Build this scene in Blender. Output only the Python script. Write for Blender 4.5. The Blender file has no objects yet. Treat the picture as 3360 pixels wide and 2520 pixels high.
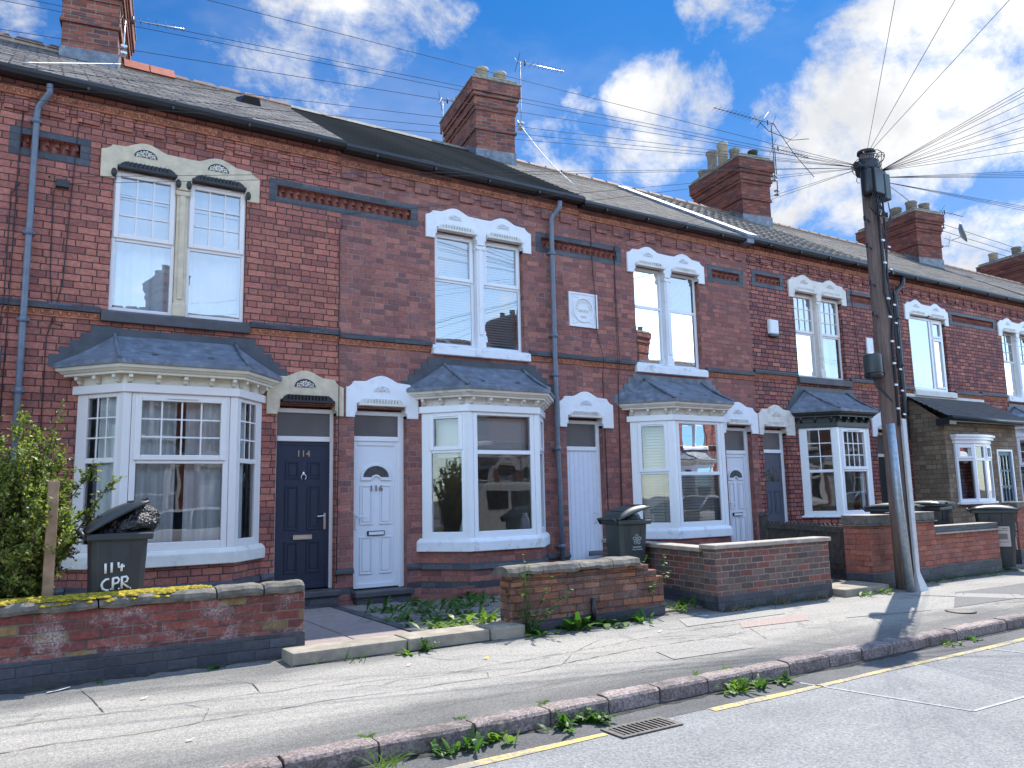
import bpy, bmesh, math, random
from mathutils import Vector, Matrix, noise as mnoise
S = bpy.context.scene
COL = S.collection
rnd = random.Random(11)
PI = math.pi

# ------------------------------------------------------------------ objects
def tag(o, label=None, cat=None, group=None, kind=None):
    if label: o['label'] = label
    if cat: o['category'] = cat
    if group: o['group'] = group
    if kind: o['kind'] = kind
    return o

def thing(name, label, cat, loc=(0, 0, 0), group=None):
    o = bpy.data.objects.new(name, None)
    o.empty_display_size = .2
    COL.objects.link(o)
    o.location = loc
    return tag(o, label, cat, group)

def wloc(o):
    v = Vector((0, 0, 0))
    while o:
        v += o.location
        o = o.parent
    return v

class MB:
    """collects shapes in world metres and links them as ONE mesh object"""
    def __init__(s):
        s.v = []; s.f = []; s.m = []; s.s = []
    def add(s, vs, fs, mi=0, sm=False):
        b = len(s.v)
        s.v += [tuple(v) for v in vs]
        for f in fs:
            s.f.append([b + i for i in f]); s.m.append(mi); s.s.append(sm)
        return s
    def box(s, x0, x1, y0, y1, z0, z1, mi=0):
        vs = [(x, y, z) for z in (z0, z1) for y in (y0, y1) for x in (x0, x1)]
        return s.add(vs, [(0, 2, 3, 1), (4, 5, 7, 6), (0, 1, 5, 4), (2, 6, 7, 3), (0, 4, 6, 2), (1, 3, 7, 5)], mi)
    def quad(s, a, b, c, d, mi=0):
        return s.add([a, b, c, d], [(0, 1, 2, 3)], mi)
    def prism(s, pts, y0, y1, mi=0, ax='y'):
        n = len(pts)
        if ax == 'y': vs = [(x, y0, z) for x, z in pts] + [(x, y1, z) for x, z in pts]
        elif ax == 'z': vs = [(x, y, y0) for x, y in pts] + [(x, y, y1) for x, y in pts]
        else: vs = [(y0, x, z) for x, z in pts] + [(y1, x, z) for x, z in pts]
        fs = [tuple(range(n)), tuple(range(2 * n - 1, n - 1, -1))]
        fs += [(i, i + n, (i + 1) % n + n, (i + 1) % n) for i in range(n)]
        return s.add(vs, fs, mi)
    def hull(s, vs, mi=0):
        bm = bmesh.new()
        for v in vs: bm.verts.new(v)
        bmesh.ops.convex_hull(bm, input=bm.verts)
        bm.verts.index_update()
        s.add([v.co[:] for v in bm.verts], [[v.index for v in f.verts] for f in bm.faces], mi)
        bm.free(); return s
    def tube(s, pts, r, n=6, mi=0, sm=True, cap=True):
        pts = [Vector(p) for p in pts]
        rs = r if isinstance(r, (list, tuple)) else [r] * len(pts)
        vs = []; fs = []
        up = None
        for i, p in enumerate(pts):
            d = (pts[min(i + 1, len(pts) - 1)] - pts[max(i - 1, 0)])
            if d.length < 1e-9: d = Vector((0, 0, 1))
            d.normalize()
            if up is None:
                up = d.orthogonal().normalized()
            up = (up - d * up.dot(d))
            if up.length < 1e-6: up = d.orthogonal()
            up.normalize()
            sd = d.cross(up)
            for k in range(n):
                a = 2 * PI * k / n
                vs.append(p + (up * math.cos(a) + sd * math.sin(a)) * rs[i])
        for i in range(len(pts) - 1):
            for k in range(n):
                fs.append((i * n + k, i * n + (k + 1) % n, (i + 1) * n + (k + 1) % n, (i + 1) * n + k))
        s.add(vs, fs, mi, sm)
        if cap:
            s.add(vs[:n], [tuple(range(n - 1, -1, -1))], mi)
            s.add(vs[-n:], [tuple(range(n))], mi)
        return s
    def lathe(s, c, prof, n=16, mi=0, sm=True, capb=True, capt=True):
        c = Vector(c); vs = []; fs = []
        for r, z in prof:
            for k in range(n):
                a = 2 * PI * k / n
                vs.append((c.x + r * math.cos(a), c.y + r * math.sin(a), c.z + z))
        for i in range(len(prof) - 1):
            for k in range(n):
                fs.append((i * n + k, i * n + (k + 1) % n, (i + 1) * n + (k + 1) % n, (i + 1) * n + k))
        s.add(vs, fs, mi, sm)
        if capb: s.add(vs[:n], [tuple(range(n - 1, -1, -1))], mi)
        if capt: s.add(vs[-n:], [tuple(range(n))], mi)
        return s
    def ball(s, c, rx, ry=None, rz=None, n=8, m=5, mi=0, half=False):
        ry = ry or rx; rz = rz or rx
        vs = []; fs = []
        for i in range(m + 1):
            t = PI * i / m * (.5 if half else 1)
            for k in range(n):
                a = 2 * PI * k / n
                vs.append((c[0] + rx * math.sin(t) * math.cos(a), c[1] + ry * math.sin(t) * math.sin(a), c[2] + rz * math.cos(t)))
        for i in range(m):
            for k in range(n):
                fs.append((i * n + k, (i + 1) * n + k, (i + 1) * n + (k + 1) % n, i * n + (k + 1) % n))
        return s.add(vs, fs, mi, True)
    def ring(s, x0, x1, z0, z1, w, y0, y1, mi=0, wb=None):
        wb = w if wb is None else wb
        s.box(x0, x0 + w, y0, y1, z0, z1, mi); s.box(x1 - w, x1, y0, y1, z0, z1, mi)
        s.box(x0 + w, x1 - w, y0 + .0004, y1, z0, z0 + wb, mi); s.box(x0 + w, x1 - w, y0 + .0004, y1, z1 - w, z1, mi)
        return s
    def build(s, name, mats, parent=None, xf=None, bevel=0, seg=1, smooth=None, recalc=True, jit=0):
        if not isinstance(mats, (list, tuple)): mats = [mats]
        me = bpy.data.meshes.new(name)
        bm = bmesh.new()
        vs = [bm.verts.new(v) for v in s.v]
        for f, mi, sm in zip(s.f, s.m, s.s):
            try: fc = bm.faces.new([vs[i] for i in f])
            except ValueError: continue
            fc.material_index = mi; fc.smooth = sm if smooth is None else smooth
        bmesh.ops.remove_doubles(bm, verts=bm.verts, dist=1e-5)
        if recalc: bmesh.ops.recalc_face_normals(bm, faces=bm.faces)
        if bevel:
            es = [e for e in bm.edges if len(e.link_faces) == 2 and e.calc_face_angle(0) > .5]
            bmesh.ops.bevel(bm, geom=es, offset=bevel, offset_type='OFFSET', segments=seg, profile=.6, affect='EDGES', clamp_overlap=True)
        if jit:
            for v in bm.verts:
                v.co += Vector(mnoise.noise_vector(v.co * 7.3)) * jit
        uvl = bm.loops.layers.uv.new('m')
        for f in bm.faces:
            n = f.normal
            if abs(n.z) > .985:
                t = Vector((1, 0, 0)); b = Vector((0, 1, 0))
            else:
                t = Vector((-n.y, n.x, 0)).normalized()
                b = n.cross(t)
                if t.x < -1e-4 or (abs(t.x) < 1e-4 and t.y < 0): t = -t
                if b.z < 0: b = -b
            for l in f.loops:
                l[uvl].uv = (l.vert.co.dot(t), l.vert.co.dot(b))
        if xf is not None: bm.transform(xf)
        if parent is not None:
            off = wloc(parent)
            bm.transform(Matrix.Translation(-off))
        bm.to_mesh(me); bm.free()
        for m in mats: me.materials.append(m)
        o = bpy.data.objects.new(name, me)
        COL.objects.link(o)
        if parent is not None: o.parent = parent
        return o

def struct(mb, name, mats, **k):
    return tag(mb.build(name, mats, **k), kind='structure')

def kids(o): return [c for c in o.children]
def copy_tree(o, parent=None):
    c = o.copy(); COL.objects.link(c)
    if parent is not None: c.parent = parent
    for ch in kids(o): copy_tree(ch, c)
    return c

FONT = None
def text_mesh(txt, size, depth=.004, spacing=1.0, bold=0):
    cu = bpy.data.curves.new('lettering', 'FONT')
    cu.body = txt; cu.size = size; cu.extrude = depth; cu.align_x = 'CENTER'; cu.align_y = 'CENTER'
    cu.space_character = spacing; cu.offset = bold; cu.resolution_u = 3
    o = bpy.data.objects.new('lettering', cu)
    COL.objects.link(o)
    dg = bpy.context.evaluated_depsgraph_get(); dg.update()
    me = bpy.data.meshes.new_from_object(o.evaluated_get(dg))
    vs = [v.co.copy() for v in me.vertices]; fs = [list(p.vertices) for p in me.polygons]
    bpy.data.objects.remove(o); bpy.data.curves.remove(cu); bpy.data.meshes.remove(me)
    return vs, fs
def add_text(mb, txt, size, xf, depth=.004, spacing=1.0, bold=0, mi=0):
    vs, fs = text_mesh(txt, size, depth, spacing, bold)
    return mb.add([xf @ v for v in vs], fs, mi)
def face_y(x, y, z, rz=0):           # text standing upright, read from -Y
    return Matrix.Translation((x, y, z)) @ Matrix.Rotation(rz, 4, 'Z') @ Matrix.Rotation(PI / 2, 4, 'X')

# ---------------------------------------------------------------- materials
class NT:
    def __init__(s, name):
        s.mat = bpy.data.materials.new(name); s.mat.use_nodes = True
        s.t = s.mat.node_tree; s.t.nodes.clear()
        s.out = s.t.nodes.new('ShaderNodeOutputMaterial')
    def n(s, typ, **kw):
        nd = s.t.nodes.new('ShaderNode' + typ)
        for k, v in kw.items(): setattr(nd, k, v)
        return nd
    def put(s, sock, v):
        if v is None: return
        if hasattr(v, 'links'): s.t.links.new(v, sock)
        else: sock.default_value = v
    def math(s, op, a, b=None, c=None, clamp=False):
        nd = s.n('Math', operation=op); nd.use_clamp = clamp
        s.put(nd.inputs[0], a); s.put(nd.inputs[1], b); s.put(nd.inputs[2], c)
        return nd.outputs[0]
    def vmath(s, op, a, b=None, sc=None):
        nd = s.n('VectorMath', operation=op)
        s.put(nd.inputs[0], a); s.put(nd.inputs[1], b)
        if sc is not None: s.put(nd.inputs['Scale'], sc)
        return nd.outputs[1] if op in ('DOT_PRODUCT', 'LENGTH', 'DISTANCE') else nd.outputs[0]
    def mix(s, f, a, b, mode='MIX'):
        nd = s.n('Mix', data_type='RGBA', blend_type=mode)
        s.put(nd.inputs[0], f); s.put(nd.inputs[6], a); s.put(nd.inputs[7], b)
        return nd.outputs[2]
    def ramp(s, f, stops, interp='LINEAR'):
        nd = s.n('ValToRGB'); cr = nd.color_ramp; cr.interpolation = interp
        while len(cr.elements) < len(stops): cr.elements.new(.5)
        for e, (p, c) in zip(cr.elements, stops):
            e.position = p; e.color = c if len(c) == 4 else (*c, 1)
        s.put(nd.inputs[0], f); return nd.outputs[0]
    def mr(s, v, a, b, c=0., d=1., smooth=True):
        nd = s.n('MapRange'); nd.interpolation_type = 'SMOOTHSTEP' if smooth else 'LINEAR'; nd.clamp = True
        for i, x in enumerate((v, a, b, c, d)): s.put(nd.inputs[i], x)
        return nd.outputs[0]
    def noise(s, vec, scale, det=3, rough=.55, dist=0):
        nd = s.n('TexNoise'); s.put(nd.inputs['Vector'], vec)
        nd.inputs['Scale'].default_value = scale; nd.inputs['Detail'].default_value = det
        nd.inputs['Roughness'].default_value = rough; nd.inputs['Distortion'].default_value = dist
        return nd
    def white(s, vec):
        nd = s.n('TexWhiteNoise', noise_dimensions='3D'); s.put(nd.inputs['Vector'], vec); return nd
    def sep(s, v):
        nd = s.n('SeparateXYZ'); s.put(nd.inputs[0], v); return nd.outputs
    def comb(s, x, y, z=0.):
        nd = s.n('CombineXYZ'); s.put(nd.inputs[0], x); s.put(nd.inputs[1], y); s.put(nd.inputs[2], z); return nd.outputs[0]
    def uv(s): return s.n('UVMap', uv_map='m').outputs[0]
    def obj(s): return s.n('TexCoord').outputs['Object']
    def pos(s): return s.n('NewGeometry').outputs['Position']
    def bump(s, h, strength=.5, dist=.01):
        nd = s.n('Bump'); nd.inputs['Strength'].default_value = strength; nd.inputs['Distance'].default_value = dist
        s.put(nd.inputs['Height'], h); return nd.outputs[0]
    def pbsdf(s, col, rough=.6, normal=None, metal=0., spec=.5, **kw):
        nd = s.n('BsdfPrincipled')
        s.put(nd.inputs['Base Color'], col if hasattr(col, 'links') else (*col[:3], 1))
        s.put(nd.inputs['Roughness'], rough); s.put(nd.inputs['Metallic'], metal)
        nd.inputs['Specular IOR Level'].default_value = spec
        if normal is not None: s.put(nd.inputs['Normal'], normal)
        for k, v in kw.items(): s.put(nd.inputs[k.replace('_', ' ')], v)
        return nd.outputs[0]
    def done(s, sh):
        s.t.links.new(sh, s.out.inputs['Surface']); return s.mat

def c3(*c): return (*c, 1)
def mul(c, k): return tuple(x * k for x in c)

def plain(name, col, rough=.55, metal=0., spec=.5, var=.12, vs=9., bs=60., bst=.15, bd=.003, dirt=None, dscale=3., damt=.5, **kw):
    m = NT(name); p = m.pos()
    n1 = m.noise(p, vs, 4).outputs[0]
    col_ = m.mix(m.mr(n1, .3, .7, 0, 1), c3(*mul(col, 1 - var)), c3(*mul(col, 1 + var)))
    if dirt:
        n2 = m.noise(p, dscale, 5, .65).outputs[0]
        col_ = m.mix(m.math('MULTIPLY', m.mr(n2, .52, .72), damt), col_, c3(*dirt))
    nb = m.noise(p, bs, 3).outputs[0]
    return m.done(m.pbsdf(col_, rough, m.bump(nb, bst, bd), metal, spec, **kw))

def brick(name, cols, mortar, L=.358, H=.085, j=.011, flemish=True, bloom=0, bloomc=(.5, .42, .4), soot=.25, sootc=(.06, .035, .03), rough=.88, depth=.006, ss=1.3, mj=.35, spec=.3, seed=0.):
    m = NT(name); uv = m.uv()
    wob = m.noise(uv, 9., 2)
    wv = m.vmath('SCALE', m.vmath('SUBTRACT', wob.outputs['Color'], (.5, .5, .5)), sc=.016)
    uvw = m.vmath('ADD', uv, wv)
    x, y, _ = m.sep(uvw)
    yr = m.math('DIVIDE', y, H)
    row = m.math('FLOOR', yr); fy = m.math('FRACT', yr)
    off = m.math('MULTIPLY', m.math('FLOORED_MODULO', row, 2.), .5)
    jr = m.math('MULTIPLY', m.math('SUBTRACT', m.white(m.comb(row, seed, 3.1)).outputs[0], .5), .16)
    u = m.math('ADD', m.math('ADD', m.math('DIVIDE', x, L), off), jr)
    k = m.math('FLOOR', u); f = m.math('FRACT', u)
    dx = m.math('MINIMUM', f, m.math('SUBTRACT', 1., f))
    bid = k
    if flemish:
        dx = m.math('MINIMUM', dx, m.math('ABSOLUTE', m.math('SUBTRACT', f, .655)))
        bid = m.math('ADD', m.math('MULTIPLY', k, 2.), m.math('GREATER_THAN', f, .655))
    dx = m.math('MULTIPLY', dx, L)
    dy = m.math('MULTIPLY', m.math('MINIMUM', fy, m.math('SUBTRACT', 1., fy)), H)
    d = m.math('MINIMUM', dx, dy)
    fine = m.noise(uv, 55., 3, .6).outputs[0]
    d2 = m.math('ADD', d, m.math('MULTIPLY', m.math('SUBTRACT', fine, .5), .006))
    face = m.mr(d2, j * .5 - .0012, j * .5 + .0022)
    wn = m.white(m.comb(bid, row, seed))
    n = len(cols)
    bc = m.ramp(wn.outputs[0], [(i / n, c) for i, c in enumerate(cols)], 'CONSTANT')
    hv = m.math('ADD', .82, m.math('MULTIPLY', m.white(m.comb(row, bid, seed + 5.)).outputs[0], .36))
    bc = m.mix(1., bc, m.comb(hv, hv, hv), 'MULTIPLY')
    mot = m.mr(m.noise(uv, 24., 4, .7).outputs[0], .35, .7, .78, 1.15)
    bc = m.mix(1., bc, m.comb(mot, mot, mot), 'MULTIPLY')
    mc = m.mix(m.mr(m.noise(uv, 3.1, 3).outputs[0], .35, .65), c3(*mortar), c3(*mul(mortar, mj)))
    col = m.mix(face, mc, bc)
    big = m.noise(m.vmath('ADD', uv, (seed * 3.7, 1.3, 0)), ss, 5, .62).outputs[0]
    col = m.mix(m.math('MULTIPLY', m.mr(big, .48, .75), soot), col, c3(*sootc))
    if bloom:
        b2 = m.noise(m.vmath('ADD', uv, (3.3, 7.7, 0)), 3.2, 6, .72).outputs[0]
        b3 = m.math('MULTIPLY', m.mr(b2, .46, .66), m.mr(fine, .32, .62))
        col = m.mix(m.math('MULTIPLY', b3, bloom), col, c3(*bloomc))
    h = m.math('ADD', m.math('MULTIPLY', face, 1.), m.math('MULTIPLY', fine, .35))
    return m.done(m.pbsdf(col, rough, m.bump(h, .8, depth), 0., spec))

def tiles(name, cols, W, Hh, jc=(.02, .02, .022), j=.006, rough=.7, spec=.4, lich=None, lamt=.5, offs=.5, bd=.006, mott=.3):
    m = NT(name); uv = m.uv()
    x, y, _ = m.sep(uv)
    row = m.math('FLOOR', m.math('DIVIDE', y, Hh)); fy = m.math('FRACT', m.math('DIVIDE', y, Hh))
    u = m.math('ADD', m.math('DIVIDE', x, W), m.math('MULTIPLY', m.math('FLOORED_MODULO', row, 2.), offs))
    k = m.math('FLOOR', u); f = m.math('FRACT', u)
    dx = m.math('MULTIPLY', m.math('MINIMUM', f, m.math('SUBTRACT', 1., f)), W)
    dy = m.math('MULTIPLY', fy, Hh)
    fine = m.noise(uv, 45., 4, .65).outputs[0]
    d = m.math('ADD', m.math('MINIMUM', dx, dy), m.math('MULTIPLY', m.math('SUBTRACT', fine, .5), .006))
    face = m.mr(d, j * .4, j)
    wn = m.white(m.comb(k, row, 1.7))
    n = len(cols)
    bc = m.ramp(wn.outputs[0], [(i / max(n - 1, 1), c) for i, c in enumerate(cols)])
    mt = m.mr(fine, .3, .7, 1 - mott, 1 + mott)
    bc = m.mix(1., bc, m.comb(mt, mt, mt), 'MULTIPLY')
    col = m.mix(face, c3(*jc), bc)
    if lich:
        l1 = m.noise(uv, 6.5, 5, .7).outputs[0]
        col = m.mix(m.math('MULTIPLY', m.mr(l1, .60, .70), lamt), col, c3(*lich))
    tilt = m.math('MULTIPLY', m.white(m.comb(row, k, 9.)).outputs[0], .35)
    h = m.math('ADD', m.math('ADD', face, tilt), m.math('MULTIPLY', fine, .3))
    return m.done(m.pbsdf(col, rough, m.bump(h, .7, bd), 0., spec))

def glass(name, base=.08, k=1.4, tint=(.86, .9, .9), wav=.02, ws=1.7):
    m = NT(name)
    nz = m.noise(m.pos(), ws, 1).outputs[0]
    nm = m.bump(nz, wav * 10, .02)
    fr = m.n('Fresnel'); fr.inputs[0].default_value = 1.5
    fac = m.math('ADD', m.math('MULTIPLY', fr.outputs[0], k), base, clamp=True)
    tr = m.n('BsdfTransparent'); tr.inputs[0].default_value = c3(*tint)
    gl = m.n('BsdfGlossy'); gl.inputs['Roughness'].default_value = .004; gl.inputs[0].default_value = c3(.95, .97, 1.)
    m.t.links.new(nm, gl.inputs['Normal'])
    mx = m.n('MixShader'); m.put(mx.inputs[0], fac)
    m.t.links.new(tr.outputs[0], mx.inputs[1]); m.t.links.new(gl.outputs[0], mx.inputs[2])
    return m.done(mx.outputs[0])

def leafm(name, a, b, trans=.45, rough=.45):
    m = NT(name)
    r = m.n('ObjectInfo').outputs['Random']
    isl = m.n('NewGeometry').outputs['Random Per Island']
    col = m.mix(isl, c3(*a), c3(*b))
    p = m.pbsdf(col, rough, None, 0., .4)
    t = m.n('BsdfTranslucent'); m.put(t.inputs[0], m.mix(1., col, c3(1.0, 1.25, .5), 'MULTIPLY'))
    mx = m.n('MixShader'); mx.inputs[0].default_value = trans
    m.t.links.new(p, mx.inputs[1]); m.t.links.new(t.outputs[0], mx.inputs[2])
    return m.done(mx.outputs[0])

def soft(l, k=1.52, g=.10): return [tuple(k * (c * (1 - g) + g * sum(x) / 3) for c in x) for x in l]
REDS = [(.235, .075, .058), (.27, .09, .066), (.205, .066, .056), (.25, .08, .06), (.17, .058, .054), (.30, .105, .07), (.22, .072, .06), (.14, .055, .056)]
REDS2 = [(.21, .075, .06), (.235, .085, .066), (.19, .068, .058), (.22, .08, .064), (.16, .062, .058), (.25, .095, .07), (.2, .075, .063), (.15, .065, .062)]
REDS3 = [(.27, .088, .066), (.31, .105, .072), (.24, .078, .06), (.29, .095, .066), (.21, .07, .058)]
REDS, REDS2, REDS3 = soft(REDS), soft(REDS2, 1.56, .10), soft(REDS3)
M = {}
M['brick_dark_joint'] = brick('weathered red brick, dark joints', REDS3, (.07, .05, .045), mj=.8, soot=.3, seed=1.)
M['brick_pale_joint'] = brick('red brick, pale joints', REDS2, (.30, .23, .20), mj=.5, soot=.22, j=.009, seed=2.)
M['brick_fine_joint'] = brick('red brick, fine pink joints', REDS2, (.22, .14, .12), mj=.6, soot=.25, j=.009, seed=3.)
M['brick_black_joint'] = brick('red brick, black joints', REDS, (.03, .022, .022), mj=.9, j=.016, soot=.2, seed=4.)
M['brick_chimney'] = brick('chimney brick', [(.25, .08, .06), (.21, .07, .055), (.29, .095, .065), (.15, .06, .06)], (.25, .2, .165), L=.238, H=.085, flemish=False, j=.014, soot=.5, ss=1.6, seed=5.)
M['brick_chimney_dark'] = brick('sooty chimney brick', [(.22, .072, .055), (.19, .064, .052), (.25, .08, .058), (.14, .055, .05)], (.12, .075, .06), L=.238, H=.085, flemish=False, j=.012, soot=.55, ss=1.5, seed=6.)
M['blue_brick'] = brick('blue engineering brick', [(.055, .062, .078), (.07, .077, .092), (.042, .048, .062), (.062, .06, .072)], (.07, .065, .065), L=.25, H=.085, flemish=False, j=.008, soot=.2, sootc=(.02, .02, .022), rough=.55, depth=.004, spec=.5, seed=7.)
M['wall_old'] = brick('old garden wall brick', [(.235, .068, .055), (.20, .058, .05), (.27, .085, .062), (.17, .055, .05), (.23, .075, .062), (.165, .06, .055), (.22, .062, .05), (.25, .16, .07)], (.20, .15, .125), L=.24, H=.083, flemish=False, j=.013, bloom=1., bloomc=(.42, .33, .31), soot=.3, seed=8., depth=.012)
M['wall_mixed'] = brick('mixed old brick', [(.26, .10, .06), (.20, .085, .06), (.30, .12, .07), (.17, .09, .07), (.34, .14, .075), (.15, .075, .06)], (.11, .085, .07), L=.225, H=.08, flemish=False, j=.013, bloom=.35, bloomc=(.36, .31, .27), soot=.4, seed=9., depth=.012)
M['wall_brown'] = brick('brown mottled brick', [(.17, .10, .085), (.2, .085, .07), (.14, .10, .09), (.24, .09, .07), (.12, .085, .08), (.19, .125, .10), (.16, .12, .10)], (.34, .27, .22), L=.22, H=.078, flemish=False, j=.011, mj=.7, soot=.2, seed=10.)
M['wall_orange'] = brick('orange red brick', [(.34, .11, .075), (.38, .13, .085), (.30, .10, .07), (.36, .12, .08)], (.2, .12, .10), L=.225, H=.078, flemish=False, j=.010, bloom=.2, bloomc=(.5, .4, .38), soot=.2, seed=11.)
M['cladding'] = brick('brown stone cladding', [(.23, .17, .115), (.27, .2, .14), (.2, .145, .10), (.25, .185, .13), (.29, .22, .15)], (.12, .085, .06), L=.42, H=.105, flemish=True, j=.008, soot=.3, sootc=(.12, .085, .06), seed=12.)
M['terracotta'] = plain('red terracotta moulding', (.42, .16, .09), .8, var=.25, vs=14, dirt=(.08, .045, .035), dscale=5., damt=.6)
M['dent_brick'] = plain('projecting red brick', (.25, .085, .062), .88, var=.3, vs=6, bs=70, bst=.4, dirt=(.1, .05, .045), dscale=4., damt=.5)
M['white'] = plain('white paint', (.76, .77, .80), .5, var=.03, vs=3, bst=.15, bs=30, dirt=(.50, .47, .43), dscale=9., damt=.25)
M['upvc'] = plain('white plastic frame', (.78, .79, .82), .28, var=.01, bst=0.)
M['upvc_warm'] = plain('warm white plastic frame', (.74, .69, .67), .35, var=.015, bst=0.)
M['cream'] = plain('cream painted timber', (.70, .65, .54), .5, var=.06, vs=4, dirt=(.4, .35, .28), dscale=8., damt=.35)
M['cream_dirty'] = plain('aged white masonry paint', (.70, .66, .60), .7, var=.06, vs=5, dirt=(.36, .32, .27), dscale=4., damt=.6)
M['white_worn'] = plain('white paint wearing off', (.74, .75, .78), .55, var=.03, dirt=(.36, .33, .31), dscale=5., damt=.7)
M['sandstone'] = plain('pale sandstone', (.60, .50, .36), .85, var=.1, vs=10, bs=90, bst=.3, dirt=(.50, .41, .29), dscale=14., damt=.6)
M['blackpaint'] = plain('black paint', (.018, .017, .017), .45, var=.2)
M['green_black'] = plain('dark green black paint', (.022, .03, .032), .4, var=.2)
M['slate_sill'] = plain('dark stone sill', (.065, .062, .068), .6, var=.2, vs=5, bs=40, bst=.2, dirt=(.13, .12, .11), dscale=3.)
M['lead'] = plain('weathered lead', (.125, .145, .18), .5, spec=.5, var=.3, vs=6, bs=11, bst=.6, bd=.015, dirt=(.30, .32, .36), dscale=7., damt=.65)
M['lead_dark'] = plain('dark lead', (.055, .062, .075), .5, var=.2, vs=5, bs=14, bst=.3, bd=.008)
M['gutter'] = plain('black gutter', (.012, .013, .015), .35, var=.1)
M['pipe_grey'] = plain('blue grey painted pipe', (.13, .155, .20), .4, var=.12, dirt=(.1, .09, .09), dscale=6., damt=.4)
M['slate'] = tiles('grey slates', [(.09, .082, .082), (.15, .138, .132), (.065, .06, .064), (.12, .11, .11), (.2, .185, .172), (.10, .092, .094)], .28, .205, jc=(.012, .011, .012), j=.016, lich=(.26, .24, .19), lamt=.5, rough=.88, spec=.15, mott=.45, bd=.012)
M['slate_light'] = tiles('pale weathered slates', [(.105, .097, .09), (.15, .138, .125), (.08, .074, .07), (.17, .155, .14), (.125, .113, .103)], .28, .205, jc=(.016, .015, .014), j=.016, lich=(.24, .21, .15), lamt=.5, mott=.4, bd=.012, rough=.9, spec=.12)
M['conc_tile'] = tiles('dark concrete tiles', [(.06, .057, .056), (.08, .075, .072), (.048, .046, .046)], .33, .2, lich=(.07, .075, .05), lamt=.4, j=.004)
M['pantile'] = tiles('brown pantiles', [(.10, .082, .07), (.13, .105, .085), (.08, .068, .06)], .25, .27, lich=(.19, .17, .12), lamt=.6, offs=0., j=.004)
M['porch_tile'] = tiles('dark brown porch tiles', [(.07, .06, .055), (.09, .075, .066), (.055, .05, .048)], .2, .12, lich=(.07, .09, .05), lamt=.5)
M['ridge_tile'] = plain('dark red ridge tile', (.125, .06, .046), .8, var=.3, dirt=(.05, .04, .036), dscale=6.)
M['ridge_red'] = plain('new red ridge tile', (.36, .09, .05), .75, var=.12)
M['ridge_mortar'] = plain('ridge mortar', (.33, .25, .2), .9, var=.15)
M['pot_buff'] = plain('buff chimney pot', (.36, .30, .22), .8, var=.15, dirt=(.16, .13, .1), dscale=9.)
M['pot_grey'] = plain('grey stained chimney pot', (.22, .19, .16), .85, var=.2, dirt=(.08, .07, .06), dscale=8.)
M['pot_orange'] = plain('orange chimney pot', (.40, .22, .12), .8, var=.15)
M['cap_stone'] = plain('chimney cap mortar', (.19, .175, .15), .9, var=.3, dirt=(.08, .075, .06), dscale=7.)
M['glass_up'] = glass('window glass upstairs', .24, 1.4, (.80, .85, .88), .004, 2.0)
M['glass_dn'] = glass('window glass downstairs', .05, 1.1, (.93, .95, .95), .006, 2.2)
M['glass_frost'] = plain('frosted fanlight', (.11, .098, .098), .3, spec=.6, var=.15, vs=2.5, bs=120, bst=.2)
M['glass_dark'] = plain('dark obscured glass', (.055, .058, .062), .22, spec=.7, var=.3, vs=20, bs=70, bst=.4)
M['curtain'] = plain('white voile curtain', (.80, .83, .85), .9, var=.03)
M['blind_white'] = plain('white slatted blind', (.74, .74, .75), .5, var=.02)
M['blind_grey'] = plain('grey slatted blind', (.5, .49, .47), .5, var=.05)
M['blind_blue'] = plain('pale roller blind', (.45, .62, .75), .8, var=.02)
M['interior'] = plain('room plaster', (.72, .70, .66), .9, var=.1)
M['navy'] = plain('navy blue door', (.014, .024, .05), .35, var=.06, bst=.03)
M['door_white'] = plain('white door', (.72, .74, .79), .35, var=.01, bst=.02)
M['door_grey'] = plain('slate grey door', (.075, .083, .115), .5, var=.08)
M['door_blue'] = plain('blue grey painted door', (.05, .11, .17), .45, var=.1)
M['gate_white'] = plain('white painted boards', (.68, .71, .80), .5, var=.03)
M['chrome'] = plain('chrome', (.7, .7, .72), .12, metal=1., var=.02, bst=0.)
M['bronze'] = plain('bronze numerals', (.42, .3, .22), .4, metal=.6, var=.1)
M['black_plastic'] = plain('black plastic', (.014, .015, .016), .35, var=.1)
M['steel'] = plain('galvanised steel', (.34, .38, .42), .45, metal=.6, var=.15, vs=20)
M['white_metal'] = plain('white painted trunking', (.55, .56, .57), .5, var=.06, dirt=(.35, .33, .3), dscale=8.)
M['alu'] = plain('aluminium', (.5, .5, .52), .35, metal=.9, var=.05)
M['dark_metal'] = plain('dark metal', (.05, .05, .055), .5, metal=.5, var=.1)
M['cable'] = plain('black cable', (.02, .02, .024), .6, var=.1)
M['cable_white'] = plain('white cable', (.6, .6, .58), .5, var=.05)
M['bin'] = plain('dark grey bin plastic', (.028, .033, .037), .42, var=.12, vs=4, bs=200, bst=.1, dirt=(.06, .062, .06), dscale=2.5, damt=.35)
M['bin_green'] = plain('grey green bin plastic', (.04, .05, .048), .45, var=.12, vs=4, dirt=(.09, .095, .09), dscale=2.5, damt=.4)
M['bag'] = plain('black refuse sack', (.012, .011, .013), .24, spec=.6, var=.1, bs=22, bst=1., bd=.05)
M['paint_mark'] = plain('white brushed paint', (.72, .70, .64), .7, var=.08)
M['logo'] = plain('pale print', (.45, .5, .5), .6, var=.03)
M['paper'] = plain('paper notice', (.55, .47, .42), .8, var=.06)
M['print_grey'] = plain('grey print', (.22, .18, .17), .8)
M['fence'] = plain('dark weathered fence wood', (.075, .06, .05), .85, var=.3, vs=12, bs=40, bst=.4, dirt=(.12, .10, .085), dscale=5.)
M['stake'] = plain('bare timber stake', (.30, .19, .115), .8, var=.2, vs=12)
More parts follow.
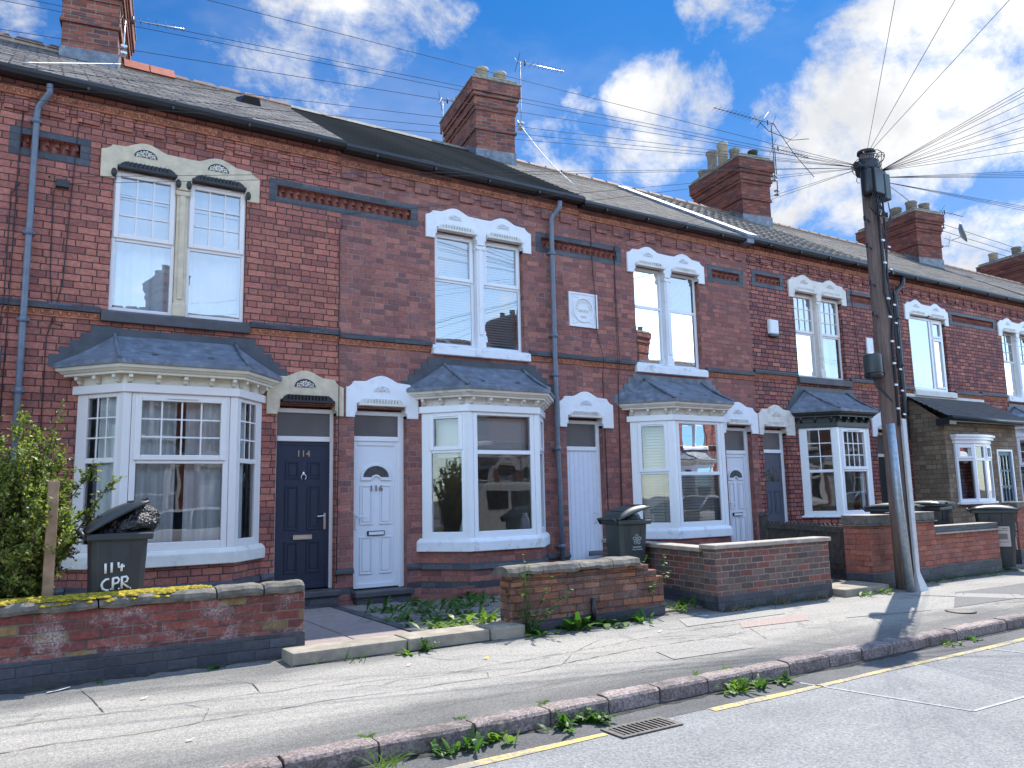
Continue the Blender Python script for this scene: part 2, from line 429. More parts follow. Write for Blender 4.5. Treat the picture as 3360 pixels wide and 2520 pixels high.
M['concrete'] = plain('pale concrete', (.29, .25, .195), .9, var=.2, vs=6, bs=80, bst=.4, dirt=(.15, .135, .11), dscale=4.)
M['coping'] = plain('weathered coping stone', (.13, .115, .095), .9, var=.35, vs=9, bs=50, bst=.6, bd=.008, dirt=(.28, .25, .2), dscale=6., damt=.6)
M['coping_pale'] = plain('pale coping slab', (.36, .31, .26), .9, var=.15, vs=9, bs=50, bst=.4, dirt=(.2, .17, .14), dscale=6.)
M['moss'] = plain('yellow moss', (.34, .25, .012), .95, var=.5, vs=30, bs=150, bst=1., bd=.01, dirt=(.10, .085, .012), dscale=16., damt=.75)
M['leaf_bush'] = leafm('shrub leaf', (.07, .10, .025), (.36, .38, .10), .42)
M['leaf_weed'] = leafm('weed leaf', (.03, .085, .018), (.09, .19, .03), .45)
M['leaf_pale'] = leafm('pale yellow green leaf', (.10, .19, .03), (.2, .29, .05), .5)
M['leaf_dry'] = leafm('dry grass', (.16, .13, .07), (.25, .2, .11), .3)
M['flower'] = plain('yellow petals', (.7, .5, .02), .7)
M['bark'] = plain('twig bark', (.07, .05, .035), .9, var=.2)
M['gravel'] = plain('gravel', (.23, .2, .165), .95, var=.6, vs=40, bs=45, bst=1., bd=.03)
M['slab_pink'] = plain('pinkish paving slab', (.26, .205, .185), .9, var=.12, vs=14, bs=120, bst=.3, dirt=(.17, .14, .13), dscale=2.4)
M['slab_grey'] = plain('grey brown paving slab', (.2, .17, .155), .9, var=.15, vs=14, bs=120, bst=.3)
M['litter'] = plain('litter paper', (.6, .58, .52), .8)
M['tyre'] = plain('tyre rubber', (.015, .015, .015), .8)
M['manhole'] = plain('worn iron cover', (.10, .09, .085), .6, metal=.4, var=.3, vs=30, bs=60, bst=.5)
M['car_glass'] = plain('car glass', (.01, .012, .014), .03, spec=.9, bst=0.)
def carpaint(n, c): return plain(n, c, .2, var=.01, bst=0., Coat_Weight=.8)
# ---- tunables
SUN, SKY, EXPO = 2.2, .12, 1.9
CLOUD = (2.6, 2.6, 2.6)
FILLCLOUD = (6.9, 6.9, 7.1)  # raised cloud brightness out of view, fills the shaded house fronts
SKYTINT = (.036, .182, .31)
FILLSKY = (1.25, 1.42, 1.42)  # out-of-view sky brightened as fill
BLOBS = [((.265, .803, .534), 2, 9, .64), ((.206, .833, .514), 1, 6, .5), ((.326, .773, .545), 2, 7, .62), ((.37, .75, .56), 1, 5, .52), ((.19, .862, .47), 1, 6, .34), ((-.018, .876, .483), 1, 8, .44), ((.30, .80, .48), 1, 3, .3),
    ((.633, .638, .439), 2, 6.5, .72), ((.610, .668, .41), 1.5, 5.5, .68), ((.654, .593, .469), 1, 4.5, .56), ((.546, .727, .417), 1.5, 5, .68), ((.648, .56, .516), 1, 5.5, .58), ((.67, .52, .53), 1, 4.5, .54),
    ((.742, .534, .405), 2, 7, .64), ((.781, .465, .417), 4, 9, .76), ((.808, .395, .436), 5, 11, .86), ((.815, .351, .461), 6, 12, .88), ((.83, .32, .45), 6, 13, .8), ((.80, .49, .36), 3, 7, .72), ((.77, .54, .341), 2, 7, .66), ((.73, .57, .37), 2, 6, .6),
    ((.881, .406, .244), 2, 6, .78), ((.85, .47, .24), 2, 6, .66), ((.82, .51, .25), 1, 4, .5), ((.855, .39, .34), 1, 5, .42), ((.88, .42, .2), 3, 8, .85)]
# ---- ground materials
def asphalt(name, dark, light, streak, agg=150., crack=0., cs=1.1, band=False, sp=(.5, 2.6)):
    m = NT(name); uv = m.uv()
    x, y, _ = m.sep(uv)
    st = m.noise(m.comb(m.math('MULTIPLY', x, sp[0]), m.math('MULTIPLY', y, sp[1])), 1., 5, .6, .6).outputs[0]
    bl = m.noise(uv, .8, 5, .65).outputs[0]
    t = m.math('ADD', m.math('MULTIPLY', m.mr(st, .3, .7), streak), m.math('MULTIPLY', m.mr(bl, .35, .65), 1 - streak))
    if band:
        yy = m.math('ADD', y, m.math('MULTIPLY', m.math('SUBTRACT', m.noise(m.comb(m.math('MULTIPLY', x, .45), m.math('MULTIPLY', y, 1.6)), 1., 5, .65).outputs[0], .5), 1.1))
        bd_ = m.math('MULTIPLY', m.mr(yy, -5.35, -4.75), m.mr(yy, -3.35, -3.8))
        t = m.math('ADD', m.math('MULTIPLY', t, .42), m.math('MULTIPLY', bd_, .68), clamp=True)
    col = m.mix(t, c3(*dark), c3(*light))
    vo = m.n('TexVoronoi'); m.put(vo.inputs['Vector'], uv); vo.inputs['Scale'].default_value = agg
    sp_ = m.sep(vo.outputs['Color'])[0]
    a = m.mr(sp_, 0., 1., .78, 1.24, False)
    col = m.mix(1., col, m.comb(a, a, a), 'MULTIPLY')
    f2 = m.noise(uv, 38., 3, .7).outputs[0]
    b = m.mr(f2, .3, .7, .84, 1.16)
    col = m.mix(1., col, m.comb(b, b, b), 'MULTIPLY')
    h = m.math('ADD', vo.outputs['Distance'], m.math('MULTIPLY', f2, .8))
    if crack:
        wv = m.vmath('SCALE', m.vmath('SUBTRACT', m.noise(uv, 2.2, 4, .6).outputs['Color'], (.5, .5, .5)), sc=.5)
        cu = m.vmath('MULTIPLY', m.vmath('ADD', uv, wv), (.55, 1.25, 1.))
        v2 = m.n('TexVoronoi', feature='DISTANCE_TO_EDGE'); m.put(v2.inputs['Vector'], cu); v2.inputs['Scale'].default_value = cs
        ck = m.math('SUBTRACT', 1., m.mr(v2.outputs['Distance'], .004, .014))
        gate = m.mr(m.noise(uv, .9, 2).outputs[0], .42, .6)
        ck = m.math('MULTIPLY', m.math('MULTIPLY', ck, gate), crack)
        col = m.mix(ck, col, c3(.035, .032, .03))
    return m.done(m.pbsdf(col, .92, m.bump(h, .55, .006), 0., .3))

M['road'] = asphalt('worn road asphalt', (.19, .188, .187), (.25, .248, .244), .35, 75.)
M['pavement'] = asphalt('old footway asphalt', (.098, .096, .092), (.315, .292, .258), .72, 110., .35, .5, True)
M['patch_pale'] = asphalt('pale footway patch', (.27, .25, .225), (.32, .3, .27), .4, 140.)
M['patch_dark'] = asphalt('dark footway patch', (.14, .135, .13), (.175, .168, .16), .4, 140.)
M['patch_pink'] = asphalt('pink footway patch', (.32, .24, .21), (.36, .28, .24), .4, 140.)
M['seam'] = asphalt('pale sealed seam', (.36, .36, .36), (.42, .42, .42), .4, 160.)
def yellow():
    m = NT('worn yellow line paint'); uv = m.uv()
    n1 = m.noise(uv, 26., 5, .75).outputs[0]; n2 = m.noise(uv, 2.2, 3).outputs[0]
    f = m.mr(m.math('ADD', n1, m.math("MULTIPLY", n2, .5)), .64, .82)
    col = m.mix(f, c3(.60, .42, .10), c3(.24, .22, .19))
    return m.done(m.pbsdf(col, .8, m.bump(n1, .3, .003)))
M['yellow'] = yellow()
def granite():
    m = NT('pink grey granite kerb'); uv = m.pos()
    vo = m.n('TexVoronoi'); m.put(vo.inputs['Vector'], uv); vo.inputs['Scale'].default_value = 70.
    a = m.sep(vo.outputs['Color'])[0]
    col = m.ramp(a, [(0, (.15, .115, .105)), (.5, (.26, .2, .182)), (1, (.36, .295, .27))])
    isl = m.n('NewGeometry').outputs['Random Per Island']
    k = m.mr(isl, 0, 1, .8, 1.15, False)
    col = m.mix(1., col, m.comb(k, k, k), 'MULTIPLY')
    n = m.noise(uv, 5., 5, .65).outputs[0]
    col = m.mix(m.math('MULTIPLY', m.mr(n, .46, .68), .75), col, c3(.06, .05, .045))
    h = m.noise(uv, 30., 4, .7).outputs[0]
    return m.done(m.pbsdf(col, .85, m.bump(h, .8, .012)))
M['granite'] = granite()
def polewood():
    m = NT('weathered pole wood'); p = m.pos(); x, y, z = m.sep(p)
    g = m.noise(m.comb(m.math('MULTIPLY', x, 26.), m.math('MULTIPLY', y, 26.), m.math('MULTIPLY', z, 1.1)), 1.6, 5, .65, 1.).outputs[0]
    col = m.ramp(g, [(.25, (.09, .064, .056)), (.5, (.18, .125, .105)), (.75, (.30, .22, .185))])
    return m.done(m.pbsdf(col, .85, m.bump(g, .9, .015)))
M['pole'] = polewood()

# ------------------------------------------------------------ house pieces
def arc(cx, cz, rx, rz, a0, a1, n):
    return [(cx + rx * math.cos(a0 + (a1 - a0) * i / n), cz + rz * math.sin(a0 + (a1 - a0) * i / n)) for i in range(n + 1)]

def bump_top(u, pk, half, zb, h):       # little ogee arch on top of a lintel (left to right)
    pts = []
    for i in range(15):
        t = -1 + 2 * i / 14
        pts.append((u + t * half, zb + h * (math.cos(t * PI) * .5 + .5) ** .62))
    return pts

def shoulder(u0, u1, zt, z0, d):          # concave step at a lintel end
    return [(u0, zt - d), (u0 + .012, zt - d), (u0 + (u1 - u0) * .45, zt - d * .82), (u0 + (u1 - u0) * .8, zt - d * .45), (u1, zt)]

def carving(mb, x, z, y, w, h, plate, rel):
    if plate is not None:
        mb.prism(arc(x, z, w, h, 0, PI, 14), y - .004, y + .01, plate)
    for k in range(7):
        a = PI * (k + .5) / 7 * 2
        mb.ball((x + .036 * math.cos(a) * (w / .13), y - .008, z + h * .42 + .03 * math.sin(a)), .017, .014, .017, 6, 4, rel)
    mb.ball((x, y - .01, z + h * .42), .014, .014, .014, 6, 4, rel)
    for sg in (-1, 1):
        pts = []
        for i in range(15):
            a = i / 14 * 3.6 * PI / 1.6
            r = w * .24 * (1 - i / 18)
            pts.append((x + sg * (w * .60 - r * math.cos(a) * 1.1), y - .006, z + h * .26 + r * math.sin(a) * .75))
        mb.tube(pts, .007, 5, rel)
        mb.tube([(x + sg * w * (.2 + .11 * i), y - .006, z + .012 + .012 * math.sin(i * 2.)) for i in range(7)], .007, 5, rel)
        mb.ball((x + sg * w * .42, y - .006, z + h * .62), .012, .01, .012, 5, 3, rel)

def hood(mb, x0, x1, z, y, n, mi=0):      # dentilled ledge over an opening
    mb.box(x0, x1, y - .055, y + .05, z, z + .034, mi)
    mb.prism([(x0, z + .034), (x1, z + .034), (x1 - .03, z + .075), (x1 - .075, z + .105), (x0 + .075, z + .105), (x0 + .03, z + .075)], y - .012, y + .02, mi)
    w = (x1 - x0 - .16)
    for i in range(n):
        a = x0 + .08 + w * (i + .2) / n
        mb.prism([(a, z + .034), (a + w / n * .55, z + .034), (a + w / n * .45, z + .10), (a + w / n * .1, z + .10)], y - .045, y - .012, mi)

def window(h, name, x0, x1, z0, z1, y, fm, gm, zt=None, grid=None, vent=False, top_open=True, fw=.05, gy=.018):
    """casement in an XZ plane facing -Y: frame > pane, glazing_bars, trickle_vent"""
    mb = MB()
    mb.ring(x0, x1, z0, z1, fw, y, y + .07)
    lights = []
    if zt:
        mb.box(x0 + fw, x1 - fw, y + .0004, y + .07, zt - .03, zt + .03)
        a0, a1, b0, b1 = x0 + fw, x1 - fw, zt + .03, z1 - fw
        if top_open:
            mb.ring(a0 - .028, a1 + .028, b0 - .022, b1 + .02, .06, y - .02, y + .03)
            a0 += .032; a1 -= .032; b0 += .038; b1 -= .04
        lights.append((a0, a1, b0, b1, True))
        lights.append((x0 + fw, x1 - fw, z0 + fw, zt - .03, False))
    else:
        lights.append((x0 + fw, x1 - fw, z0 + fw, z1 - fw, True))
    w = mb.build(name, fm, h, bevel=.006)
    for a0, a1, b0, b1, top in lights:
        MB().quad((a0, y + gy, b0), (a1, y + gy, b0), (a1, y + gy, b1), (a0, y + gy, b1)).build('pane', gm, w)
        if grid and top:
            g = MB(); nx, nz = grid
            for i in range(1, nx): g.box(a0 + (a1 - a0) * i / nx - .009, a0 + (a1 - a0) * i / nx + .009, y + .004, y + .016, b0, b1)
            for i in range(1, nz): g.box(a0, a1, y + .0045, y + .0155, b0 + (b1 - b0) * i / nz - .009, b0 + (b1 - b0) * i / nz + .009)
            g.build('glazing_bars', fm, w)
    if vent:
        MB().box((x0 + x1) / 2 - .16, (x0 + x1) / 2 + .16, y - .034, y - .018, z1 - .045, z1 - .025).build('trickle_vent', fm, w, bevel=.004)
    return w

def double_lintel(h, xl, z0, lm, carve_plate, hm, w=1.92, open_mull=True, mull=True, sill_z=None, mm=None, carve_rel=None):
    k = w / 1.92
    P = [(0, 0), (0, .36)] + shoulder(0, .12, .435, 0, .075)[1:]
    P += bump_top(.50, 0, .24, .44, .085) + [(1.0, .432)] + bump_top(1.38, 0, .24, .435, .083)
    P += [(1.92 - u, z) for u, z in reversed(shoulder(0, .12, .425, 0, .08))] + [(1.92, 0)]
    up = .185
    def op(a, b):   # opening from right (b) to left (a) with shouldered corners
        return [(b, 0), (b, .055), (b - .012, .075), (b - .03, .085), (b - .03, up), (a + .03, up), (a + .03, .085), (a + .012, .075), (a, .055), (a, 0)]
    P += (op(1.03, 1.765) + op(.157, .89)) if open_mull else op(.157, 1.765)
    pts = [(xl + u * k, z0 + z) for u, z in P]
    MB().prism(pts, -.034, .13).build('lintel', lm, h, bevel=.006)
    for u in (.50, 1.38):
        c = MB(); carving(c, xl + u * k, z0 + .335, -.034, .135, .105, 0 if carve_plate else None, 1 if carve_plate else 0)
        c.build('carving', [carve_plate, carve_rel] if carve_plate else [lm], h)
    hb = MB()
    for a, b in ((.195, .872), (1.068, 1.735)): hood(hb, xl + a * k, xl + b * k, z0 + .135, -.034, 11)
    if hm is M['blackpaint']:
        for a, b in ((.150, .895), (1.023, 1.773)):
            for u in (a, b): hb.ball((xl + u, -.035, z0 + .075), .035, .03, .06, 8, 6)
    hb.build('hood_moulding', hm, h, bevel=.003)
    if mull:
        m = MB()
        m.box(xl + .892 * k, xl + 1.028 * k, -.004, .14, sill_z, z0 + .002)
        m.box(xl + .925 * k, xl + .995 * k, -.022, 0, sill_z + .22, z0 - .06)
        m.prism([(xl + .885, z0 - .075), (xl + 1.035, z0 - .075), (xl + 1.06, z0 - .01), (xl + .86, z0 - .01)], -.03, .12)
        m.box(xl + .88, xl + 1.04, -.016, .12, sill_z, sill_z + .17)
        m.build('mullion', mm or lm, h, bevel=.008)

def single_lintel(h, xa, xb, z0, oa, ob, lm, carve_plate, hm, carve_rel=None):
    c = (xa + xb) / 2; W = xb - xa
    P = [(xa, z0), (xa, z0 + .43)] + [(xa + u, z0 + z) for u, z in shoulder(0, .11, .51, 0, .09)][1:]
    P += [(u, z) for u, z in bump_top(c - .02, 0, .25, z0 + .515, .09)]
    P += [(xb - u, z0 + z) for u, z in reversed(shoulder(0, .13, .50, 0, .10))] + [(xb, z0)]
    up = .20
    P += [(ob, z0), (ob, z0 + .05), (ob - .012, z0 + .07), (ob - .03, z0 + .08), (ob - .03, z0 + up), (oa + .03, z0 + up), (oa + .03, z0 + .08), (oa + .012, z0 + .07), (oa, z0 + .05), (oa, z0)]
    MB().prism(P, -.034, .13).build('lintel', lm, h, bevel=.006)
    cv = MB(); carving(cv, c - .02, z0 + .375, -.034, .145, .115, 0 if carve_plate else None, 1 if carve_plate else 0)
    cv.build('carving', [carve_plate, carve_rel] if carve_plate else [lm], h)
    hb = MB(); hood(hb, oa + .05, ob - .05, z0 + .165, -.034, 12)
    hb.build('hood_moulding', hm, h, bevel=.003)

# ---- canted bay
class Bay:
    def __init__(s, c, hw=1.085, hf=.615, d=.55):
        s.c, s.hw, s.hf, s.d = c, hw, hf, d
        s.ln = math.hypot(hw - hf, d)
    def path(s, o):
        sx = s.hw - s.hf; d = s.d
        xw = s.hw + o * s.ln / d
        xf = s.hw + o * s.ln / d - (d + o) * sx / d
        return [(s.c - xw, 0.012), (s.c - xf, -(d + o)), (s.c + xf, -(d + o)), (s.c + xw, 0.012)]
    def sweep(s, mb, prof, mi=0):         # closed profile [(o, z)]
        n = len(prof)
        cols = [s.path(o) for o, z in prof]
        vs = []
        for i in range(4):
            for (o, z), cl in zip(prof, cols): vs.append((cl[i][0], cl[i][1], z))
        fs = [(i * n + k, i * n + (k + 1) % n, (i + 1) * n + (k + 1) % n, (i + 1) * n + k) for i in range(3) for k in range(n)]
        fs += [tuple(range(n)), tuple(range(4 * n - 1, 3 * n - 1, -1))]
        return mb.add(vs, fs, mi)

def bay(h, B, z_sill, z_top, wallm, fm, gm, cornm, leadm, sillm, zt, zts, grid=None, gsides=None, open_front=True, open_sides=False, dzr=0, flash=M['lead_dark'], base0=.12, dark=False, brackets=True, thin_sill=False, roof_top=None, vents=True, plinth=True):
    zs = z_sill
    b = MB(); B.sweep(b, [(0, base0), (0, zs - .185 if not thin_sill else zs - .04), (-.2, zs - .185 if not thin_sill else zs - .04), (-.2, base0)])
    b.build('bay_wall', wallm, h)
    if plinth:
        p = MB()
        B.sweep(p, [(.035, .60), (.004, .685), (-.1, .685), (-.1, .60)]); B.sweep(p, [(.004, .345), (.004, .43), (-.1, .43), (-.1, .345)])
        p.build('plinth', M['blue_brick'], h)
    s = MB()
    if thin_sill: B.sweep(s, [(.05, zs - .04), (.05, zs - .01), (0, zs + .005), (-.2, zs + .005), (-.2, zs - .04)])
    else: B.sweep(s, [(.055, zs - .185), (.055, zs - .05), (.02, zs + .002), (-.2, zs + .002), (-.2, zs - .185)])
    s.build('window_sill', sillm, h, bevel=.008)
    zf = z_top            # underside of the fascia board
    # the window itself
    w = MB()
    mid = B.path(-.035)
    sides = []
    for i in range(3):
        a = Vector((*mid[i], 0)); c = Vector((*mid[i + 1], 0))
        sides.append((a, c))
    for i in (0, 1, 2, 3):
        a = B.path(-.035)[i]
        if i in (1, 2):
            w.hull([(x, y, z) for z in (zs, zf) for x, y in (B.path(.012)[i], B.path(-.09)[i], (B.path(.0)[i][0] + (.075 if i == 1 else -.075), B.path(0.)[i][1]), (B.path(.0)[i][0] + (-.05 if i == 1 else .05), B.path(0.)[i][1] + .062), (B.path(-.07)[i][0] + (.05 if i == 1 else -.05), B.path(-.07)[i][1]), (B.path(-.07)[i][0] - (.03 if i == 1 else -.03), B.path(-.07)[i][1] + .05))])
    frames = []
    for i, (a, c) in enumerate(sides):
        L = (c - a).length
        u = (c - a).normalized(); n = Vector((u.y, -u.x, 0))
        if n.y > 0: n = -n
        m0 = {0: .11, 1: .085, 2: .055}[i]; m1 = {0: .055, 1: .085, 2: .11}[i]
        def P(du, dn, z, a=a, u=u, n=n): q = a + u * du + n * dn; return (q.x, q.y, z)
        def bar(u0, u1, z0, z1, d0=-.03, d1=.035, mb=w, P=P):
            vs = [P(uu, dd, zz) for zz in (z0, z1) for dd in (d0, d1) for uu in (u0, u1)]
            mb.add(vs, [(0, 2, 3, 1), (4, 5, 7, 6), (0, 1, 5, 4), (2, 6, 7, 3), (0, 4, 6, 2), (1, 3, 7, 5)])
        f0, f1 = m0, L - m1
        bar(0 if i == 0 else f0 - .02, f0 + .045, zs, zf); bar(f1 - .045, L if i == 2 else f1 + .02, zs, zf)
        bar(f0 + .045, f1 - .045, zs, zs + .09, -.03, .034); bar(f0 + .045, f1 - .045, zf - .05, zf, -.03, .034)
        zz = zt if i == 1 else zts
        bar(f0 + .045, f1 - .045, zz - .03, zz + .03, -.03, .034)
        up = [f0 + .045, f1 - .045, zz + .03, zf - .05]
        if (i == 1 and open_front) or (i != 1 and open_sides):
            e = .028
            bar(up[0] - e, up[0] + .04, up[2] - .02, up[3] + .02, .0, .055); bar(up[1] - .04, up[1] + e, up[2] - .02, up[3] + .02, .0, .055)
            bar(up[0] + .04, up[1] - .04, up[2] - .02, up[2] + .042, .0, .054); bar(up[0] + .04, up[1] - .04, up[3] - .042, up[3] + .02, .0, .054)
            up = [up[0] + .04, up[1] - .04, up[2] + .042, up[3] - .042]
        frames.append((i, P, up, [f0 + .045, f1 - .045, zs + .09, zz - .03], bar))
    win = w.build('bay_window', fm, h, bevel=.006)
    for i, P, up, lo, bar in frames:
        for q in (up, lo):
            MB().quad(P(q[0], .006, q[2]), P(q[1], .006, q[2]), P(q[1], .006, q[3]), P(q[0], .006, q[3])).build('pane', gm, win)
        g = grid if i == 1 else gsides
        if g:
            gb = MB(); nx, nz = g
            for k in range(1, nx): uu = up[0] + (up[1] - up[0]) * k / nx; bar(uu - .009, uu + .009, up[2], up[3], .010, .022, gb)
            for k in range(1, nz): zz = up[2] + (up[3] - up[2]) * k / nz; bar(up[0], up[1], zz - .009, zz + .009, .0105, .0215, gb)
            gb.build('glazing_bars', fm, win)
        if vents and ((i == 1 and open_front) or (i == 0 and open_sides)):
            vb = MB(); md = (up[0] + up[1]) / 2; bar(md - .17, md + .17, up[3] + .028, up[3] + .05, .055, .07, vb); vb.build('trickle_vent', fm, win, bevel=.004)
    # fascia board, frieze, brackets, cornice
    f = MB(); B.sweep(f, [(.035, zf), (.035, zf + .1), (-.15, zf + .1), (-.15, zf)]); f.build('fascia_board', cornm if dark else fm, h, bevel=.006)
    f = MB()
    B.sweep(f, [(-.01, zf + .1), (-.01, zf + .205), (-.15, zf + .205), (-.15, zf + .1)])
    for k, (o0, o1, za, zb) in enumerate(((.11, .11, .205, .235), (.125, .155, .235, .265), (.17, .185, .265, .305))):
        B.sweep(f, [(o0, zf + za), (o1, zf + zb), (-.1, zf + zb), (-.1, zf + za)])
    cor = f.build('cornice', cornm, h, bevel=.004)
    if brackets:
        for i, (a, c) in enumerate(zip(B.path(-.01)[:3], B.path(-.01)[1:])):
            a = Vector((*a, 0)); c = Vector((*c, 0)); L = (c - a).length; u = (c - a).normalized(); n = Vector((u.y, -u.x, 0))
            if n.y > 0: n = -n
            for t in ((.10, .47, .88), (.035, .275, .515, .755, .965), (.12, .53, .90))[i]:
                o = a + u * (L * t)
                bk = MB(); vs = []
                for s_ in (-.022, .022):
                    for dn, z in ((0, .205), (.10, .205), (.105, .165), (.06, .15), (.05, .125), (.0, .105)):
                        q = o + u * s_ + n * dn; vs.append((q.x, q.y, zf + z))
                bk.add(vs, [(0, 1, 2, 3, 4, 5), (11, 10, 9, 8, 7, 6)] + [(k, (k + 1) % 6, (k + 1) % 6 + 6, k + 6) for k in range(6)])
                bk.build('bracket', cornm, cor, bevel=.003)
    # lead roof
    e0, e1 = zf + .305, zf + .355
    rt = roof_top or 3.655
    r = MB(); pe = B.path(.205); lo = [Vector((x, y, e0)) for x, y in pe]; hi = [Vector((x, y, e1)) for x, y in pe]
    tl, tr = Vector((B.c - .705, .02, rt)), Vector((B.c + .705, .02, rt))
    N = 8
    def patch(a, b, c, d, sag=.0):      # a-b bottom, d-c top
        vs = []; fs = []
        for j in range(N + 1):
            for i in range(N + 1):
                p = a.lerp(b, i / N).lerp(d.lerp(c, i / N), j / N)
                s_ = math.sin(PI * j / N) * sag
                vs.append(p + Vector((0, s_ * .6, -s_)))
        for j in range(N):
            for i in range(N): fs.append((j * (N + 1) + i, j * (N + 1) + i + 1, (j + 1) * (N + 1) + i + 1, (j + 1) * (N + 1) + i))
        r.add(vs, fs, 0, True)
    patch(hi[1], hi[2], tr, tl, .03); patch(hi[0], hi[1], tl, tl, .02); patch(hi[2], hi[3], tr, tr, .02)
    for i in range(3): r.quad(lo[i], lo[i + 1], hi[i + 1], hi[i])
    pl = [Vector((x, y, e0)) for x, y in B.path(-.1)]
    for i in range(3): r.quad(lo[i], lo[i + 1], pl[i + 1], pl[i])
    for p, q in ((hi[1], tl), (hi[2], tr)):
        r.tube([p.lerp(q, t / 6) + Vector((0, .0, .012 - math.sin(PI * t / 6) * .025)) for t in range(7)], .022, 6)
    for t in (.28, .72):
        q = lo[1].lerp(lo[2], t).lerp(tl.lerp(tr, t), .35); r.lathe((q.x, q.y, q.z - .01), [(.035, 0), (.035, .03), (.02, .036)], 10)
    ro = r.build('bay_roof', leadm, h)
    fl = MB()
    hw = abs(pe[0][0] - B.c)
    for sg in (-1, 1):
        n = 5
        for k in range(n):
            xa = hw + .03 - (hw - .83) * k / n; z0 = e0 + .02 + (rt - e0) * k / n
            x0, x1 = sorted((B.c + sg * xa, B.c + sg * .62))
            fl.box(x0, x1, -.008 - .0012 * k, .004, z0, z0 + (rt - e0) / n + .055)
    fl.box(B.c - .86, B.c + .86, -.016, .004, rt - .05, rt + .062)
    fl.build('flashing', flash, ro)
    return win

def panel_recess(mb, x0, x1, z0, z1):      # dog-tooth bricks in a recessed panel
    mid = (z0 + z1) / 2
    n = max(1, round((x1 - x0) / .118))
    for rw, (a, b) in enumerate(((mid + .004, z1), (z0, mid - .004))):
        for i in range(n):
            xa = x0 + (x1 - x0) * i / n; w = (x1 - x0) / n
            p = (xa + w * (.78 if rw == 0 else .3), .012)
            mb.add([(xa, .085, a), (xa + w, .085, a), (p[0], p[1], a), (xa, .085, b), (xa + w, .085, b), (p[0], p[1] + (.045 if rw == 0 else 0), b)],
                   [(0, 1, 2), (3, 5, 4), (0, 2, 5, 3), (2, 1, 4, 5), (0, 3, 4, 1)])

def egg_row(mb, x0, x1, z0, z1, y, step=.083):
    mb.box(x0, x1, y, .02, z0, z1)
    mb.box(x0, x1, y - .012, y, z1 - .014, z1); mb.box(x0, x1, y - .006, y, z0, z0 + .01)
    n = int((x1 - x0) / step); zc = (z0 + z1) / 2
    for i in range(n):
        c = x0 + (i + .5) * (x1 - x0) / n
        hh = (z1 - z0) * .36
        mb.ball((c, y, zc + .004), .022, .024, hh, 6, 4)
        for sg in (-1, 1):
            mb.tube([(c + sg * .03, y - .004, zc + hh), (c + sg * .031, y - .008, zc), (c + sg * .018, y - .004, zc - hh)], .006, 4, cap=False)

SK = .11                                   # roofs follow the party walls, which run slightly askew
RY, RZ = 4.4, 9.38
def roof(h, xa, xb, kind, ez=0., ridge='hog', name='roof'):
    y0, z0 = -.20, 6.685 + ez
    sl = math.hypot(RY - y0, RZ - z0); dy, dz = (RY - y0) / sl, (RZ - z0) / sl
    nrm = Vector((0, -dz, dy))
    def X(x, s): return x + SK * (y0 + dy * s) if True else x
    mt = M[{'slate': 'slate', 'light': 'slate_light', 'conc': 'conc_tile', 'pan': 'pantile'}[kind]]
    g = {'slate': .205, 'light': .205, 'conc': .2, 'pan': .27}[kind]
    t = {'slate': .006, 'light': .006, 'conc': .02, 'pan': .022}[kind]
    mb = MB(); nr = int(sl / g) + 1
    nx = int((xb - xa) / .0625) if kind == 'pan' else 12
    for i in range(nr):
        s0 = i * g; s1 = min(sl, (i + 1) * g + .02)
        if s0 >= sl: break
        vs = []
        for lvl, (s, up) in enumerate(((s0, 0), (s0, t), (s1, .002))):
            for k in range(nx + 1):
                f = k / nx
                p = Vector((X(xa, s) * (1 - f) + X(xb, s) * f, y0 + dy * s, z0 + dz * s))
                u = up
                if kind == 'pan': u = up + .018 * (1 - abs(math.sin(PI * 2 * (p.x) / .25 / 2)) ** .7)
                else: u = up + .004 * mnoise.noise((p.x * 2.1, s * 2., i * 1.7)) * (1 if lvl else 0)
                vs.append(p + nrm * u)
        w = nx + 1; fs = []
        for lv in (0, 1):
            for k in range(nx): fs.append((lv * w + k, lv * w + k + 1, (lv + 1) * w + k + 1, (lv + 1) * w + k))
        mb.add(vs, fs, 0, kind == 'pan')
    mb.quad((X(xa, sl), RY, RZ), (X(xb, sl), RY, RZ), (X(xb, sl) + .5, RY * 2 + .2, z0), (X(xa, sl) + .5, RY * 2 + .2, z0))
    ro = mb.build(name, mt, h)
    x0, x1 = X(xa, sl), X(xb, sl)
    r = MB()
    if ridge == 'hog':
        b = MB(); b.box(x0, x1, RY - .15, RY + .15, RZ - .11, RZ + .0); b.build('ridge_mortar', M['ridge_mortar'], ro)
        n = max(1, round((x1 - x0) / .46)); st = (x1 - x0) / n
        for i in range(n):
            a = x0 + i * st + .012; e = a + st - .024
            r.hull([(a, RY - .17, RZ - .03), (e, RY - .17, RZ - .03), (a, RY + .17, RZ - .03), (e, RY + .17, RZ - .03), (a + .05, RY - .03, RZ + .1), (e - .05, RY - .03, RZ + .1), (a + .05, RY + .03, RZ + .1), (e - .05, RY + .03, RZ + .1)])
        r.build('ridge_tiles', M['ridge_tile'], ro)
    else:
        r.hull([(x, RY + a, RZ + b) for x in (x0, x1) for a, b in ((-.16, -.05), (.16, -.05), (-.05, .06), (.05, .06))])
        r.build('ridge_tiles', M['lead' if ridge == 'lead' else 'cap_stone'], ro)
    return ro

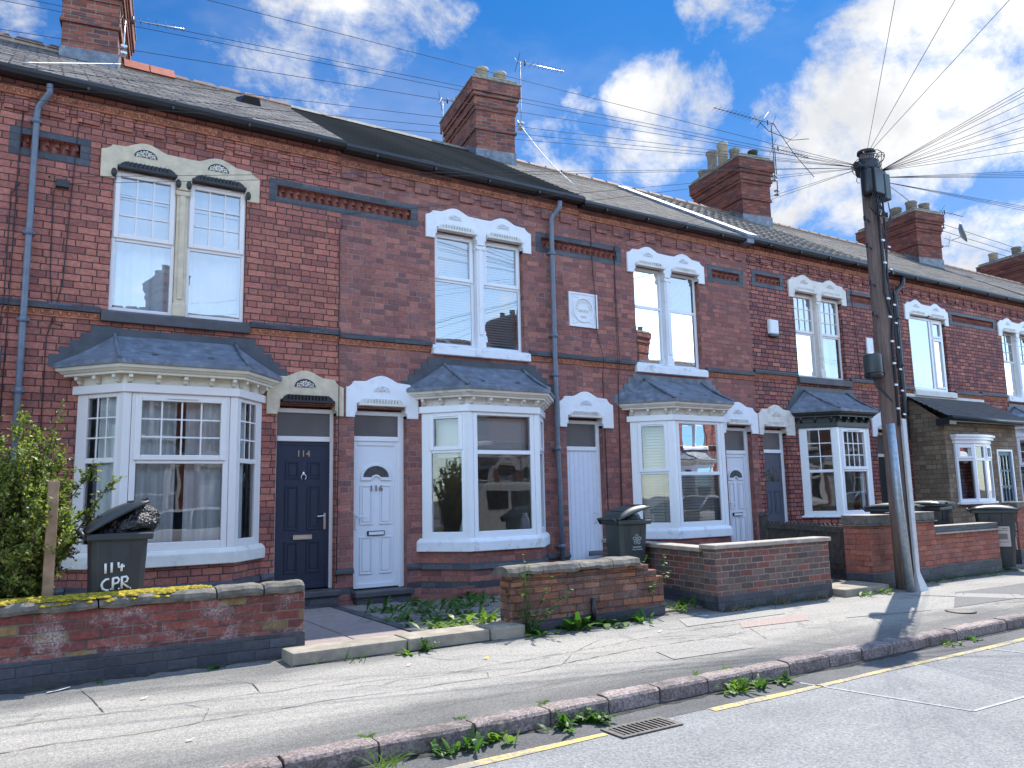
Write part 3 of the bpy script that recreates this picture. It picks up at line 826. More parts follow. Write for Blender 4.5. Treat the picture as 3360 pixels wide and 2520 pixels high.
def gutter(h, x0, x1, ez):
    g = MB()
    P = [(-.25, 6.675), (-.255, 6.63), (-.23, 6.585), (-.175, 6.565), (-.12, 6.58), (-.115, 6.70), (-.13, 6.70), (-.135, 6.60), (-.17, 6.585), (-.215, 6.60), (-.238, 6.635), (-.235, 6.675)]
    g.prism([(y, z + ez) for y, z in P], x0, x1, ax='x')
    g.box(x0, x1, -.115, .02, 6.60 + ez, 6.70 + ez)
    x = x0 + .45
    while x < x1:
        g.box(x, x + .03, -.262, -.11, 6.56 + ez, 6.60 + ez); x += .95
    g.build('gutter', M['gutter'], h)

def downpipe(h, pts, r, m, clips=()):
    d = MB(); d.tube(pts, r, 10)
    for (x, y, z) in clips:
        d.lathe((x, y, z), [(r * 1.22, -.035), (r * 1.22, .035)], 10)
        d.box(x - r * 1.7, x + r * 1.7, y - .005, .0, z - .014, z + .014)
    return d.build('drainpipe', m, h)
# ------------------------------------------------------------ houses
def wall_sheet(h, x0, x1, holes, wm, ez=0, ztop=6.70, ends=(False, False)):
    mb = MB()
    xs = sorted({x0, x1} | {v for a, b, c, d, e in holes for v in (max(a, x0), min(b, x1))})
    zs = sorted({.1, ztop + ez} | {v for a, b, c, d, e in holes for v in (c, d)})
    for i in range(len(xs) - 1):
        for k in range(len(zs) - 1):
            cx, cz = (xs[i] + xs[i + 1]) / 2, (zs[k] + zs[k + 1]) / 2
            if any(a < cx < b and c < cz < d for a, b, c, d, e in holes): continue
            mb.quad((xs[i], 0, zs[k]), (xs[i + 1], 0, zs[k]), (xs[i + 1], 0, zs[k + 1]), (xs[i], 0, zs[k + 1]))
    for a, b, c, d, e in holes:
        if a > x0: mb.quad((a, 0, c), (a, e, c), (a, e, d), (a, 0, d))
        if b < x1: mb.quad((b, 0, c), (b, e, c), (b, e, d), (b, 0, d))
        a, b = max(a, x0), min(b, x1)
        mb.quad((a, 0, d), (b, 0, d), (b, e, d), (a, e, d)); mb.quad((a, 0, c), (b, 0, c), (b, e, c), (a, e, c))
    mb.build('wall', wm, h, recalc=False)
    mb = MB(); mb.quad((x0 + .5, 8.9, .1), (x1 + .5, 8.9, .1), (x1 + .5, 8.9, 6.7 + ez), (x0 + .5, 8.9, 6.7 + ez))
    for en, x in zip(ends, (x0 - .004, x1 + .004)):
        if en: MB().add([(x, 0, .1), (x, 8.9, .1), (x, 8.9, 6.7), (x, RY, RZ - .1), (x, 0, 6.7)], [(0, 1, 2, 3, 4)]).build('gable_wall', wm, h, recalc=False)
    mb.build('rear_wall', wm, h, recalc=False)
    it = MB()
    a, b = x0 + .04, x1 - .04
    for za, zb in ((.3, 3.32), (3.42, 6.5)):
        it.quad((a, 3.6, za), (b, 3.6, za), (b, 3.6, zb), (a, 3.6, zb))
        it.quad((a, .2, za), (b, .2, za), (b, 3.6, za), (a, 3.6, za)); it.quad((a, .2, zb), (b, .2, zb), (b, 3.6, zb), (a, 3.6, zb))
        for x in (a, b): it.quad((x, .2, za), (x, 3.6, za), (x, 3.6, zb), (x, .2, zb))
    it.build('room_interior', M['interior'], h, recalc=False)

def string_course(h, x0, x1, gaps, dz, blue=True):
    segs = []; x = x0
    for a, b in sorted(gaps) + [(x1, x1)]:
        if a > x: segs.append((x, min(a, x1)))
        x = max(x, b)
    for a, c in segs:
        b = MB(); e = MB()
        b.prism([(-.055, 3.885 + dz), (-.06, 3.93 + dz), (-.035, 3.962 + dz), (.01, 3.97 + dz), (.01, 3.885 + dz)], a, c, ax='x')
        n = int((c - a) / .23)
        for i in range(1, n): b.box(a + (c - a) * i / n - .004, a + (c - a) * i / n + .004, -.062, -.05, 3.888 + dz, 3.93 + dz)
        egg_row(e, a, c, 3.80 + dz, 3.878 + dz, -.012)
        b.build('string_course', M['blue_brick'], h); e.build('egg_moulding', M['terracotta'], h)

def eaves_brick(h, x0, x1, ez, wm):
    e = MB(); egg_row(e, x0, x1, 6.415 + ez, 6.497 + ez, -.045); e.build('egg_moulding', M['terracotta'], h)
    d = MB(); p = .362
    d.box(x0, x1, -.02, .01, 6.50 + ez, 6.60 + ez)
    d.box(x0, x1, -.008, .01, 6.322 + ez, 6.412 + ez)
    n = int((x1 - x0) / p); p = (x1 - x0) / n
    for i in range(n):
        a = x0 + i * p; j = rnd.uniform(-.002, .002)
        d.box(a + .006, a + .245, -.030 + j, 0, 6.238 + ez, 6.32 + ez)
        d.box(a + .006, a + .245, -.0302 + j, -.004, 6.324 + ez, 6.411 + ez); d.box(a + .25, a + p, -.017 + j, -.004, 6.324 + ez, 6.411 + ez)
    d.build('dentil_course', wm, h)

def wall_panel(h, x0, x1, z0, z1, half=None, dz=0):
    """blue brick frame; returns the recess hole"""
    b = MB(); w = .11; hz = .083
    L = x0 if half != 'r' else x0; R = x1
    b.box(x0, x1, -.004, .006, z1 - hz, z1); b.box(x0, x1, -.004, .006, z0, z0 + hz)
    if half != 'r': b.box(x0, x0 + w, -.0042, .006, z0 + hz, z1 - hz)
    if half != 'l': b.box(x1 - w, x1, -.0042, .006, z0 + hz, z1 - hz)
    b.build('blue_brick_border', M['blue_brick'], h)
    ra = x0 + w if half != 'r' else x0; rb = x1 - w if half != 'l' else x1
    d = MB(); panel_recess(d, ra + .003, rb - .003, z0 + hz, z1 - hz); d.build('dogtooth_panel', M['dent_brick'], h)
    if half == 'l': rb += .01
    if half == 'r': ra -= .01
    return (ra, rb, z0 + hz, z1 - hz, .09)

def plinth(h, x0, x1, gaps):
    segs = []; x = x0
    for a, b in sorted(gaps) + [(x1, x1)]:
        if a > x: segs.append((x, min(a, x1)))
        x = max(x, b)
    for a, c in segs:
        p = MB(); p.prism([(-.035, .615), (-.033, .645), (-.004, .69), (.004, .69), (.004, .615)], a, c, ax='x')
        p.build('plinth', M['blue_brick'], h)
        p = MB(); p.box(a, c, -.004, .004, .35, .43); p.build('plinth', M['blue_brick'], h)

def door(h, kind, x0, x1, z0, z1, y, zl, fm, dm):
    """frame (x0..x1, z0..z1) with leaf below zl and fanlight above"""
    fw = .055 if kind != 'white' else .05
    f = MB()
    rx = .05 if kind == 'navy' else (.085 if kind in ('white',) else .07)
    f.box(x0, x0 + fw * .6, y, y + .07, z0, z1); f.box(x1 - rx, x1, y, y + .07, z0, z1)
    f.box(x0 + fw * .6, x1 - rx, y + .0004, y + .07, z1 - .06, z1); f.box(x0 + fw * .6, x1 - rx, y - .012, y + .07, zl, zl + .07)
    fr = f.build('door_frame', fm, h, bevel=.006)
    a, b = x0 + fw * .6, x1 - rx
    MB().quad((a, y + .03, zl + .07), (b, y + .03, zl + .07), (b, y + .03, z1 - .06), (a, y + .03, z1 - .06)).build('fanlight', M['glass_frost'] if kind != 'dark' else M['glass_dark'], fr)
    d = MB()
    if kind == 'gate':
        n = 7
        for i in range(n):
            d.box(a + (b - a) * i / n + .002, a + (b - a) * (i + 1) / n - .002, y + .012, y + .045, z0 + .015, zl)
        d.box(a, b, y + .02, y + .05, z0 + .02, zl)
        lf = d.build('gate_leaf', dm, h, bevel=.003)
        k = MB(); k.tube([(b - .09, y, z0 + .78), (b - .09, y - .05, z0 + .80), (b - .09, y - .05, z0 + .94), (b - .09, y, z0 + .96)], .008, 6); k.build('handle', M['white_metal'], lf)
        return lf
    W = b - a; H = zl - z0
    d.box(a, b, y + .02, y + .06, z0 + .02, zl)
    if kind == 'white': d.ring(a, b, z0 + .02, zl, .06, y + .005, y + .02, 0)
    def panel(u0, u1, v0, v1, w=.022):
        X0, X1, Z0, Z1 = a + W * u0, a + W * u1, z0 + H * v0, z0 + H * v1
        d.ring(X0, X1, Z0, Z1, w, y + .006, y + .02); d.ring(X0 + w, X1 - w, Z0 + w, Z1 - w, w * .6, y + .012, y + .02)
        d.box(X0 + w * 2.2, X1 - w * 2.2, y + .010, y + .02, Z0 + w * 2.2, Z1 - w * 2.2)
    if kind == 'navy':
        for u in ((.17, .43), (.58, .84)):
            panel(*u, .745, .865); panel(*u, .40, .70); panel(*u, .115, .325)
        d.ring(a + .002, b - .002, z0 + .022, zl - .002, .05, y + .014, y + .02)
    elif kind == 'white':
        for u in ((.15, .43), (.58, .86)): panel(*u, .43, .70, .018); panel(*u, .10, .35, .018)
    elif kind in ('grey', 'dark'):
        for u in ((.12, .42), (.56, .86)): panel(*u, .36, .60, .018); panel(*u, .08, .28, .018)
    lf = d.build('front_door', dm, h, bevel=.003)
    cx = (a + b) / 2
    if kind in ('white', 'grey', 'dark'):
        zc = z0 + H * (.752 if kind == 'white' else .70); R = W * .285
        g = MB()
        if kind == 'white':
            g.prism(arc(cx, zc, R * 1.18, R * .98, 0, PI, 18) + arc(cx, zc, R, R * .82, PI, 0, 18), y - .002, y + .02)
            g.box(cx - R * 1.18, cx - R * .35, y - .002, y + .02, zc - .045, zc - .0); g.box(cx + R * .35, cx + R * 1.18, y - .002, y + .02, zc - .045, zc - .0)
            g.prism(arc(cx, zc - .02, R * .38, R * .30, 0, PI, 10) + arc(cx, zc - .02, R * .25, R * .17, PI, 0, 10), y - .003, y + .02)
            g.build('light_surround', dm, lf, bevel=.003)
            MB().prism(arc(cx, zc, R, R * .82, 0, PI, 18) + arc(cx, zc - .02, R * .38, R * .30, PI, 0, 10), y + .008, y + .022).build('half_moon_pane', M['glass_dark'], lf)
        else:
            MB().prism(arc(cx, zc, W * .36, W * .42, 0, PI, 18), y + .012, y + .022).build('half_moon_pane', M['glass_dark'], lf)
            for k in range(1, 5):
                t = PI * k / 5; g.tube([(cx, y + .01, zc), (cx + W * .36 * math.cos(t), y + .01, zc + W * .42 * math.sin(t))], .008, 4)
            g.build('fan_bars', dm, lf)
    if kind in ('navy', 'white'):
        zb = z0 + H * (.352 if kind == 'navy' else .372)
        lb = MB(); lb.box(cx - .13, cx + .13, y - .004, y + .02, zb - .032, zb + .032); lb.box(cx - .11, cx + .11, y - .010, y - .003, zb - .02, zb + .02)
        lb.build('letterbox', [M['chrome'] if kind == 'navy' else M['black_plastic']], lf, bevel=.003)
        if kind == 'white': MB().box(cx - .112, cx + .112, y - .014, y - .0095, zb - .021, zb + .021).build('letterbox_flap', dm, lf)
        hx = b - .07 if kind == 'navy' else a + .045
        s_ = -1 if kind == 'navy' else 1
        hz = z0 + H * .46
        k = MB(); k.box(hx - .017, hx + .017, y - .012, y + .02, hz - .12, hz + .1)
        k.tube([(hx, y - .01, hz + .06), (hx, y - .055, hz + .06), (hx + s_ * .12, y - .055, hz + .055)], .010, 6)
        k.build('handle', M['chrome'] if kind == 'navy' else M['door_white'], lf, bevel=.003)
    if kind == 'navy':
        k = MB(); kz = z0 + H * .765
        k.ball((cx, y + .0, kz + .03), .022, .02, .03, 8, 6)
        k.tube([(cx + .034 * math.sin(t * PI / 6), y - .012, kz - .02 - .034 * math.cos(t * PI / 6) * 1.2) for t in range(1, 12)], .007, 6)
        k.build('knocker', M['chrome'], lf)
        t = MB(); add_text(t, '114', .115, face_y(cx, y + .014, z0 + H * .915), .004, 1.15, .002); t.build('house_number', M['bronze'], lf)
    if kind == 'white' and abs(x0 - 4.033) < .2:
        t = MB(); add_text(t, '116', .115, face_y(cx, y + .002, z0 + H * .675), .006, 1.25, .003); t.build('house_number', M['print_grey'], lf)
    return lf

def chimney(h, N, w, L, pots, zt, zb, bm, ez=0):
    A = Matrix.Translation((N[0], N[1], 0)) @ Matrix.Rotation(math.radians(-9.5), 4, 'Z')
    o = lambda z: z + ez
    mb = MB()
    mb.box(0, w, 0, L, zb - 1.1, o(9.64))
    mb.box(-.04, w + .04, -.04, L + .04, o(9.64), o(9.70))
    mb.box(-.012, w + .012, -.012, L + .012, o(9.70), o(10.10))
    for k, (p, a, b) in enumerate(((.035, 10.10, 10.19), (.07, 10.19, 10.29), (.045, 10.29, 10.41), (.085, 10.41, 10.50), (.12, 10.50, zt))):
        mb.box(-p, w + p, -p, L + p, o(a), o(b))
    c = mb.build('chimney', bm, h, xf=A, jit=.004)
    cp = MB(); cp.box(-.14, w + .14, -.14, L + .14, o(zt), o(zt + .045)); cp.box(-.06, w + .06, -.06, L + .06, o(zt + .045), o(zt + .15))
    cp.box(-.02, w + .02, -.02, L + .02, o(zt + .15), o(zt + .17))
    cp.build('chimney_cap', M['cap_stone'], c, xf=A, bevel=.012, jit=.012)
    for (x, y, r, hh, m, style) in pots:
        p = MB()
        pr = [(r * 1.02, 0), (r, hh * .82), (r * 1.14, hh * .86), (r * 1.14, hh), (r * .9, hh), (r * .85, hh * .6)] if style == 0 else [(r * 1.1, 0), (r, hh * .3), (r * .95, hh * .7), (r * 1.0, hh * .72), (r * .96, hh * .76), (r * 1.25, hh * .95), (r * 1.2, hh), (r * .9, hh), (r * .85, hh * .6)]
        p.lathe((x, y, o(zt + .14)), pr, 14, capt=True)
        p.build('chimney_pot', m, c, xf=A)
    f = MB()
    zr = lambda y: 6.685 + (y + .20) / (4.60) * (RZ - 6.685)
    zz = zr(N[1]) 
    f.box(-.02, w + .02, -.025, .0, zz - .2, zz + .17)
    for k in range(5): f.box(-.014, .0, .12 * k, .12 * k + .14, zz + .07 * k - .1, zz + .07 * k + .17); f.box(w, w + .014, .12 * k, .12 * k + .14, zz + .07 * k - .1, zz + .07 * k + .17)
    f.build('flashing', M['lead'], c, xf=A)
    return c

def curtain(label, pts, z0, z1, m, amp=.03, wl=.16, name='curtain', group=None, gath=0):
    """hanging folds following a line in plan"""
    P = [Vector((*p, 0)) for p in pts]
    tot = sum((b - a).length for a, b in zip(P, P[1:])); n = max(8, int(tot / .02))
    vs = []; fs = []; sd = rnd.uniform(0, 9)
    for k, z in enumerate((z0, z0 + (z1 - z0) * .35, z0 + (z1 - z0) * .7, z1)):
        for i in range(n + 1):
            s = tot * i / n; q = None
            for a, b in zip(P, P[1:]):
                l = (b - a).length
                if s <= l + 1e-6: q = a.lerp(b, s / l); u = (b - a).normalized(); break
                s -= l
            nn = Vector((u.y, -u.x, 0)); f = tot * i / n / wl * 2 * PI
            of = amp * (math.sin(f + sd + 1.3 * math.sin(f * .37 + sd)) + .35 * math.sin(f * 2.3))
            q = q + nn * of; vs.append((q.x, q.y, z))
    w = n + 1
    for r in range(3):
        for i in range(n): fs.append((r * w + i, r * w + i + 1, (r + 1) * w + i + 1, (r + 1) * w + i))
    o = MB().add(vs, fs, 0, True).build(name, m)
    return tag(o, label, 'curtain', group)

def blind(label, x0, x1, y, z0, z1, m, pitch=.035, tilt=.6, xf=None, group=None):
    mb = MB(); n = int((z1 - z0) / pitch); t = thing('window_blind', label, 'blind', ((x0 + x1) / 2, y, z0), group)
    for i in range(n):
        z = z0 + i * pitch; d = pitch * .62
        mb.quad((x0, y - d * .45, z - d * tilt), (x1, y - d * .45, z - d * tilt), (x1, y + d * .45, z + d * tilt), (x0, y + d * .45, z + d * tilt))
    mb.build('slats', m, t, xf=xf)
    c = MB(); c.box(x0, x1, y - .02, y + .02, z1, z1 + .04)
    c.build('headrail', m, t, xf=xf)
    for x in (x0 + .12, x1 - .12): MB().tube([(x, y - .02, z0), (x, y - .02, z1)], .003, 4).build('ladder_cord', m, t, xf=xf)
    return t

ROW = 'terraced houses of the brick row'
def make_house(label, x0, x1, xl, bc, wm, dz=0, ez=0, sillz=3.885, doors=(), panels=(), rk='slate', ridge='hog', bays=None, lint=None, winspec=None, ends=(False, False), extra_gaps=(), sz=None, group=ROW, plin=True):
    h = thing('terraced_house', label, 'house', ((x0 + x1) / 2, 0, 0), group)
    holes = []
    L = lint
    z0 = 5.60 + dz
    if xl is not None:
        if L.get('full', True):
            double_lintel(h, xl, z0, L['m'], L.get('cp'), L['hm'], L.get('w', 1.92), L.get('mull', True), L.get('mull', True), sillz, L.get('mm'), L.get('cr'))
        holes.append((xl + .157, xl + 1.765 * L.get('w', 1.92) / 1.92, sillz - .02, z0 + .14, .2))
        s = MB(); s.prism([(-.075, sillz - .15), (-.075, sillz - .03), (-.02, sillz), (.16, sillz), (.16, sillz - .15)], xl + .085, xl + 1.835, ax='x')
        s.build('window_sill', L['sm'], h, bevel=.007)
        ws = winspec
        for i, (a, b) in enumerate(((.16, .888), (1.03, 1.76)) if L.get('mull', True) else ()):
            window(h, 'window', xl + a, xl + b, sillz + .004, z0 + .14, ws.get('y', .085), ws['fm'], M['glass_up'], ws['zt'], ws.get('grid'), ws.get('vent', False), ws.get('top', True), ws.get('fw', .05))
    for p in panels: holes.append(wall_panel(h, *p))
    for d in doors:
        kind, a, b, zb, zt_, zl, fm, dm, la, lb, lm, cp, hm, cr, lz = d
        holes.append((a, b, zb - .3, zt_ + .03, .22))
        if la is not None: single_lintel(h, la, lb, lz, a, b, lm, cp, hm, cr)
        door(h, kind, a, b, zb, zt_, .10, zl, fm, dm)
        st = MB(); st.box(a - .03, b + .03, -.19, .16, zb - .075, zb - .002); st.build('door_step', M['slate_sill'], h, bevel=.01)
        st = MB(); st.box(a + .0, b - .0, -.15, .16, .1, zb - .075); st.build('step_riser', M['blue_brick'], h)
    if bc is not None: holes.append((bc - .95, bc + .95, 1.0, 2.9, .2))
    wall_sheet(h, x0, x1, holes, wm, ez, ends=ends)
    sg = [] if xl is None else [(xl + .08, xl + 1.84)]
    string_course(h, x0, x1, sg + list(extra_gaps), (sillz - 3.94) * .6 if sz is None else sz)
    eaves_brick(h, x0, x1, ez, wm)
    if plin: plinth(h, x0, x1, [(d[1] - .0, d[2] + .0) for d in doors] + ([(bc - 1.1, bc + 1.1)] if bc is not None else []))
    gutter(h, x0, x1, ez)
    roof(h, x0 + .03, x1 + .03, rk, ez, ridge)
    return h
WM = lambda **k: dict(m=M['white'], hm=M['cream_dirty'], sm=M['white_worn'], **k)
# ------------------------------------------------------------ the row
LW = WM()
stone = dict(m=M['sandstone'], cp=M['blackpaint'], cr=M['cream_dirty'], hm=M['blackpaint'], sm=M['slate_sill'])
white_d = dict(lm=M['white'], hm=M['cream_dirty'])
NAVY = ('navy', 2.955, 3.773, .43, 2.85, 2.40, M['upvc_warm'], M['navy'], 2.81, 3.868, M['sandstone'], M['blackpaint'], M['blackpaint'], M['cream_dirty'], 2.748)
D116 = ('white', 4.033, 4.832, .37, 2.85, 2.42, M['upvc'], M['door_white'], 3.905, 5.007, M['white'], None, M['cream_dirty'], None, 2.745)
G116 = ('gate', 7.69, 8.455, .35, 2.84, 2.33, M['white'], M['gate_white'], 7.547, 8.675, M['white'], None, M['cream_dirty'], None, 2.71)
D118 = ('white', 11.40, 12.12, .5, 2.82, 2.31, M['upvc'], M['door_white'], 11.25, 12.305, M['white'], None, M['cream_dirty'], None, 2.70)
D120 = ('grey', 12.447, 13.148, .5, 2.80, 2.34, M['upvc'], M['door_grey'], 12.335, 13.395, M['cream_dirty'], None, M['cream_dirty'], None, 2.69)
G120 = ('gate', 16.15, 16.87, .4, 2.84, 2.29, M['cream'], M['green_black'], 16.0, 17.1, M['white'], None, M['cream_dirty'], None, 2.73)

H112 = make_house('red brick house mostly out of frame beyond the first grey downpipe', -3.75, .08, -2.49, -1.54, M['brick_dark_joint'], 0, 0, 3.94,
    doors=(), panels=((-.227, .08, 5.705, 6.045, 'l'),), rk='slate', lint=LW, winspec=dict(fm=M['upvc'], zt=4.86), ends=(True, False))
B112 = Bay(-1.54); bay(H112, B112, 1.075, 2.89, M['brick_dark_joint'], M['upvc'], M['glass_dn'], M['cream'], M['lead'], M['white_worn'], 2.1, 2.1)

H114 = make_house('red brick house with cream stone window heads, navy door and cream bay window', .08, 3.80, .733, 1.69, M['brick_dark_joint'], 0, 0, 3.94,
    doors=(NAVY,), panels=((.08, .618, 5.705, 6.045, 'r'), (2.79, 3.80, 5.675, 6.01, 'l')), rk='slate', lint=stone, winspec=dict(fm=M['upvc_warm'], zt=4.855, grid=(3, 3), vent=True, y=.03, fw=.045))
B114 = Bay(1.69, 1.085, .625, .53)
bay(H114, B114, 1.075, 2.885, M['brick_dark_joint'], M['upvc_warm'], M['glass_dn'], M['cream'], M['lead'], M['cream_dirty'], 2.095, 2.11, (4, 3), (3, 3), True, False)

H116 = make_house('red brick house with white painted window heads and a white half moon front door', 3.80, 8.07, 5.152, 6.145, M['brick_pale_joint'], -.055, -.03, 3.885,
    doors=(D116, G116), panels=((3.80, 5.03, 5.675, 6.01, 'r'), (7.185, 8.07, 5.63, 5.965, 'l')), rk='conc', ridge='cap', lint=LW, winspec=dict(fm=M['upvc'], zt=4.93, vent=True))
B116 = Bay(6.145, 1.10, .605, .57)
bay(H116, B116, 1.03, 2.83, M['brick_fine_joint'], M['upvc'], M['glass_dn'], M['cream_dirty'], M['lead'], M['white_worn'], 2.245, 2.27, None, None, False, True, roof_top=3.615)

def with_hole(fn, *a, holes=(), **k):
    global wall_sheet
    old = wall_sheet
    def ws(h, x0, x1, hs, wm, ez=0, **kk): return old(h, x0, x1, list(hs) + list(holes), wm, ez, **kk)
    wall_sheet = ws
    r = fn(*a, **k)
    wall_sheet = old
    return r
H118 = with_hole(make_house, 'red brick house with grey blinds in its bay beside a white door', 8.07, 12.30, 9.14, 10.13, M['brick_fine_joint'], -.06, -.08, 3.875, holes=((7.69, 8.455, .05, 2.87, .22),),
    doors=(D118,), panels=((8.07, 9.02, 5.63, 5.965, 'r'), (11.18, 12.17, 5.635, 5.965, None)), rk='light', lint=LW, winspec=dict(fm=M['upvc'], zt=4.95, top=False))
B118 = Bay(10.13, 1.10, .61, .57)
bay(H118, B118, 1.02, 2.83, M['brick_fine_joint'], M['upvc'], M['glass_dn'], M['cream_dirty'], M['lead'], M['white_worn'], 1.925, 1.95, None, None, False, True, roof_top=3.625, flash=M['lead'])

H120 = make_house('red brick house with black pointing, a black bay cornice and a slate grey front door', 12.30, 16.50, 13.515, 14.49, M['brick_black_joint'], -.005, -.06, 3.93,
    doors=(D120, G120), panels=((12.42, 13.39, 5.70, 6.04, None), (15.5, 16.5, 5.645, 5.99, 'l')), rk='pan', lint=dict(m=M['cream_dirty'], hm=M['cream_dirty'], sm=M['slate_sill']), winspec=dict(fm=M['upvc_warm'], zt=4.87, grid=(3, 3), y=.09), sz=.02)
B120 = Bay(14.49, .99, .52, .57)
bay(H120, B120, 1.09, 2.84, M['brick_black_joint'], M['upvc'], M['glass_dn'], M['green_black'], M['lead'], M['white_worn'], 1.98, 1.97, (4, 3), (2, 3), True, False, dark=True, thin_sill=True, roof_top=3.65)

H122 = with_hole(make_house, 'red brick house with one wide blue window upstairs and a stone clad porch below', 16.50, 20.70, 17.66, None, M['brick_black_joint'], -.065, -.08, 3.88, holes=((16.15, 16.87, .05, 2.87, .22),),
    panels=((16.5, 17.5, 5.645, 5.99, 'r'), (19.6, 20.7, 5.61, 5.95, 'l')), rk='light', lint=dict(m=M['white'], hm=M['cream_dirty'], sm=M['cream_dirty'], mull=False, w=1.84), winspec=dict(fm=M['upvc'], zt=None), plin=False)
# its upstairs window: one tall fixed light and a narrow casement
w = MB(); w.ring(17.83, 19.27, 3.885, 5.66, .06, .03, .10); w.box(18.70, 18.79, .0304, .10, 3.945, 5.6)
w.ring(18.80, 19.20, 5.2, 5.6, .05, .01, .06); w.ring(18.80, 19.20, 3.95, 5.17, .05, .01, .06); w.box(18.79, 19.21, .031, .10, 5.17, 5.2)
w = w.build('window', M['upvc'], H122, bevel=.006)
for a, b, c, d in ((17.89, 18.70, 3.945, 5.6), (18.85, 19.15, 5.25, 5.55), (18.85, 19.15, 4.0, 5.12)):
    MB().quad((a, .05, c), (b, .05, c), (b, .05, d), (a, .05, d)).build('pane', M['glass_up'], w)

H124 = make_house('red brick house with narrow white sash windows, just past the stone clad porch', 20.70, 24.95, 21.9, 22.95, M['brick_black_joint'], -.08, -.08, 3.93,
    panels=((20.7, 21.8, 5.61, 5.95, 'r'),), rk='light', lint=WM(), winspec=dict(fm=M['cream_dirty'], zt=4.87, grid=(2, 3), top=False), extra_gaps=())
B124 = Bay(23.0); bay(H124, B124, 1.05, 2.84, M['brick_black_joint'], M['upvc'], M['glass_dn'], M['white'], M['lead'], M['white_worn'], 2.1, 2.1, (3, 2), (2, 2), True, True)
H126 = make_house('house far along the row with only its slate roof and ridge showing', 24.95, 29.3, 26.1, 27.1, M['brick_fine_joint'], -.06, -.05, 3.9, lint=WM(), winspec=dict(fm=M['upvc'], zt=4.9), rk='slate')
H128 = make_house('last roof of the row, behind the chimney cut off by the picture edge', 29.3, 33.6, 30.4, 31.4, M['brick_fine_joint'], -.06, -.05, 3.9, lint=WM(), winspec=dict(fm=M['upvc'], zt=4.9), rk='slate', ends=(False, True))

# porch of the seventh house
PX0, PX1, PY = 17.30, 20.37, -.88
p = MB()
sx = -.14                                   # askew like the party walls
pc = [(PX0 + .15, .01), (PX0, PY), (PX1, PY), (PX1 + .15, .01)]
def pw(a, b, holes, mb):
    A = Vector((*a, 0)); Bv = Vector((*b, 0)); L = (Bv - A).length; u = (Bv - A) / L
    xs = sorted({0, L} | {v for h_ in holes for v in h_[:2]}); zs = sorted({.1, 3.05} | {v for h_ in holes for v in h_[2:4]})
    for i in range(len(xs) - 1):
        for k in range(len(zs) - 1):
            cx, cz = (xs[i] + xs[i + 1]) / 2, (zs[k] + zs[k + 1]) / 2
            if any(h_[0] < cx < h_[1] and h_[2] < cz < h_[3] for h_ in holes): continue
            q = [A + u * xs[i], A + u * xs[i + 1]]
            mb.quad((q[0].x, q[0].y, zs[k]), (q[1].x, q[1].y, zs[k]), (q[1].x, q[1].y, zs[k + 1]), (q[0].x, q[0].y, zs[k + 1]))
pw(pc[0], pc[1], [], p); pw(pc[1], pc[2], [(.30, 1.75, 1.26, 2.55), (2.09, 2.79, .2, 2.42)], p); pw(pc[2], pc[3], [], p)
for a, b, c, d in ((PX0 + .30, PX0 + 1.75, 1.26, 2.55), (PX0 + 2.09, PX0 + 2.79, .2, 2.42)):
    for x in (a, b): p.quad((x, PY, c), (x, PY + .12, c), (x, PY + .12, d), (x, PY, d))
    for z in (c, d): p.quad((a, PY, z), (b, PY, z), (b, PY + .12, z), (a, PY + .12, z))
p.add([(PX0 + .16, .0, 3.05), (PX0, PY, 3.05), (PX0 + .16, 0, 3.66)], [(0, 1, 2)])
porch_wall = p.build('porch_wall', M['cladding'], H122, recalc=False)
r = MB(); n = 9
for i in range(n):
    t0, t1 = i / n, min(1, (i + 1.15) / n)
    y0, z0 = -1.14 + 1.15 * t0, 3.10 + .60 * t0; y1, z1 = -1.14 + 1.15 * t1, 3.10 + .60 * t1
    xa, xb = 17.05 + .33 * t0, 20.55 + .18 * t0; xc, xd = 17.05 + .33 * t1, 20.55 + .18 * t1
    r.quad((xa, y0, z0 + .03), (xb, y0, z0 + .03), (xd, y1, z1 + .012), (xc, y1, z1 + .012)); r.quad((xa, y0, z0), (xb, y0, z0), (xb, y0, z0 + .03), (xa, y0, z0 + .03))
r.quad((17.05, -1.14, 3.09), (20.55, -1.14, 3.09), (20.73, 0, 3.68), (17.38, 0, 3.68))
pr = r.build('porch_roof', M['porch_tile'], H122)
fl = MB(); fl.box(17.40, 20.78, -.03, .0, 3.69, 3.76); fl.build('flashing', M['cream_dirty'], pr)
g = MB(); g.tube([(17.02, -1.2, 3.08), (20.62, -1.2, 3.06)], .05, 10); g.box(17.05, 17.32, -1.15, -.85, 2.94, 3.08); g.box(17.3, 20.5, -1.14, -.86, 3.0, 3.08); g.build('porch_gutter', M['gutter'], H122)
w = MB(); wx0, wx1, wz0, wz1 = PX0 + .30, PX0 + 1.75, 1.26, 2.55
def bow(t): return PY - .02 - .13 * math.sin(PI * t)
cols = [0, .36, .68, 1.]
fr = []
for i in range(3):
    a = (wx0 + (wx1 - wx0) * cols[i], bow(cols[i])); b = (wx0 + (wx1 - wx0) * cols[i + 1], bow(cols[i + 1]))
    fr.append((a, b))
def pbar(mb, a, b, u0, u1, z0, z1, d0, d1):
    A = Vector((*a, 0)); u = (Vector((*b, 0)) - A); L = u.length; u.normalize(); nn = Vector((u.y, -u.x, 0))
    vs = []
    for z in (z0, z1):
        for dd in (d0, d1):
            for uu in (u0 if u0 >= 0 else L + u0, u1 if u1 > 0 else L + u1):
                q = A + u * uu + nn * dd; vs.append((q.x, q.y, z))
    mb.add(vs, [(0, 2, 3, 1), (4, 5, 7, 6), (0, 1, 5, 4), (2, 6, 7, 3), (0, 4, 6, 2), (1, 3, 7, 5)])
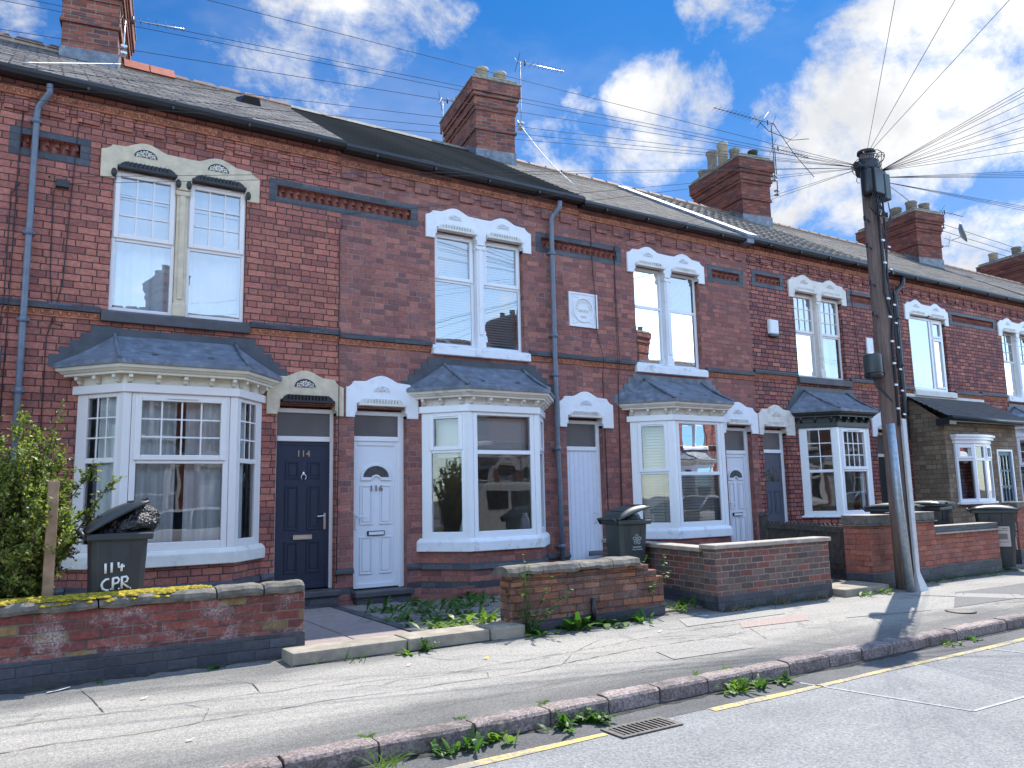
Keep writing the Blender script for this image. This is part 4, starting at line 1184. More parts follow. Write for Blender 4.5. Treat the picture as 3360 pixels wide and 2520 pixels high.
panes = []
for k, (a, b) in enumerate(fr):
    Lk = math.hypot(b[0] - a[0], b[1] - a[1])
    pbar(w, a, b, 0, .055, wz0, wz1, -.04, .03); pbar(w, a, b, Lk - .055, Lk, wz0, wz1, -.04, .03)
    for z in (wz0, wz1 - .07, 2.16): pbar(w, a, b, .055, Lk - .055, z, z + .07, -.04, .029)
    if k != 1:
        pbar(w, a, b, .04, .10, 2.21, 2.5, .0, .05); pbar(w, a, b, Lk - .10, Lk - .04, 2.21, 2.5, .0, .05)
        for z in (2.21, 2.45): pbar(w, a, b, .10, Lk - .10, z, z + .05, .0, .049)
    panes += [(a, b, .055, Lk - .055, wz0 + .07, 2.16), (a, b, .055, Lk - .055, 2.23, wz1 - .07)]
w = w.build('porch_window', M['upvc'], H122, bevel=.005)
for a, b, u0, u1, z0, z1 in panes:
    A = Vector((*a, 0)); u = (Vector((*b, 0)) - A).normalized(); P, Q = A + u * u0, A + u * u1
    MB().quad((P.x, P.y, z0), (Q.x, Q.y, z0), (Q.x, Q.y, z1), (P.x, P.y, z1)).build('pane', M['glass_dn'], w)
c = MB()
for z0, z1, e in ((2.55, 2.63, .03), (2.63, 2.69, .07), (2.69, 2.74, .10)):
    q = [(wx0 - e + (wx1 - wx0 + 2 * e) * t / 12, PY - .03 - e - .15 * math.sin(PI * t / 12)) for t in range(13)]
    c.prism(q + [(wx1 + e, PY + .0), (wx0 - e, PY + .0)], z0, z1, ax='z')
c.build('window_canopy', M['upvc'], w)
c = MB(); q = [(wx0 - .06 + (wx1 - wx0 + .12) * t / 12, PY - .08 - .15 * math.sin(PI * t / 12)) for t in range(13)]; c.prism(q + [(wx1 + .06, PY), (wx0 - .06, PY)], 1.215, 1.26, ax='z'); c.build('window_sill', M['upvc'], w)
d = MB(); d.ring(PX0 + 2.09, PX0 + 2.79, .25, 2.44, .05, PY - .02, PY + .08); d = d.build('porch_door_frame', M['upvc'], H122, bevel=.005)
d = MB(); a, b = PX0 + 2.14, PX0 + 2.74
d.ring(a, b, .3, 2.39, .09, PY + .01, PY + .06); d.box(a + .09, b - .09, PY + .0104, PY + .06, .39, 1.25)
for k in (1, 2): d.box(a + .09 + .42 * k / 3 - .015, a + .09 + .42 * k / 3 + .015, PY + .011, PY + .055, 1.25, 2.30)
for z in (1.55, 1.92): d.box(a + .09, b - .09, PY + .0115, PY + .055, z, z + .05)
d = d.build('porch_door', M['door_blue'], H122, bevel=.004)
MB().quad((a + .09, PY + .035, 1.25), (b - .09, PY + .035, 1.25), (b - .09, PY + .035, 2.30), (a + .09, PY + .035, 2.30)).build('pane', M['glass_dn'], d)
k = MB(); k.ball((a + .05, PY - .02, 1.2), .03); k.build('handle', M['bronze'], d)

# drainpipes, wires and fittings on the walls
def cl(x, y, zs): return [(x, y, z) for z in zs]
downpipe(H114, [(.145, -.19, 6.56), (.148, -.17, 6.46), (.10, -.13, 6.38), (.045, -.085, 6.30), (.035, -.085, 6.2), (.03, -.085, 3.5), (.03, -.085, .25)], .036, M['pipe_grey'], cl(.03, -.085, (6.12, 4.75, 3.72, 2.9, 1.5)))
downpipe(H116, [(7.565, -.19, 6.50), (7.568, -.17, 6.40), (7.52, -.13, 6.31), (7.455, -.085, 6.22), (7.45, -.085, 6.1), (7.445, -.085, 2.4), (7.47, -.085, 1.6), (7.48, -.085, .25)], .042, M['pipe_grey'], cl(7.45, -.085, (5.6, 4.2, 3.55, 2.35)) + cl(7.475, -.085, (.8,)))
downpipe(H122, [(17.42, -.19, 6.46), (17.42, -.16, 6.3), (17.25, -.10, 6.15), (17.2, -.09, 6.05), (17.2, -.09, 2.7), (17.0, -.1, 2.6), (17.0, -.1, .25)], .055, M['gutter'], cl(17.2, -.09, (5.5, 4.4, 3.3)))
def wire(h, pts, m='cable', r=.006):
    MB().tube(pts, r, 5).build('wall_cable', M[m], h)
F = -.012
wire(H116, [(3.79, -.10, 5.55), (3.83, F, 5.48), (3.79, F, 5.40), (3.795, F, 4.6), (3.79, F, 4.02), (3.79, -.075, 3.96), (3.79, -.075, 3.9), (3.79, F, 3.8), (3.79, -.05, 3.3), (3.79, -.05, 2.75), (3.79, F, .5)])
wire(H114, [(.31, -.05, 5.46), (.25, F, 5.30), (.27, F, 4.3), (.33, F, 3.72), (.42, F, 3.70), (.44, F, 3.7)])
wire(H114, [(.56, F, 6.6), (.47, F, 6.15), (.44, F, 5.3), (.40, F, 4.2), (.30, F, 3.68), (.27, F, 3.55), (.27, F, 1.)])
wire(H112, [(-.10, F, 6.6), (-.12, F, 5.5), (-.12, F, 4.1), (-.12, -.07, 3.93), (-.12, F, 3.7), (-.15, F, .5)]); wire(H112, [(-.09, F, 5.35), (-.17, F, 5.2), (-.17, F, 4.1), (-.17, -.07, 3.93), (-.19, F, 3.7), (-.19, F, .5)])
wire(H118, [(8.33, F, 6.5), (8.36, F, 5.4), (8.37, -.035, 5.02), (8.38, -.035, 4.43), (8.42, F, 4.25), (8.48, -.07, 3.9), (8.49, F, 3.6), (8.50, F, .5)]); wire(H118, [(8.98, -.05, 6.0), (8.86, F, 5.95), (8.85, F, 5.3), (8.83, -.07, 3.9), (8.82, F, 3.4), (8.80, F, .5)])
wire(H118, [(8.85, -.05, 6.02), (8.83, F, 5.2), (8.84, F, 4.2), (8.78, -.07, 3.93), (8.76, F, .6)], 'cable', .005)
wire(H120, [(15.66, F, 6.2), (15.7, F, 5.0), (15.74, F, 4.0)])
wire(H122, [(17.45, F, 6.4), (17.45, F, 3.9), (17.4, F, 3.4)])
jb = MB(); jb.box(.27, .41, -.06, 0, 5.37, 5.46); jb.ball((.2, -.05, 5.47), .015); jb.build('junction_box', M['black_plastic'], H114, bevel=.01)
ab = MB(); ab.box(12.78, 13.05, -.09, 0, 4.73, 5.03); ab = ab.build('alarm_box', M['white'], H120, bevel=.02); q = MB(); q.box(12.785, 13.045, -.088, -.001, 4.68, 4.735); q.build('alarm_light', M['blue_brick'], ab, bevel=.01)
ab = MB(); ab.box(16.05, 16.28, -.04, 0, 4.12, 4.95); ab.build('wall_vent_cover', M['white'], H120, bevel=.01)
# date stone
ps = MB(); ps.ring(7.815, 8.42, 4.42, 5.015, .03, -.028, .0); ps.prism([(7.845, 4.45), (8.39, 4.45), (8.39, 4.985), (7.845, 4.985)] , -.016, .0)
dc = arc(8.117, 4.718, .215, .215, 0, 2 * PI, 32)[:-1]; di = arc(8.117, 4.718, .19, .19, 0, 2 * PI, 32)[:-1]
for i in range(32):
    j = (i + 1) % 32
    ps.add([(dc[i][0], -.034, dc[i][1]), (dc[j][0], -.034, dc[j][1]), (di[j][0], -.034, di[j][1]), (di[i][0], -.034, di[i][1]), (dc[i][0], -.016, dc[i][1]), (dc[j][0], -.016, dc[j][1]), (di[j][0], -.017, di[j][1]), (di[i][0], -.017, di[i][1])], [(0, 1, 2, 3), (0, 4, 5, 1), (3, 2, 6, 7)])
for sx_ in (-1, 1):
    for sz_ in (-1, 1):
        for k in range(5): ps.ball((8.117 + sx_ * (.245 - .012 * k), -.018, 4.718 + sz_ * (.245 - .045 * (4 - k))), .013, .012, .013, 6, 4); ps.ball((8.117 + sx_ * (.245 - .045 * k), -.018, 4.718 + sz_ * (.245 - .012 * k)), .013, .012, .013, 6, 4)
plaque = ps.build('date_stone', M['white'], H118)
t = MB(); word = 'LEICESTER'
for i, chx in enumerate(word):
    a = PI * (1.0 - (i + .5) / len(word)) ; rr = .142
    add_text(t, chx, .056, Matrix.Translation((8.117 + rr * math.cos(a), -.017, 4.715 + rr * math.sin(a))) @ Matrix.Rotation(PI / 2, 4, 'X') @ Matrix.Rotation(a - PI / 2, 4, 'Z'), .006, 1, .002)
add_text(t, 'HOUSES', .056, face_y(8.117, -.017, 4.70), .006, 1.1, .002); add_text(t, '1898', .058, face_y(8.117, -.017, 4.60), .006, 1.2, .002)
t.build('raised_lettering', M['cream_dirty'], plaque)
mb = MB()                                   # roof vent slate on the second house
zc = 6.655 + (3.0 + .17) / 4.57 * 2.725
mb.hull([(3.0, 2.78, zc - .12), (3.36, 2.78, zc - .12), (3.05, 2.72, zc + .0), (3.31, 2.72, zc + .0), (3.0, 3.2, zc + .16), (3.36, 3.2, zc + .16)]); mb.build('roof_vent', M['gutter'], H114)
mb = MB(); zf = lambda y: 6.685 - .08 + (y + .20) / 4.6 * (RZ - 6.685 + .08)
mb.hull([(12.33 + .11 * y + o, y, zf(y) + z) for y in (-.24, 4.4) for o, z in ((-.19, .02), (.17, .02), (-.15, .075), (.12, .09))]); mb.box(12.06, 12.26, -.262, -.05, 6.47, 6.55); mb.build('lead_valley', M['lead'], H118)
ab = MB(); ab.box(5.32, 5.6, -.585, -.565, .30, .38)
for k in range(7): ab.box(5.335 + .037 * k, 5.355 + .037 * k, -.59, -.584, .312, .368)
ab.build('air_brick', M['brick_fine_joint'], H116); 

PB, PG, PO = M['pot_buff'], M['pot_grey'], M['pot_orange']
chimney(H114, (.32, 3.8), .84, 2.1, [(.3, .4, .13, .35, PB, 0), (.6, .9, .13, .35, PB, 0)], 10.77, 9.0, M['brick_chimney'])
chimney(H118, (8.28, 3.8), .92, 2.1, [(.26, .28, .135, .34, PB, 0), (.72, .32, .135, .34, PB, 0), (.24, .85, .13, .30, PG, 0), (.24, 1.65, .13, .34, PB, 0), (.7, 1.2, .13, .3, PG, 0)], 10.77, 9.0, M['brick_chimney'])
chimney(H122, (16.75, 3.8), .98, 2.1, [(.25, .5, .14, .38, PG, 0), (.72, .28, .13, .30, M['green_black'], 0), (.24, 1.0, .145, .78, PB, 0), (.24, 1.5, .15, .72, PG, 1), (.24, 1.95, .15, .3, PG, 0)], 10.8, 8.97, M['brick_chimney_dark'])
chimney(H124, (25.22, 3.8), 1.12, 2.3, [(.3, .35, .17, .38, PG, 0), (.85, .3, .16, .36, PG, 0), (.28, .95, .17, .36, PG, 0), (.28, 1.55, .17, .36, PO, 0), (.28, 2.05, .17, .34, PG, 0)], 10.75, 8.9, M['brick_chimney_dark'])
chimney(H126, (33.9, 3.8), 1.1, 2.6, [(.3, .5, .17, .36, PG, 0), (.3, 1.2, .17, .36, PG, 0), (.3, 2.2, .17, .4, PB, 0)], 10.75, 8.9, M['brick_chimney_dark'])
rr = MB()                                    # two new red ridge tiles right of the first chimney
for k in range(2): rr.hull([(x, 4.4 + a, z) for x in (1.32 + .43 * k, 1.73 + .43 * k) for a, z in ((-.2, 9.33), (.2, 9.33), (-.03, 9.55), (.03, 9.55))])
rr.build('red_ridge_tiles', M['ridge_red'], H114)

# ------------------------------------------------------------ curtains and blinds
BY = .26
curtain('white voile curtain in the left upstairs window above the cream bay', [(.98, .22), (1.62, .22)], 3.96, 5.7, M['curtain'], .02, .2, group='upstairs curtains beside the stone mullion')
curtain('white voile curtain in the right upstairs window with cream stone head', [(1.77, .22), (2.49, .22)], 3.96, 5.7, M['curtain'], .02, .2, group='upstairs curtains beside the stone mullion')
curtain('pale curtain hanging in the left side light of the cream bay window', [(.86, -.12), (1.12, -.36)], 1.1, 2.88, M['curtain'], .025, .15)
curtain('left white curtain in the front of the cream bay window', [(1.15, -.38), (1.66, -.38)], 1.1, 2.88, M['curtain'], .04, .15)
curtain('right white curtain in the front of the cream bay window', [(1.76, -.38), (2.25, -.38)], 1.1, 2.88, M['curtain'], .04, .15)
curtain('pale curtain hanging in the right side light of the cream bay window', [(2.30, -.34), (2.5, -.16)], 1.1, 2.88, M['curtain'], .025, .12)
blind('white slatted blind in the left upstairs window of the white door house', 5.34, 6.03, .2, 3.93, 5.6, M['blind_white'], .042)
blind('white slatted blind in the right upstairs window of the white door house', 6.2, 6.9, .2, 3.93, 5.6, M['blind_white'], .042)
blind('white blind half lowered in the wide front pane of the bay beside the 116 door', 5.62, 6.66, -.42, 2.2, 2.78, M['blind_white'], .026, .85)
def bxf(B, i):
    a = Vector((*B.path(-.16)[i], 0)); c = Vector((*B.path(-.16)[i + 1], 0)); u = (c - a); L = u.length
    return L, Matrix.Translation(a) @ Matrix.Rotation(math.atan2(u.y, u.x), 4, 'Z')
L_, X_ = bxf(B116, 0); blind('small white blind half lowered in the side light of the bay beside the 116 door', .08, L_ - .02, 0, 2.2, 2.78, M['blind_white'], .026, .85, X_)
blind('grey slatted blind in the left upstairs window over the grey blind bay', 9.32, 10.0, .2, 3.93, 5.6, M['blind_grey'], .045)
blind('grey slatted blind in the right upstairs window over the grey blind bay', 10.2, 10.88, .2, 3.93, 5.6, M['blind_grey'], .045)
blind('wide grey slatted blind in the front of the bay behind the brown brick wall', 9.58, 10.68, -.42, 1.1, 2.78, M['blind_grey'], .05, .75)
L_, X_ = bxf(B118, 0); blind('narrow grey slatted blind in the side light of the bay behind the brown wall', .05, L_ - .02, 0, 1.1, 2.78, M['blind_grey'], .05, .75, X_)
curtain('pale curtain in the left upstairs window above the black bay cornice', [(13.9, .24), (14.4, .24)], 3.96, 5.7, M['curtain'], .03, .2)
curtain('pale curtain in the right upstairs window above the black bay cornice', [(14.58, .24), (15.05, .24)], 3.96, 5.7, M['curtain'], .03, .2)
rb = MB(); rb.box(17.84, 19.26, .16, .165, 4.28, 5.66); rb.tube([(17.84, .163, 4.28), (19.26, .163, 4.28)], .012, 6); tag(rb.build('roller_blind', M['blind_blue']), 'pale roller blind most of the way down in the wide blue window above the porch', 'blind')

t = MB(); t.hull([(5.60, -.34, 1.05), (5.86, -.36, 1.05), (5.60, -.1, 1.05), (5.64, -.33, 1.62), (5.70, -.25, 1.6), (5.8, -.2, 1.1)]); tag(t.build('fabric_bundle', plain('pale turquoise cloth', (.35, .5, .48), .8), jit=.02), 'pale turquoise heap of cloth inside the bay beside the white 116 door', 'cloth')
t = MB(); t.lathe((6.62, -.33, 1.05), [(.05, 0), (.075, .08), (.07, .2), (.04, .27), (.045, .3)], 14); tag(t.build('vase', M['white']), 'white vase inside the bay window beside the white 116 door', 'vase')
# ------------------------------------------------------------ ground
g = MB(); g.quad((-300, -300, -.06), (400, -300, -.06), (400, 400, -.06), (-300, 400, -.06)); struct(g, 'ground', M['slab_grey'])
g = MB()
for i in range(14): g.quad((-60 + 10 * i, -14.6, 0), (-50 + 10 * i, -14.6, 0), (-50 + 10 * i, -5.70, 0), (-60 + 10 * i, -5.70, 0))
struct(g, 'road', M['road'])
g = MB()
NX, NYp = 130, 6
vs = []; fs = []
for j in range(NYp + 1):
    for i in range(NX + 1):
        x = -15 + i * .45; y = -5.56 + j * (5.58 - 2.7) / NYp
        z = .118 + .055 * j / NYp + .006 * mnoise.noise((x * .6, y * 1.1, 0))
        vs.append((x, y, z if j else .112))
for j in range(NYp):
    for i in range(NX): fs.append((j * (NX + 1) + i, j * (NX + 1) + i + 1, (j + 1) * (NX + 1) + i + 1, (j + 1) * (NX + 1) + i))
g.add(vs, fs, 0, True); struct(g, 'pavement', M['pavement'])
def pz(x, y): return .118 + .055 * (y + 5.56) / 2.88 + .006 * mnoise.noise((x * .6, y * 1.1, 0))
def patch(name, m, pts, up=.005):
    # subdivided sheet following the footway
    a, b, c, d = [Vector((*p, 0)) for p in pts]; mb = MB(); n = 12; vs = []
    for j in range(n + 1):
        for i in range(n + 1):
            q = a.lerp(b, i / n).lerp(d.lerp(c, i / n), j / n); vs.append((q.x, q.y, pz(q.x, q.y) + up))
    mb.add(vs, [(j * (n + 1) + i, j * (n + 1) + i + 1, (j + 1) * (n + 1) + i + 1, (j + 1) * (n + 1) + i) for j in range(n) for i in range(n)], 0, True)
    struct(mb, name, m)
patch('pavement_patch', M['patch_pale'], [(6.35, -3.95), (7.9, -4.0), (8.1, -3.55), (6.6, -3.55)])
patch('pavement_patch', M['patch_pink'], [(6.75, -4.35), (7.75, -4.45), (8.0, -4.15), (7.0, -4.1)])
patch('pavement_patch', M['patch_pale'], [(8.2, -4.6), (9.5, -4.85), (10.6, -4.25), (9.1, -4.05)])
patch('pavement_patch', M['patch_pale'], [(5.1, -5.05), (6.1, -5.1), (6.2, -4.75), (5.2, -4.7)])
patch('pavement_patch', M['patch_dark'], [(9.9, -4.9), (12.6, -5.05), (13.4, -4.3), (11.2, -4.2)])
patch('pavement_patch', M['patch_pale'], [(10.4, -3.9), (10.9, -3.95), (12.2, -5.4), (11.6, -5.4)])
M['crack'] = plain('dark crack in asphalt', (.06, .054, .05), .95)
def crack(pts, w=.006, seed=0):
    r = random.Random(seed); P = [Vector((*p, 0)) for p in pts]; out = []
    for a, b in zip(P, P[1:]):
        n = max(2, int((b - a).length / .07))
        for i in range(n): out.append(a.lerp(b, i / n) + Vector((0, .05 * mnoise.noise((a.lerp(b, i / n).x * 1.7, seed, 0)) + r.gauss(0, .006), 0)))
    out.append(P[-1]); mb = MB(); vs = []
    for i, p in enumerate(out):
        d = (out[min(i + 1, len(out) - 1)] - out[max(i - 1, 0)]).normalized(); n_ = Vector((-d.y, d.x, 0)); ww = w * .62 * r.uniform(.2, 1.25) * (1 if 0 < i < len(out) - 1 else .1)
        for s in (-1, 1): q = p + n_ * ww * s; vs.append((q.x, q.y, pz(q.x, q.y) + .004))
    mb.add(vs, [(2 * i, 2 * i + 1, 2 * i + 3, 2 * i + 2) for i in range(len(out) - 1)]); struct(mb, 'pavement_crack', M['crack'])
for k, (pts, w_) in enumerate((([(-2, -4.5), (.7, -4.62), (2.2, -4.6), (3.6, -4.68), (5.2, -4.5), (6.6, -4.55)], .008), ([(-2, -3.95), (1., -4.03), (1.8, -4.11), (2.6, -4.05)], .006), ([(2.2, -4.2), (3.2, -4.32), (4.6, -4.25), (5.8, -4.1), (7.0, -4.15)], .006),
    ([(.57, -3.15), (.62, -3.5), (.66, -4.0)], .008), ([(1.55, -3.4), (1.75, -3.75), (1.72, -4.1)], .007), ([(1.15, -4.05), (1.3, -4.3), (1.2, -4.6)], .005), ([(3.2, -4.3), (3.5, -4.5), (3.4, -4.68)], .005), ([(4.2, -4.6), (4.5, -4.3), (5.0, -4.05), (5.3, -3.9)], .005), ([(4.5, -4.3), (4.9, -4.5)], .004),
    ([(5.6, -4.1), (6.2, -4.45), (6.3, -4.9)], .006), ([(7.1, -3.6), (6.9, -4.3), (6.5, -4.9)], .005), ([(8.0, -5.2), (8.6, -4.6), (10.2, -4.15), (11.5, -4.2)], .005), ([(10.6, -4.3), (12.5, -4.6), (14, -4.4)], .006), ([(2.3, -5.2), (3.9, -5.15), (5.1, -5.2)], .004))): crack(pts, w_, k)
g = MB()                                    # opposite footway
g.box(-60, 80, -19.4, -14.6, -.05, .12); struct(g, 'opposite_pavement', M['pavement'])
kb = MB(); joints = [2.02, 2.70, 3.30, 3.82, 4.33, 4.84, 5.84 - .48, 5.84, 6.39, 6.87, 7.35, 7.91, 8.48, 9.0, 9.5]
x = 2.02
while x > -8: x -= rnd.uniform(.55, .75); joints.insert(0, x)
x = joints[-1]
while x < 42: x += rnd.uniform(.5, .62); joints.append(x)
for a, b in zip(joints, joints[1:]):
    dz = rnd.uniform(-.006, .006); dy = rnd.uniform(-.008, .008)
    n = 5; y0, y1 = -5.71 + dy, -5.55; vs = []
    prof = [(y0 - .004, -.05), (y0, .095), (y0 + .012, .114), (y0 + .035, .122), (y1 - .02, .124), (y1, .112), (y1, -.05)]
    for i in range(n + 1):
        xx = a + .008 + (b - a - .016) * i / n
        e = .008 if i in (0, n) else 0
        for y, z in prof: vs.append((xx, y + (e if y < y0 + .02 else 0), z + dz - (e if z > .1 else 0)))
    m = len(prof)
    fs = [(i * m + k, i * m + k + 1, (i + 1) * m + k + 1, (i + 1) * m + k) for i in range(n) for k in range(m - 1)] + [tuple(range(m)), tuple(range(n * m + m - 1, n * m - 1, -1))]
    kb.add(vs, fs, 0, False)
struct(kb, 'kerb', M['granite'], jit=.007)
kb = MB(); kb.box(-60, 80, -14.72, -14.55, -.05, .125); struct(kb, 'opposite_kerb', M['granite'])
g = MB()
x = -8.
while x < 60:
    if not (3.42 < x < 4.1):
        g.quad((x, -6.105 + .012 * math.sin(x * 2.1), .004), (x + .5, -6.105 + .012 * math.sin(x * 2.1 + 1.05), .004), (x + .5, -6.03 + .01 * math.sin(x * 3. + 1.5), .004), (x, -6.03 + .01 * math.sin(x * 3.), .004))
    x += .5
struct(g, 'yellow_line', M['yellow'])
g = MB()
for a, b in (((5.7, -5.91), (5.95, -7.2)), ((5.95, -7.2), (6.75, -7.22)), ((6.75, -7.22), (9.5, -7.5)), ((8.29, -6.1), (8.5, -7.0)), ((8.5, -7.0), (12., -6.9))):
    a = Vector((*a, 0)); b = Vector((*b, 0)); u = (b - a).normalized(); nn = Vector((-u.y, u.x, 0)) * .014
    g.add([a - nn + Vector((0, 0, .004)), b - nn + Vector((0, 0, .004)), b + nn + Vector((0, 0, .004)), a + nn + Vector((0, 0, .004))], [(0, 1, 2, 3)])
struct(g, 'road_seam', M['seam'])
g = MB(); g.box(-60, 80, -6.02, -5.7, -.03, .0015); struct(g, 'gutter_channel', asphalt('gutter channel asphalt', (.085, .083, .082), (.15, .147, .142), .3, 110.))
# forecourts
FZ = .215
g = MB(); g.box(-10, 2.40, -2.7, .02, .0, FZ - .02); g.box(4.55, 45, -3.1, .02, 0, FZ - .03); struct(g, 'forecourt', M['slab_grey'])
g = MB(); g.box(4.45, 6.9, -2.9, -.55, .05, FZ - .005); struct(g, 'gravel_bed', M['gravel'])
g = MB(); g.box(2.40, 4.60, -3.02, .02, 0, FZ - .012); struct(g, 'path_base', M['slab_grey'])
g = MB()
for i, (x0, x1) in enumerate(((2.42, 3.02), (3.03, 3.66))):
    y = -3.0
    while y < -.2:
        y1 = min(-.15, y + .62 + .1 * i)
        g.box(x0 + .004, x1 - .004, y + .004, y1 - .004, .1, FZ + rnd.uniform(-.003, .004)); y = y1
struct(g, 'path_slabs', M['slab_pink'], bevel=.006)
g = MB(); y = -3.0
while y < -.2: g.box(3.67, 3.79, y + .003, min(y + .22, -.15) - .003, .1, FZ + .006); y += .22
struct(g, 'path_edging', M['blue_brick'])
g = MB()
for i in range(3):
    for j in range(4): g.box(3.8 + .45 * i + .006, 4.25 + .45 * i - .006, -3. + .55 * j + .006, -2.45 + .55 * j - .006, .1, FZ - .002 + rnd.uniform(-.006, .004))
struct(g, 'old_slabs', M['slab_grey'], bevel=.006)

def kstone(label, x0, x1, y0, y1, z1):
    mb = MB(); mb.box(x0, x1, y0, y1, .05, z1); o = mb.build('edging_stone', M['concrete'], bevel=.022, seg=2, jit=.006)
    return tag(o, label, 'edging stone', 'stone edgings at the front of the open path')
kstone('long concrete edging stone in front of the pink slabs, beside the mossy wall end', 2.2, 3.30, -3.33, -2.98, .275)
kstone('chipped concrete edging stone with weeds, in the middle of the open path front', 3.31, 4.20, -3.36, -2.98, .28)
kstone('short dark edging stone against the left end of the low wall without moss', 4.21, 4.62, -3.37, -2.98, .285)
tag(MB().box(9.62, 10.62, -3.6, -3.0, .08, .262).build('entrance_step', M['concrete'], bevel=.025, seg=2, jit=.008), 'low concrete step between the brown brick wall and the wooden fence', 'step')

# ------------------------------------------------------------ garden walls
def gwall(label, a, b, th, z0, z1, m, cop, bands=None, cat='garden wall', skew=0.):
    """front edge from a to b, thickness th going back"""
    t = thing('garden_wall', label, cat, (a[0], a[1], z0))
    A = Vector((*a, 0)); Bv = Vector((*b, 0)); u = (Bv - A).normalized(); n = Vector((-u.y, u.x, 0))
    def bx(mb, u0, u1, d0, d1, za, zb):
        L = (Bv - A).length
        vs = []
        for z in (za, zb):
            for d in (d0, d1):
                for s in (u0, L + u1): q = A + u * s + n * d; vs.append((q.x, q.y, z))
        mb.add(vs, [(0, 2, 3, 1), (4, 5, 7, 6), (0, 1, 5, 4), (2, 6, 7, 3), (0, 4, 6, 2), (1, 3, 7, 5)])
    mb = MB(); bx(mb, 0, 0, 0, th, z0, z1); mb.build('brickwork', m, t, bevel=.006, jit=.004)
    if bands:
        mb = MB(); bx(mb, -.006, .006, -.008, th + .006, z0 - .02, z0 + bands); mb.build('blue_brick_base', M['blue_brick'], t, bevel=.005)
    return t, A, u, n, bx
t, A, u, n, bx = gwall('old red brick garden wall with bright yellow moss on its coping', (-4.0, -2.83), (2.46, -2.83), .23, .14, .745, M['wall_old'], None, .24)
c = MB()
x = -4.
for L_ in (1.3, 1.3, 1.35, .74, .95, .42, .40):
    e = x + L_; nn = 10; vs = []
    pr = [(-2.86, .745), (-2.872, .775), (-2.865, .81), (-2.83, .838), (-2.76, .85), (-2.68, .848), (-2.61, .83), (-2.575, .80), (-2.57, .745)]
    for i in range(nn + 1):
        xx = x + .007 + (L_ - .014) * i / nn
        for y, z in pr: vs.append((xx, y, z - (.012 if i in (0, nn) and z > .76 else 0)))
    k = len(pr)
    c.add(vs, [(i * k + j, i * k + j + 1, (i + 1) * k + j + 1, (i + 1) * k + j) for i in range(nn) for j in range(k - 1)] + [tuple(range(k)), tuple(range(nn * k + k - 1, nn * k - 1, -1))])
    x = e
cop = c.build('coping', M['coping'], t, jit=.012)
c = MB()
r3 = random.Random(5)
for i in range(7000):
    xx = r3.uniform(-2.2, 1.62); dens = mnoise.noise((xx * 2.3, 4., 0)) * .6 + .85 - max(0, xx - .7) * .95
    yy = -2.74 + r3.gauss(0, .055)
    if r3.random() > dens or not (-2.875 < yy < -2.6): continue
    if mnoise.noise((xx * 6, yy * 9, 1.)) + .35 * (1 - abs(yy + 2.76) * 9) < -.12 + max(0, xx - .6) * .25: continue
    tt = (yy + 2.72) / .15; zz = .85 - .03 * tt * tt - (.02 if yy < -2.85 else 0)
    s_ = r3.uniform(.010, .028)
    c.ball((xx, yy, zz - .002), s_ * 1.4, s_ * 1.2, s_ * .8, 6, 3, half=True)
tag(c.build('moss', M['moss'], cop), kind='stuff')
t, A, u, n, bx = gwall('low crumbling brick wall with rounded stone coping and weeds at its foot', (4.56, -3.2), (6.72, -3.2), .23, .15, .62, M['wall_mixed'], None, .13)
mb = MB(); bx(mb, .0, -.10, .004, .228, .62, .70); bx(mb, .02, -.22, .003, .229, .70, .765); mb.build('upper_courses', M['wall_mixed'], t, bevel=.008, jit=.006)
c = MB(); x = 4.49
for L_ in (.46, .5, .48, .42):
    vs = []; nn = 8; pr = [(-3.245, .765), (-3.25, .80), (-3.22, .845), (-3.15, .862), (-3.03, .86), (-2.955, .84), (-2.93, .80), (-2.93, .765)]; k = len(pr)
    for i in range(nn + 1):
        for y, z in pr: vs.append((x + .005 + (L_ - .01) * i / nn, y, z))
    c.add(vs, [(i * k + j, i * k + j + 1, (i + 1) * k + j + 1, (i + 1) * k + j) for i in range(nn) for j in range(k - 1)] + [tuple(range(k)), tuple(range(nn * k + k - 1, nn * k - 1, -1))])
    x += L_
c.build('coping', M['coping'], t, jit=.02)
mb = MB(); mb.tube([(5.62, -3.235, .16), (5.62, -3.235, .45)], .028, 8); mb.build('drain_spout', M['gutter'], t)
# brown wall with its return along the askew boundary
t, A, u, n, bx = gwall('mottled brown brick wall with flat pale slabs on top', (7.40, -3.42), (9.58, -3.42), .22, .15, .90, M['wall_brown'], None, .19)
RA, RB = (7.40, -3.42), (7.88, -.6)
mb = MB(); mb.prism([RA, (7.63, -3.42), (8.11, -.6), RB], .15, .86, ax='z'); mb.build('brickwork', M['wall_brown'], t, bevel=.005)
mb = MB(); mb.prism([(7.392, -3.425), (7.64, -3.41), (8.12, -.6), (7.872, -.6)], .13, .34, ax='z'); mb.build('blue_brick_base', M['blue_brick'], t)
c = MB()
for k, (a, b) in enumerate(((7.36, 8.1), (8.105, 8.86), (8.865, 9.61))): c.box(a, b, -3.45, -3.17, .90, .955)
c.build('coping', M['coping_pale'], t, bevel=.008, jit=.005)
c = MB()
for k in range(4):
    f0, f1 = k / 4, (k + 1) / 4 - .003
    p = lambda f, o: (7.40 + .48 * f + o, -3.16 + 2.56 * f)
    c.prism([p(f0, -.03), p(f0, .26), p(f1, .26), p(f1, -.03)], .86, .915, ax='z')
c.build('coping', M['coping_pale'], t, bevel=.008)

